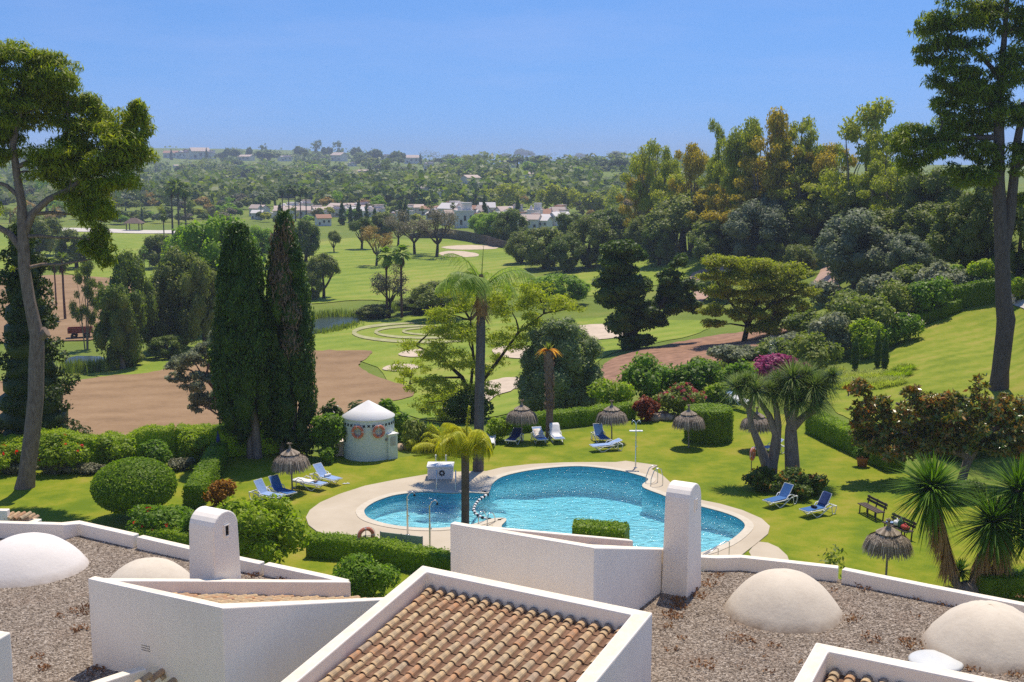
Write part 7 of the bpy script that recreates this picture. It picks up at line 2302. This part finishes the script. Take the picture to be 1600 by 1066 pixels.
TR = [
 # left half
 ('mound', "broad_tree", "dark bushy tree with a pale trunk base at the edge of the sown field", 192, 577, 432, 44, L_t3, B_grey),
 ('mound', "broad_tree", "tall dark tree behind the pale trunked one", 206, 560, 380, 46, L_t3, None),
 ('mound', "broad_tree", "grey green tree with several dark stems left of the cypress pair", 284, 545, 385, 56, L_t1, None),
 ('mound', "broad_tree", "second grey green tree just left of the first cypress", 320, 550, 392, 40, L_t1, None),
 ('mound', "broad_tree", "leafy tree between the dark tree and the grey green one", 238, 552, 440, 30, L_t1, None),
 ('euc', "slender_tree", "slender tree with sparse foliage right of the dark conifer", 135, 546, 408, 24, L_t1, B_grey),
 ('mound', "willow_tree", "bright yellow green tree rising behind the cypress pair", 345, 520, 325, 76, L_t4, None),
 ('mound', "willow_tree", "smaller bright yellow green tree left of the big one", 292, 470, 352, 40, L_t4, None),
 ('mound', "broad_tree", "dark round tree just right of the taller cypress top", 478, 410, 337, 30, L_t3, None),
 ('broad', "broad_tree", "small tree with a thin stem on the fairway right of the dark round tree", 522, 395, 360, 13, L_t1, None),
 ('broad', "broad_tree", "neat umbrella shaped tree casting a shadow on the far fairway", 565, 390, 337, 23, L_t3, None),
 ('broad', "broad_tree", "grey green umbrella tree on the fairway right of the taller cypress", 506, 467, 391, 31, L_t1, None),
 ('bare', "thin_tree", "leaning thin tree with a tan crown on the fairway", 588, 416, 352, 30, L_tan, None),
 ('bare', "thin_tree", "grey nearly bare tree left of the pair by the bunkers", 648, 398, 330, 36, L_bare, None),
 ('bare', "thin_tree", "grey nearly bare tree beside the far bunker", 682, 402, 328, 40, L_bare, None),
 ('bare', "thin_tree", "grey nearly bare tree farther back on the fairway", 622, 385, 336, 28, L_bare, None),
 ('bare', "thin_tree", "grey leafy tree behind the two fairway palms", 608, 496, 412, 36, L_bare, None),
 ('mound', "broad_tree", "lush green tree mass left of the white town roofs, nearer one", 775, 380, 326, 36, L_t4, None),
 ('mound', "broad_tree", "lush green tree mass beside the retaining wall", 800, 384, 322, 34, L_t3, None),
 ('mound', "broad_tree", "low lush tree at the foot of the white houses", 752, 368, 332, 22, L_t4, None),
 ('mound', "broad_tree", "olive green tree at the left edge beyond the brown field", 120, 420, 352, 34, L_t1, None),
 ('mound', "broad_tree", "olive green tree behind the left pine crown", 60, 400, 330, 44, L_t1, None),
 ('mound', "broad_tree", "bushy tree left of the bright willow", 250, 420, 362, 34, L_t1, None),
 ('mound', "broad_tree", "tree between the willow and the taller cypress", 405, 420, 352, 34, L_t4, None),
 ('mound', "broad_tree", "dense bush at the foot of the grey green trees", 262, 560, 520, 34, L_t3, None),
 ('mound', "broad_tree", "bush right of the pond at the left", 205, 572, 545, 24, L_t1, None),
 ('mound', "broad_tree", "tree row left of the retaining wall", 600, 372, 330, 26, L_t1, None),
 ('mound', "broad_tree", "shrubby bank between the pond and the tall palm", 655, 490, 462, 44, L_t1, None),
 ('mound', "broad_tree", "shrubby bank left of the tall palm crown", 705, 486, 456, 36, L_oleander, None),
 ('mound', "broad_tree", "bush cluster right of the tall palm crown", 845, 470, 430, 34, L_t4, None),
 ('mound', "broad_tree", "grey green tree left of the dark fig", 815, 412, 358, 30, L_t1, None),
 ('mound', "broad_tree", "dense tree between the olives and the dark fig", 885, 425, 365, 32, L_t3, None),
 ('mound', "broad_tree", "low tree at the foot of the wide crowned tree", 1110, 420, 360, 34, L_t3, None),
 ('mound', "broad_tree", "dark tree right of the dark fig", 1030, 415, 350, 34, L_t3, None),
 # centre and right
 ('mound', "olive_tree", "large grey green tree at the end of the fairway, left of the dark fig", 850, 420, 350, 44, L_t1, None),
 ('mound', "olive_tree", "tall grey green tree behind the dark fig", 920, 418, 336, 44, L_t1, None),
 ('mound', "broad_tree", "dark green tree mass behind the centre of the view", 950, 385, 318, 48, L_t3, None),
 ('mound', "broad_tree", "dark green tree mass right of the town roofs", 895, 380, 328, 36, L_t3, None),
 ('round', "oak_tree", "wide crowned grey green tree with a visible trunk behind the acacia", 1068, 402, 300, 68, L_t1, None),
 ('mound', "broad_tree", "grey green tree left of the wide crowned one", 1008, 400, 332, 36, L_t1, None),
 ('mound', "silver_tree", "silvery rounded tree in the middle of the right wood", 1180, 418, 312, 58, L_t2, None),
 ('mound', "silver_tree", "small rounded tree at the foot of the silvery one, left", 1205, 422, 370, 28, L_t1, None),
 ('mound', "silver_tree", "small rounded tree at the foot of the silvery one, right", 1250, 432, 378, 32, L_t1, None),
 ('mound', "silver_tree", "big dome shaped silvery tree on the right slope", 1337, 450, 318, 72, L_t2, None),
 ('mound', "broad_tree", "dark tree behind the silvery ones", 1215, 400, 288, 46, L_t2, None),
 ('mound', "silver_tree", "pale silver tree left of the right pine", 1420, 438, 360, 44, L_t2, None),
 ('mound', "broad_tree", "deep green tree behind the right pine branches", 1455, 390, 250, 62, L_t1, None),
 ('mound', "broad_tree", "large grey green tree left of the right pine trunk", 1505, 420, 305, 64, L_t1, None),
 ('mound', "broad_tree", "grey green tree right of the right pine trunk", 1592, 430, 300, 50, L_t1, None),
 ('mound', "broad_tree", "grey green tree high on the crest behind the pine", 1540, 405, 270, 50, L_t1, None),
 ('mound', "broad_tree", "green tree behind the feathery acacia", 882, 478, 424, 46, L_t4, None),
 ('broad', "broad_tree", "low spreading tree by the pond left of the tall palm", 690, 500, 436, 52, L_t1, None),
 ('mound', "broad_tree", "waterside bush at the pond edge", 585, 497, 474, 34, L_t1, None),
 ('mound', "broad_tree", "bush between the cypress pair and the fairway", 488, 470, 420, 18, L_t1, None),
]
for kind, nm, lab, px, pb, pt, hw, m, tm in TR: tree(kind, nm, lab, px, pb, pt, hw, m, tmat=tm)
# eucalyptus wood: each trunk and crown a tree of its own
EU = [(992, 390, 250, 26, 1, "low sparse eucalyptus at the left end of the wood"), (1012, 390, 212, 26, 0, "tall sparse eucalyptus at the left end of the wood"), (1040, 392, 228, 22, 0, "thin eucalyptus next to the leftmost tall one"), (1080, 392, 214, 24, 1, "single slim eucalyptus with a rounded golden top"),
      (1108, 392, 250, 24, 0, "shorter eucalyptus before the slender spire"), (1126, 392, 180, 15, 0, "slender spire like eucalyptus left of the main group"), (1150, 392, 200, 28, 0, "eucalyptus at the left of the main group"), (1140, 392, 270, 34, 1, "golden young eucalyptus in front of the main group, left"),
      (1172, 392, 172, 30, 0, "high eucalyptus left of the middle of the main group"), (1205, 392, 174, 36, 1, "high eucalyptus in the middle of the main group"), (1235, 392, 176, 30, 0, "high eucalyptus right of the middle of the main group"), (1190, 396, 240, 44, 1, "golden eucalyptus low in the middle of the main group"),
      (1268, 394, 200, 32, 0, "eucalyptus between the main group and the tallest one"), (1300, 394, 215, 30, 1, "lower eucalyptus before the tallest one"), (1338, 394, 160, 44, 0, "tallest eucalyptus with a broad tiered crown"), (1370, 394, 215, 34, 0, "eucalyptus on the right shoulder of the tallest one"),
      (1250, 398, 262, 50, 0, "leafy low eucalyptus in front of the main group"), (1310, 398, 270, 46, 0, "leafy low eucalyptus in front of the tallest one"), (1095, 396, 290, 38, 1, "golden low eucalyptus behind the wide crowned tree"), (1055, 394, 275, 34, 0, "leafy low eucalyptus behind the wide crowned tree, left"), (1160, 398, 300, 40, 1, "golden low eucalyptus above the silvery tree"), (1395, 396, 250, 34, 0, "eucalyptus half hidden by the right pine branch")]
for px, pb, pt, hw, gd, lab in EU:
    tree('euc', "eucalyptus_tree", lab, px, pb, pt, hw * 1.45, L_gold if gd else L_euc, "eucalyptus trees of the right wood", "eucalyptus", tmat=B_grey)
for px, pb, pt, hw in ((1130, 400, 330, 60), (1270, 405, 310, 60), (1390, 410, 320, 60), (1300, 400, 300, 60), (1460, 405, 310, 60), (1030, 380, 300, 50), (1120, 382, 290, 60), (1200, 384, 280, 60), (1280, 386, 280, 60), (1360, 386, 285, 60), (1440, 386, 280, 60), (970, 372, 320, 45)):
    tree('mound', "broad_tree", "dim green tree filling in behind the eucalyptus trunks", px, pb, pt, hw, L_t1, "filler trees behind the eucalyptus trunks")
# palms of the golf course
PM = [(605, 497, 383, L_palm, "left one of the two tall palms on the fairway"), (628, 497, 380, L_palm, "right one of the two tall palms on the fairway"), (257, 388, 328, L_t3, "single palm beyond the bright yellow green tree"),
      (270, 372, 280, L_t3, "left palm of the tall cluster on the skyline of the golf course"), (280, 374, 278, L_t3, "middle palm of the tall cluster on the skyline of the golf course"), (291, 372, 284, L_t3, "right palm of the tall cluster on the skyline of the golf course"),
      (442, 345, 290, L_t3, "first palm from the left in the far row of five"), (452, 346, 287, L_t3, "second palm from the left in the far row of five"), (462, 346, 288, L_t3, "third palm from the left in the far row of five"), (470, 345, 291, L_t3, "fourth palm from the left in the far row of five"), (479, 345, 292, L_t3, "fifth palm from the left in the far row of five"),
      (408, 345, 302, L_t3, "small palm left of the far row of five"), (102, 500, 392, L_t3, "trimmed palm with a reddish trunk right of the dark conifer"), (88, 480, 402, L_t3, "second trimmed palm half hidden by the dark conifer"), (226, 432, 383, L_palm, "young palm between the dark tree and the willow"), (625, 350, 312, L_t3, "palm among the cypresses before the town"), (708, 352, 316, L_t3, "palm left of the white town wall"), (660, 348, 322, L_palm, "pale palm in the hedge before the town")]
for px, pb, pt, m, lab in PM: tree('palm', "fan_palm", lab, px, pb, pt, 10, m, "fan palms of the golf course", "palm", tmat=B_red if px in (605, 628, 102, 88) else B_palm)
CY = [(535, 352, 314, 7, "broad dark cypress, first of the far row"), (548, 350, 318, 5, "thin cypress, second of the far row"), (555, 348, 325, 3.5, "smallest cypress of the far row"), (561, 350, 309, 6, "tallest cypress of the far row"), (573, 352, 318, 5, "cypress at the right end of the far row"), (438, 345, 316, 6, "cypress by the far row of palms"), (626, 350, 312, 5, "left cypress of the pair before the town"), (634, 350, 312, 6, "right cypress of the pair before the town"), (757, 350, 302, 6, "lone dark cypress rising before the town roofs"), (809, 350, 305, 6, "dark reddish cypress right of the town roofs"), (585, 354, 325, 5, "dim cypress behind the umbrella tree")]
for px, pb, pt, hw, lab in CY: tree('cyp', "cypress_tree", lab, px, pb, pt, hw * 1.2, L_cyp, "far cypresses before the town", "cypress")

VILLAS = [(268, 247, 22, 10, "pink roofed villa on the skyline, leftmost"), (290, 248, 26, 12, "pink roofed villa on the skyline, second"), (312, 249, 28, 16, "large villa with a terrace on the skyline"), (328, 249, 16, 12, "villa end on the skyline beside the pointed tree"), (385, 251, 22, 8, "low pale villa on the skyline"), (445, 252, 20, 8, "pale villa behind the dark trees of the skyline"), (530, 252, 22, 12, "grey villa on the skyline below the wispy trees"), (602, 252, 16, 9, "pink villa between the two dark tree masses"), (643, 256, 22, 12, "pale block of flats on the skyline"), (670, 264, 16, 10, "white villa beside the single cypress"), (735, 287, 26, 12, "bright white villa in the middle of the hillside"), (757, 290, 26, 5, "long white wall below the bright villa"), (828, 278, 14, 8, "small white villa on the right of the hillside"), (805, 262, 12, 5, "white villa near the skyline, right of the middle"), (570, 270, 20, 4, "low white building in the left hillside"), (690, 308, 14, 12, "reddish building at the foot of the hill"), (664, 305, 12, 14, "white block at the foot of the hill"), (640, 305, 12, 8, "small house at the foot of the hill left of the white block"), (275, 262, 8, 4, "tiny white house on the left hillside"), (550, 260, 12, 6, "small villa under the skyline trees")]
def clear_view(px, py):
    return not any(abs(px - q[0]) < q[2] * 0.75 + 5 and -2 < py - q[1] < 15 for q in VILLAS)

# ------------------------------------------------------------------ hillside and plain: many trees, each its own object
def far_tree(kind, px, pb, ht_px, hw, mat, label, group, name="hill_tree"):
    w = hit(px, pb)[0]; s = mpp(w[1])
    _vk[kind] = _vk.get(kind, 0) + 1
    tr, cr = FAR[kind][_vk[kind] % len(FAR[kind])]
    o = link(name, cr, None, tuple(w - np.array([0, 0, 0.08 * ht_px * s])), (0, 0, random.uniform(0, 6.28)), (2 * hw * s, 2 * hw * s, ht_px * s))
    o.material_slots[0].link = 'OBJECT'; o.material_slots[0].material = mat
    tag(o, label, "tree", group)
mats_h = [L_t3, L_t1, L_t3, L_t1, L_t2, L_t4, L_euc, L_t3]
LB = {'round': "hazy rounded tree on the far wooded hillside", 'broad': "hazy spreading tree on the far wooded hillside", 'cyp': "hazy pointed tree on the far wooded hillside", 'euc': "hazy sparse tree on the far wooded hillside"}
random.seed(5)
cells = []
for k in range(250):
    py = 250 + 66 * ((k + random.random()) / 250) ** 1.15
    px = random.uniform(-60, 1120)
    while not clear_view(px, py): px = random.uniform(-60, 1120)
    kd = random.choices(['round', 'broad', 'cyp', 'euc'], [0.55, 0.25, 0.08, 0.12])[0]
    sz = random.uniform(0.7, 1.4) * (14 + (py - 250) * 0.12)
    far_tree(kd, px, py, sz * (1.35 if kd in ('cyp', 'euc') else 1), sz * {'round': 0.78, 'broad': 0.82, 'cyp': 0.2, 'euc': 0.4}[kd], random.choice(mats_h), LB[kd], "trees on the far hillside, " + kd.replace('cyp', 'pointed').replace('euc', 'sparse'))
SKYL = [(362, 252, 24, 16, 'round', "big round tree on the skyline right of the villas"), (345, 250, 12, 10, 'round', "small dark tree on the skyline before the big round one"), (390, 250, 24, 7, 'round', "pale slim tree on the skyline"), (410, 250, 28, 8, 'euc', "tall thin tree on the skyline, left one"), (418, 254, 22, 22, 'round', "wide dark tree just below the skyline"), (470, 250, 25, 12, 'broad', "umbrella shaped tree on the skyline"), (497, 250, 32, 9, 'euc', "tall wispy tree on the skyline, nearest the umbrella tree"), (512, 250, 22, 12, 'broad', "spreading tree on the skyline between the wispy ones"), (530, 250, 30, 9, 'euc', "tall wispy tree on the skyline, right one"), (557, 252, 26, 11, 'round', "round pale tree on the skyline"), (585, 256, 24, 18, 'round', "dark tree mass below the skyline, left"), (620, 258, 26, 18, 'round', "dark tree mass below the skyline, right"), (268, 250, 18, 4, 'cyp', "dark pointed tree left of the skyline villas"), (298, 248, 14, 4, 'cyp', "dark pointed tree behind the skyline villas"), (323, 250, 20, 4, 'cyp', "dark pointed tree right of the skyline villas"), (657, 258, 20, 3.5, 'cyp', "single cypress on the skyline beside the pale villa"),
        (745, 258, 18, 20, 'round', "rounded tree on the skyline above the white villa"), (800, 260, 18, 20, 'round', "wide tree on the skyline right of the white villa"), (845, 262, 20, 16, 'round', "dark round tree on the skyline"), (873, 262, 20, 4, 'euc', "thin wispy tree on the skyline near the sea gap"), (935, 265, 20, 24, 'round', "long dark tree on the skyline right of the gap"), (965, 268, 26, 18, 'round', "dark tree on the skyline before the eucalyptus wood"), (690, 258, 14, 20, 'round', "low tree on the skyline left of the middle"), (895, 262, 10, 12, 'round', "low tree in the dip of the skyline")]
for px, pb, h_, hw, kd, lab in SKYL: far_tree(kd, px, pb, h_, hw, L_t3 if kd != 'euc' else L_t1, lab, None, "skyline_tree")
random.seed(8)
for k in range(270):
    px = random.uniform(-60, 1000) if k < 210 else random.uniform(-60, 430); py = random.uniform(318, 352) if px < 700 else random.uniform(318, 342)
    if (690 < px < 900 and random.random() < 0.75) or (390 < px < 700 and random.random() < 0.35): continue
    kd = random.choices(['round', 'broad', 'cyp', 'euc'], [0.5, 0.28, 0.06, 0.16])[0]
    sz = random.uniform(13, 24)
    far_tree(kd, px, py, sz * (1.3 if kd in ('cyp', 'euc') else 1), sz * {'round': 0.6, 'broad': 0.66, 'cyp': 0.2, 'euc': 0.4}[kd], random.choice(mats_h + [L_tan, L_bare]), {'round': "rounded tree in the belt at the end of the golf course", 'broad': "spreading tree in the belt at the end of the golf course", 'cyp': "pointed tree in the belt at the end of the golf course", 'euc': "sparse tree in the belt at the end of the golf course"}[kd], "tree belt at the end of the golf course, " + kd.replace('cyp', 'pointed').replace('euc', 'sparse'), "belt_tree")
GE = [(800, 330, 44, 22, 'euc', "grey feathery tree behind the town, left"), (775, 330, 40, 20, 'euc', "grey feathery tree behind the lone cypress"), (845, 338, 52, 16, 'euc', "yellow green tree behind the town domes, left"), (870, 338, 54, 20, 'round', "yellow green tree behind the town domes, middle"), (893, 338, 46, 16, 'euc', "yellow green tree behind the town domes, right"), (930, 340, 48, 20, 'round', "golden tree right of the town"), (960, 345, 56, 18, 'euc', "golden tree just left of the eucalyptus wood")]
for px, pb, h_, hw, kd, lab in GE: far_tree(kd, px, pb, h_, hw * 1.2, L_euc, lab, None, "belt_tree")
# scrub that covers the hill between the trees: too much to count
random.seed(3)
n = 3400
px = rng.uniform(-160, 1300, n); py = 244 + 78 * rng.random(n) ** 1.1
ok_ = np.array([clear_view(a_, b_) for a_, b_ in zip(px, py)]) & ((np.sin(px * 0.045 + py * 0.11) + np.sin(px * 0.017 - py * 0.23 + 1.0) + rng.normal(0, 0.5, n)) > -0.75)
px, py = px[ok_], py[ok_]
W = hit(px, py); W = W[W[:, 1] > 520]; n = len(W)
g = Geo(); k = 42
s = mpp(W[:, 1])[:, None]
r = rng.uniform(1.0, 2.6, (n, 1)) ** 2 * rng.uniform(1.4, 2.2, (n, 1)) * (0.6 + 0.45 * s)
d = rng.normal(size=(n, k, 3)); d /= np.linalg.norm(d, axis=2, keepdims=True)
P = W[:, None, :] + d * np.concatenate([r, r, r * 0.75], 1)[:, None, :] * rng.uniform(0.7, 1.05, (n, k, 1)) + np.concatenate([0 * r, 0 * r, r * 0.62], 1)[:, None, :]
Nn = d * 0.6 + rng.normal(size=(n, k, 3)) * 0.4 + np.array([0, 0, 0.5])
for q, sl in ((0, slice(0, n, 3)), (1, slice(1, n, 3)), (2, slice(2, n, 3))):
    v, f = cards(P[sl].reshape(-1, 3), Nn[sl].reshape(-1, 3), 3.2, 1.4)
    g.add(v, f, q)
tag(build("hill_scrub", g, [L_t1, L_t3, L_hill]), "woodland and scrub covering the far hillside between the single trees", "scrub", None, 'stuff')
# reeds at the ponds
def reeds(label, pxs, L, n):
    g = Geo()
    for a, b_ in zip(pxs[:-1], pxs[1:]):
        u = rng.random(n); q = hit(a[0] + (b_[0] - a[0]) * u, a[1] + (b_[1] - a[1]) * u)
        d = rng.normal(size=(n, 3)) * 0.15 + np.array([0, 0, 1.0]); d /= np.linalg.norm(d, axis=1, keepdims=True)
        blades(g, q + rng.normal(size=(n, 3)) * np.array([0.6, 0.8, 0]), d, L * rng.uniform(0.5, 1.1, n), 0.16, 0.15, 0, 2)
    tag(build("reeds", g, L_oleander), label, "reeds", None, 'stuff')
reeds("reeds along the pond edge at the left", [(108, 580), (130, 582), (165, 580), (176, 572)], 1.8, 260)
reeds("reeds along the far bank of the middle pond", [(486, 499), (520, 495), (560, 496), (590, 492)], 1.6, 300)
reeds("reeds along the near bank of the middle pond", [(500, 522), (530, 516), (556, 508)], 1.0, 220)
reeds("tall grass on the bank before the tall palm", [(600, 488), (650, 482), (700, 480), (760, 474)], 2.2, 420)

# ------------------------------------------------------------------ town and villas
M_tw = simple("town_white", (0.74, 0.68, 0.62), 0.9, 0.1, 0, 0.06, 0.3)
M_tr = simple("town_roof_clay", (0.42, 0.24, 0.16), 0.9, 0.1, 0, 0.25, 0.6)
M_tp = simple("town_roof_pale", (0.58, 0.46, 0.38), 0.9, 0.1, 0, 0.15, 0.6)
M_win = simple("window_dark", (0.05, 0.055, 0.06), 0.3, 0.5)
def house_parts(kind, seed):
    random.seed(seed)
    w, d, h = 1.0, 0.8, 0.55
    wall, roof, win = Geo(), Geo(), []
    if kind == 'gable':
        wall.add([(-.5, -.4, -.2), (.5, -.4, -.2), (.5, .4, -.2), (-.5, .4, -.2), (-.5, -.4, h), (.5, -.4, h), (.5, .4, h), (-.5, .4, h), (-.5, 0, h + .22), (.5, 0, h + .22)],
                 [(0, 1, 5, 4), (1, 2, 6, 9, 5), (2, 3, 7, 6), (3, 0, 4, 8, 7)], 0)
        for s in (-1, 1):
            v = [(-.54, s * .46, h - .02), (.54, s * .46, h - .02), (.54, 0, h + .245), (-.54, 0, h + .245)]
            v2 = [(a, b_, c_ + 0.03) for a, b_, c_ in v]
            roof.add(v + v2, [(4, 5, 6, 7), (0, 3, 2, 1), (0, 1, 5, 4), (1, 2, 6, 5), (3, 0, 4, 7)] if s < 0 else [(7, 6, 5, 4), (1, 2, 3, 0), (4, 5, 1, 0), (5, 6, 2, 1), (7, 4, 0, 3)], 0)
    else:
        box(wall, (0, 0, h / 2 - .1), (1, .8, h + .2)); box(wall, (.2, .1, h + .12), (.5, .45, .26))
        box(roof, (0, 0, h + .02), (1.06, .86, .05)); box(roof, (.2, .1, h + .27), (.56, .5, .05))
        lathe(wall, [(0.13, h + .02), (0.12, h + .12), (0.07, h + .18), (0.001, h + .2)], 10, 0, (-.28, -.1, 0))
    g = Geo()
    ws = []
    for x in (-.3, 0, .3):
        gg = Geo(); box(gg, (0, 0, 0), (.13, .02, .17)); ws.append(((x + random.uniform(-.04, .04), -.405, h * random.choice([.35, .6])), gg.mesh("window", M_win)))
    return wall.mesh("wall", M_tw), roof.mesh("roof", M_tr), ws
HV = [house_parts('gable', 1), house_parts('flat', 2), house_parts('gable', 3), house_parts('flat', 4)]
def far_house(k, px, pb, w_px, h_px, label, group=None, rz=None, roof=None):
    w = hit(px, pb)[0]; s = mpp(w[1])
    wall, rf, ws = HV[k % 4]
    t = thing("house", label, "house", tuple(w), random.uniform(-0.7, 0.7) if rz is None else rz, group)
    t.scale = (w_px * s, w_px * s * 0.9, h_px * s / 0.75)
    link("wall", wall, t); o = link("roof", rf, t)
    if roof: o.material_slots[0].link = 'OBJECT'; o.material_slots[0].material = roof
    for loc, me in ws: link("window", me, t, loc)
random.seed(21)
for k in range(46):
    px = random.uniform(690, 885); py = 340 + 18 * random.random() - (4 if px < 780 else 0)
    far_house(k, px, py - (px > 830) * 2 + 2, random.uniform(18, 32), random.uniform(14, 24), "pale town house with a flat or clay roof beyond the retaining wall", "town houses beyond the retaining wall", roof=random.choice([M_tr, M_tp, M_tp, M_tw]))
for k in range(34):
    px = random.uniform(395, 700); py = random.uniform(330, 344)
    far_house(k, px, py, random.uniform(16, 30), random.uniform(11, 17), "pale low town house glimpsed between the far trees", "town houses among the far trees", roof=random.choice([M_tp, M_tp, M_tw, M_tr]))
far_house(0, 505, 353, 22, 16, "small house with a bright clay roof beside the far cypresses", None, 0.4, M_tr)
far_house(1, 725, 356, 26, 34, "white town house with a tall blank wall left of the lush trees", None, 0.3, M_tw)
far_house(1, 836, 352, 20, 30, "white church like building with a rounded gable among the roofs", None, -0.3, M_tw)
for k, (px, pb, w_, h_, lab) in enumerate(VILLAS):
    far_house(k, px, pb, w_ * 0.95, h_ * 1.0, lab, None, None, M_tr if 'pink' in lab or 'red' in lab else M_tp)
# retaining wall of the upper fairway
M_stonewall = simple("dark_stone_wall", (0.10, 0.085, 0.07), 0.9, 0.1, 0, 0.3, 0.4)
WP = [(640, 372), (690, 372), (730, 378), (770, 386), (805, 391)]
wp = [Vector(tuple(hit(a, b_)[0])) for a, b_ in WP]
tops = [366, 357, 362, 371, 383]
gg = Geo(); v = []
for p, (a, b_), tp in zip(wp, WP, tops):
    z1 = V(a, tp, p.y).z
    for dy in (0, 1.2): v += [(p.x, p.y + dy, p.z - 0.5), (p.x, p.y + dy, z1)]
f = []
for i in range(len(wp) - 1):
    a, b_ = i * 4, (i + 1) * 4
    f += [(a, b_, b_ + 1, a + 1), (a + 1, b_ + 1, b_ + 3, a + 3), (a + 3, b_ + 3, b_ + 2, a + 2)]
gg.add(np.array(v), np.array(f), 0)
tag(build("retaining_wall", gg, M_stonewall), "dark stone retaining wall curving below the lush trees at the end of the fairway", "wall")
# starter hut on the golf course
b = base_of(210, 361); s = mpp(b.y)
t = thing("shelter", "small open shelter with a brown hipped roof on the far edge of the golf course", "shelter", b)
gg = Geo()
for x in (-1, 1):
    for y in (-1, 1): tube(gg, [(x * 2.0, y * 1.6, -0.1), (x * 2.0, y * 1.6, 2.6)], 0.16, 6)
build("posts", gg, B_dark, t)
gg = Geo(); gg.add([(-3, -2.4, 2.5), (3, -2.4, 2.5), (3, 2.4, 2.5), (-3, 2.4, 2.5), (-0.8, 0, 4.2), (0.8, 0, 4.2)], [(0, 1, 5, 4), (1, 2, 5), (2, 3, 4, 5), (3, 0, 4), (3, 2, 1, 0)]); build("roof", gg, simple("brown_shingle", (0.16, 0.11, 0.085), 0.9), t)
# red trailer in the far field
b = base_of(126, 529)
t = thing("farm_trailer", "red farm trailer with harrow frames parked in the far sown field", "trailer", b, 0.3)
M_redp = simple("rusty_red_paint", (0.22, 0.05, 0.035), 0.7, 0.3, 0, 0.3, 3)
gg = Geo(); box(gg, (0, 0, 0.9), (3.2, 1.6, 0.15)); box(gg, (0, 0.75, 1.25), (3.2, 0.08, 0.6)); box(gg, (0, -0.75, 1.25), (3.2, 0.08, 0.6)); box(gg, (-1.55, 0, 1.25), (0.08, 1.42, 0.6)); build("body", gg, M_redp, t)
for x in (-0.8, 0.8):
    for y in (-0.85, 0.85):
        gg = Geo(); torus(gg, 0.32, 0.12, 16, 6, 0, Matrix.Translation((x, y, 0.42)) @ Matrix.Rotation(math.pi / 2, 4, 'X')); lathe(gg, [(0.001, -0.05), (0.24, -0.04), (0.24, 0.04), (0.001, 0.05)], 10, 0, (x, y, 0.42)); build("wheel", gg, M_black, t)
gg = Geo(); tube(gg, [(1.6, 0, 0.85), (2.8, 0, 0.6)], 0.06, 6); build("drawbar", gg, M_redp, t)
# lawn sprinkler on the slope: a thin spray of droplets
b = base_of(1205, 590)
t = thing("lawn_sprinkler", "lawn sprinkler throwing a faint white spray beside the bougainvillea", "sprinkler", b)
gg = Geo(); tube(gg, [(0, 0, 0), (0, 0, 1.2)], 0.03, 6); build("riser", gg, M_black, t)
M_drop, nt, out = newmat("water_droplets")
bsdf(nt, out, (0.85, 0.88, 0.9), 0.2, 0.5)
n = 1500; u = rng.random(n); r = 0.1 + 0.35 * u
P = np.stack([rng.normal(0, 1, n) * r * 0.5, rng.normal(0, 1, n) * r * 0.5, 0.9 + 2.6 * u], 1)
v, f = cards(P, rng.normal(size=(n, 3)), 0.022, 2.5, np.tile([0, 0, 1.0], (n, 1)))
gg = Geo(); gg.add(v, f, 0); tag(build("spray", gg, M_drop, t), kind='stuff')

# ------------------------------------------------------------------ haze: one even body of air round everything
gg = Geo(); box(gg, (0, 2230, 40.0), (9700, 4620, 110.0))
M_haze, nt, out = newmat("haze")
pv = nt.nodes.new('ShaderNodeVolumePrincipled')
pv.inputs['Color'].default_value = (0.74, 0.85, 1.0, 1)
pv.inputs['Density'].default_value = 0.00024
pv.inputs['Anisotropy'].default_value = 0.0
nt.links.new(pv.outputs[0], out.inputs['Volume'])
hz = build("haze", gg, M_haze)
tag(hz, "thin blue haze over the valley", "haze", None, 'stuff')
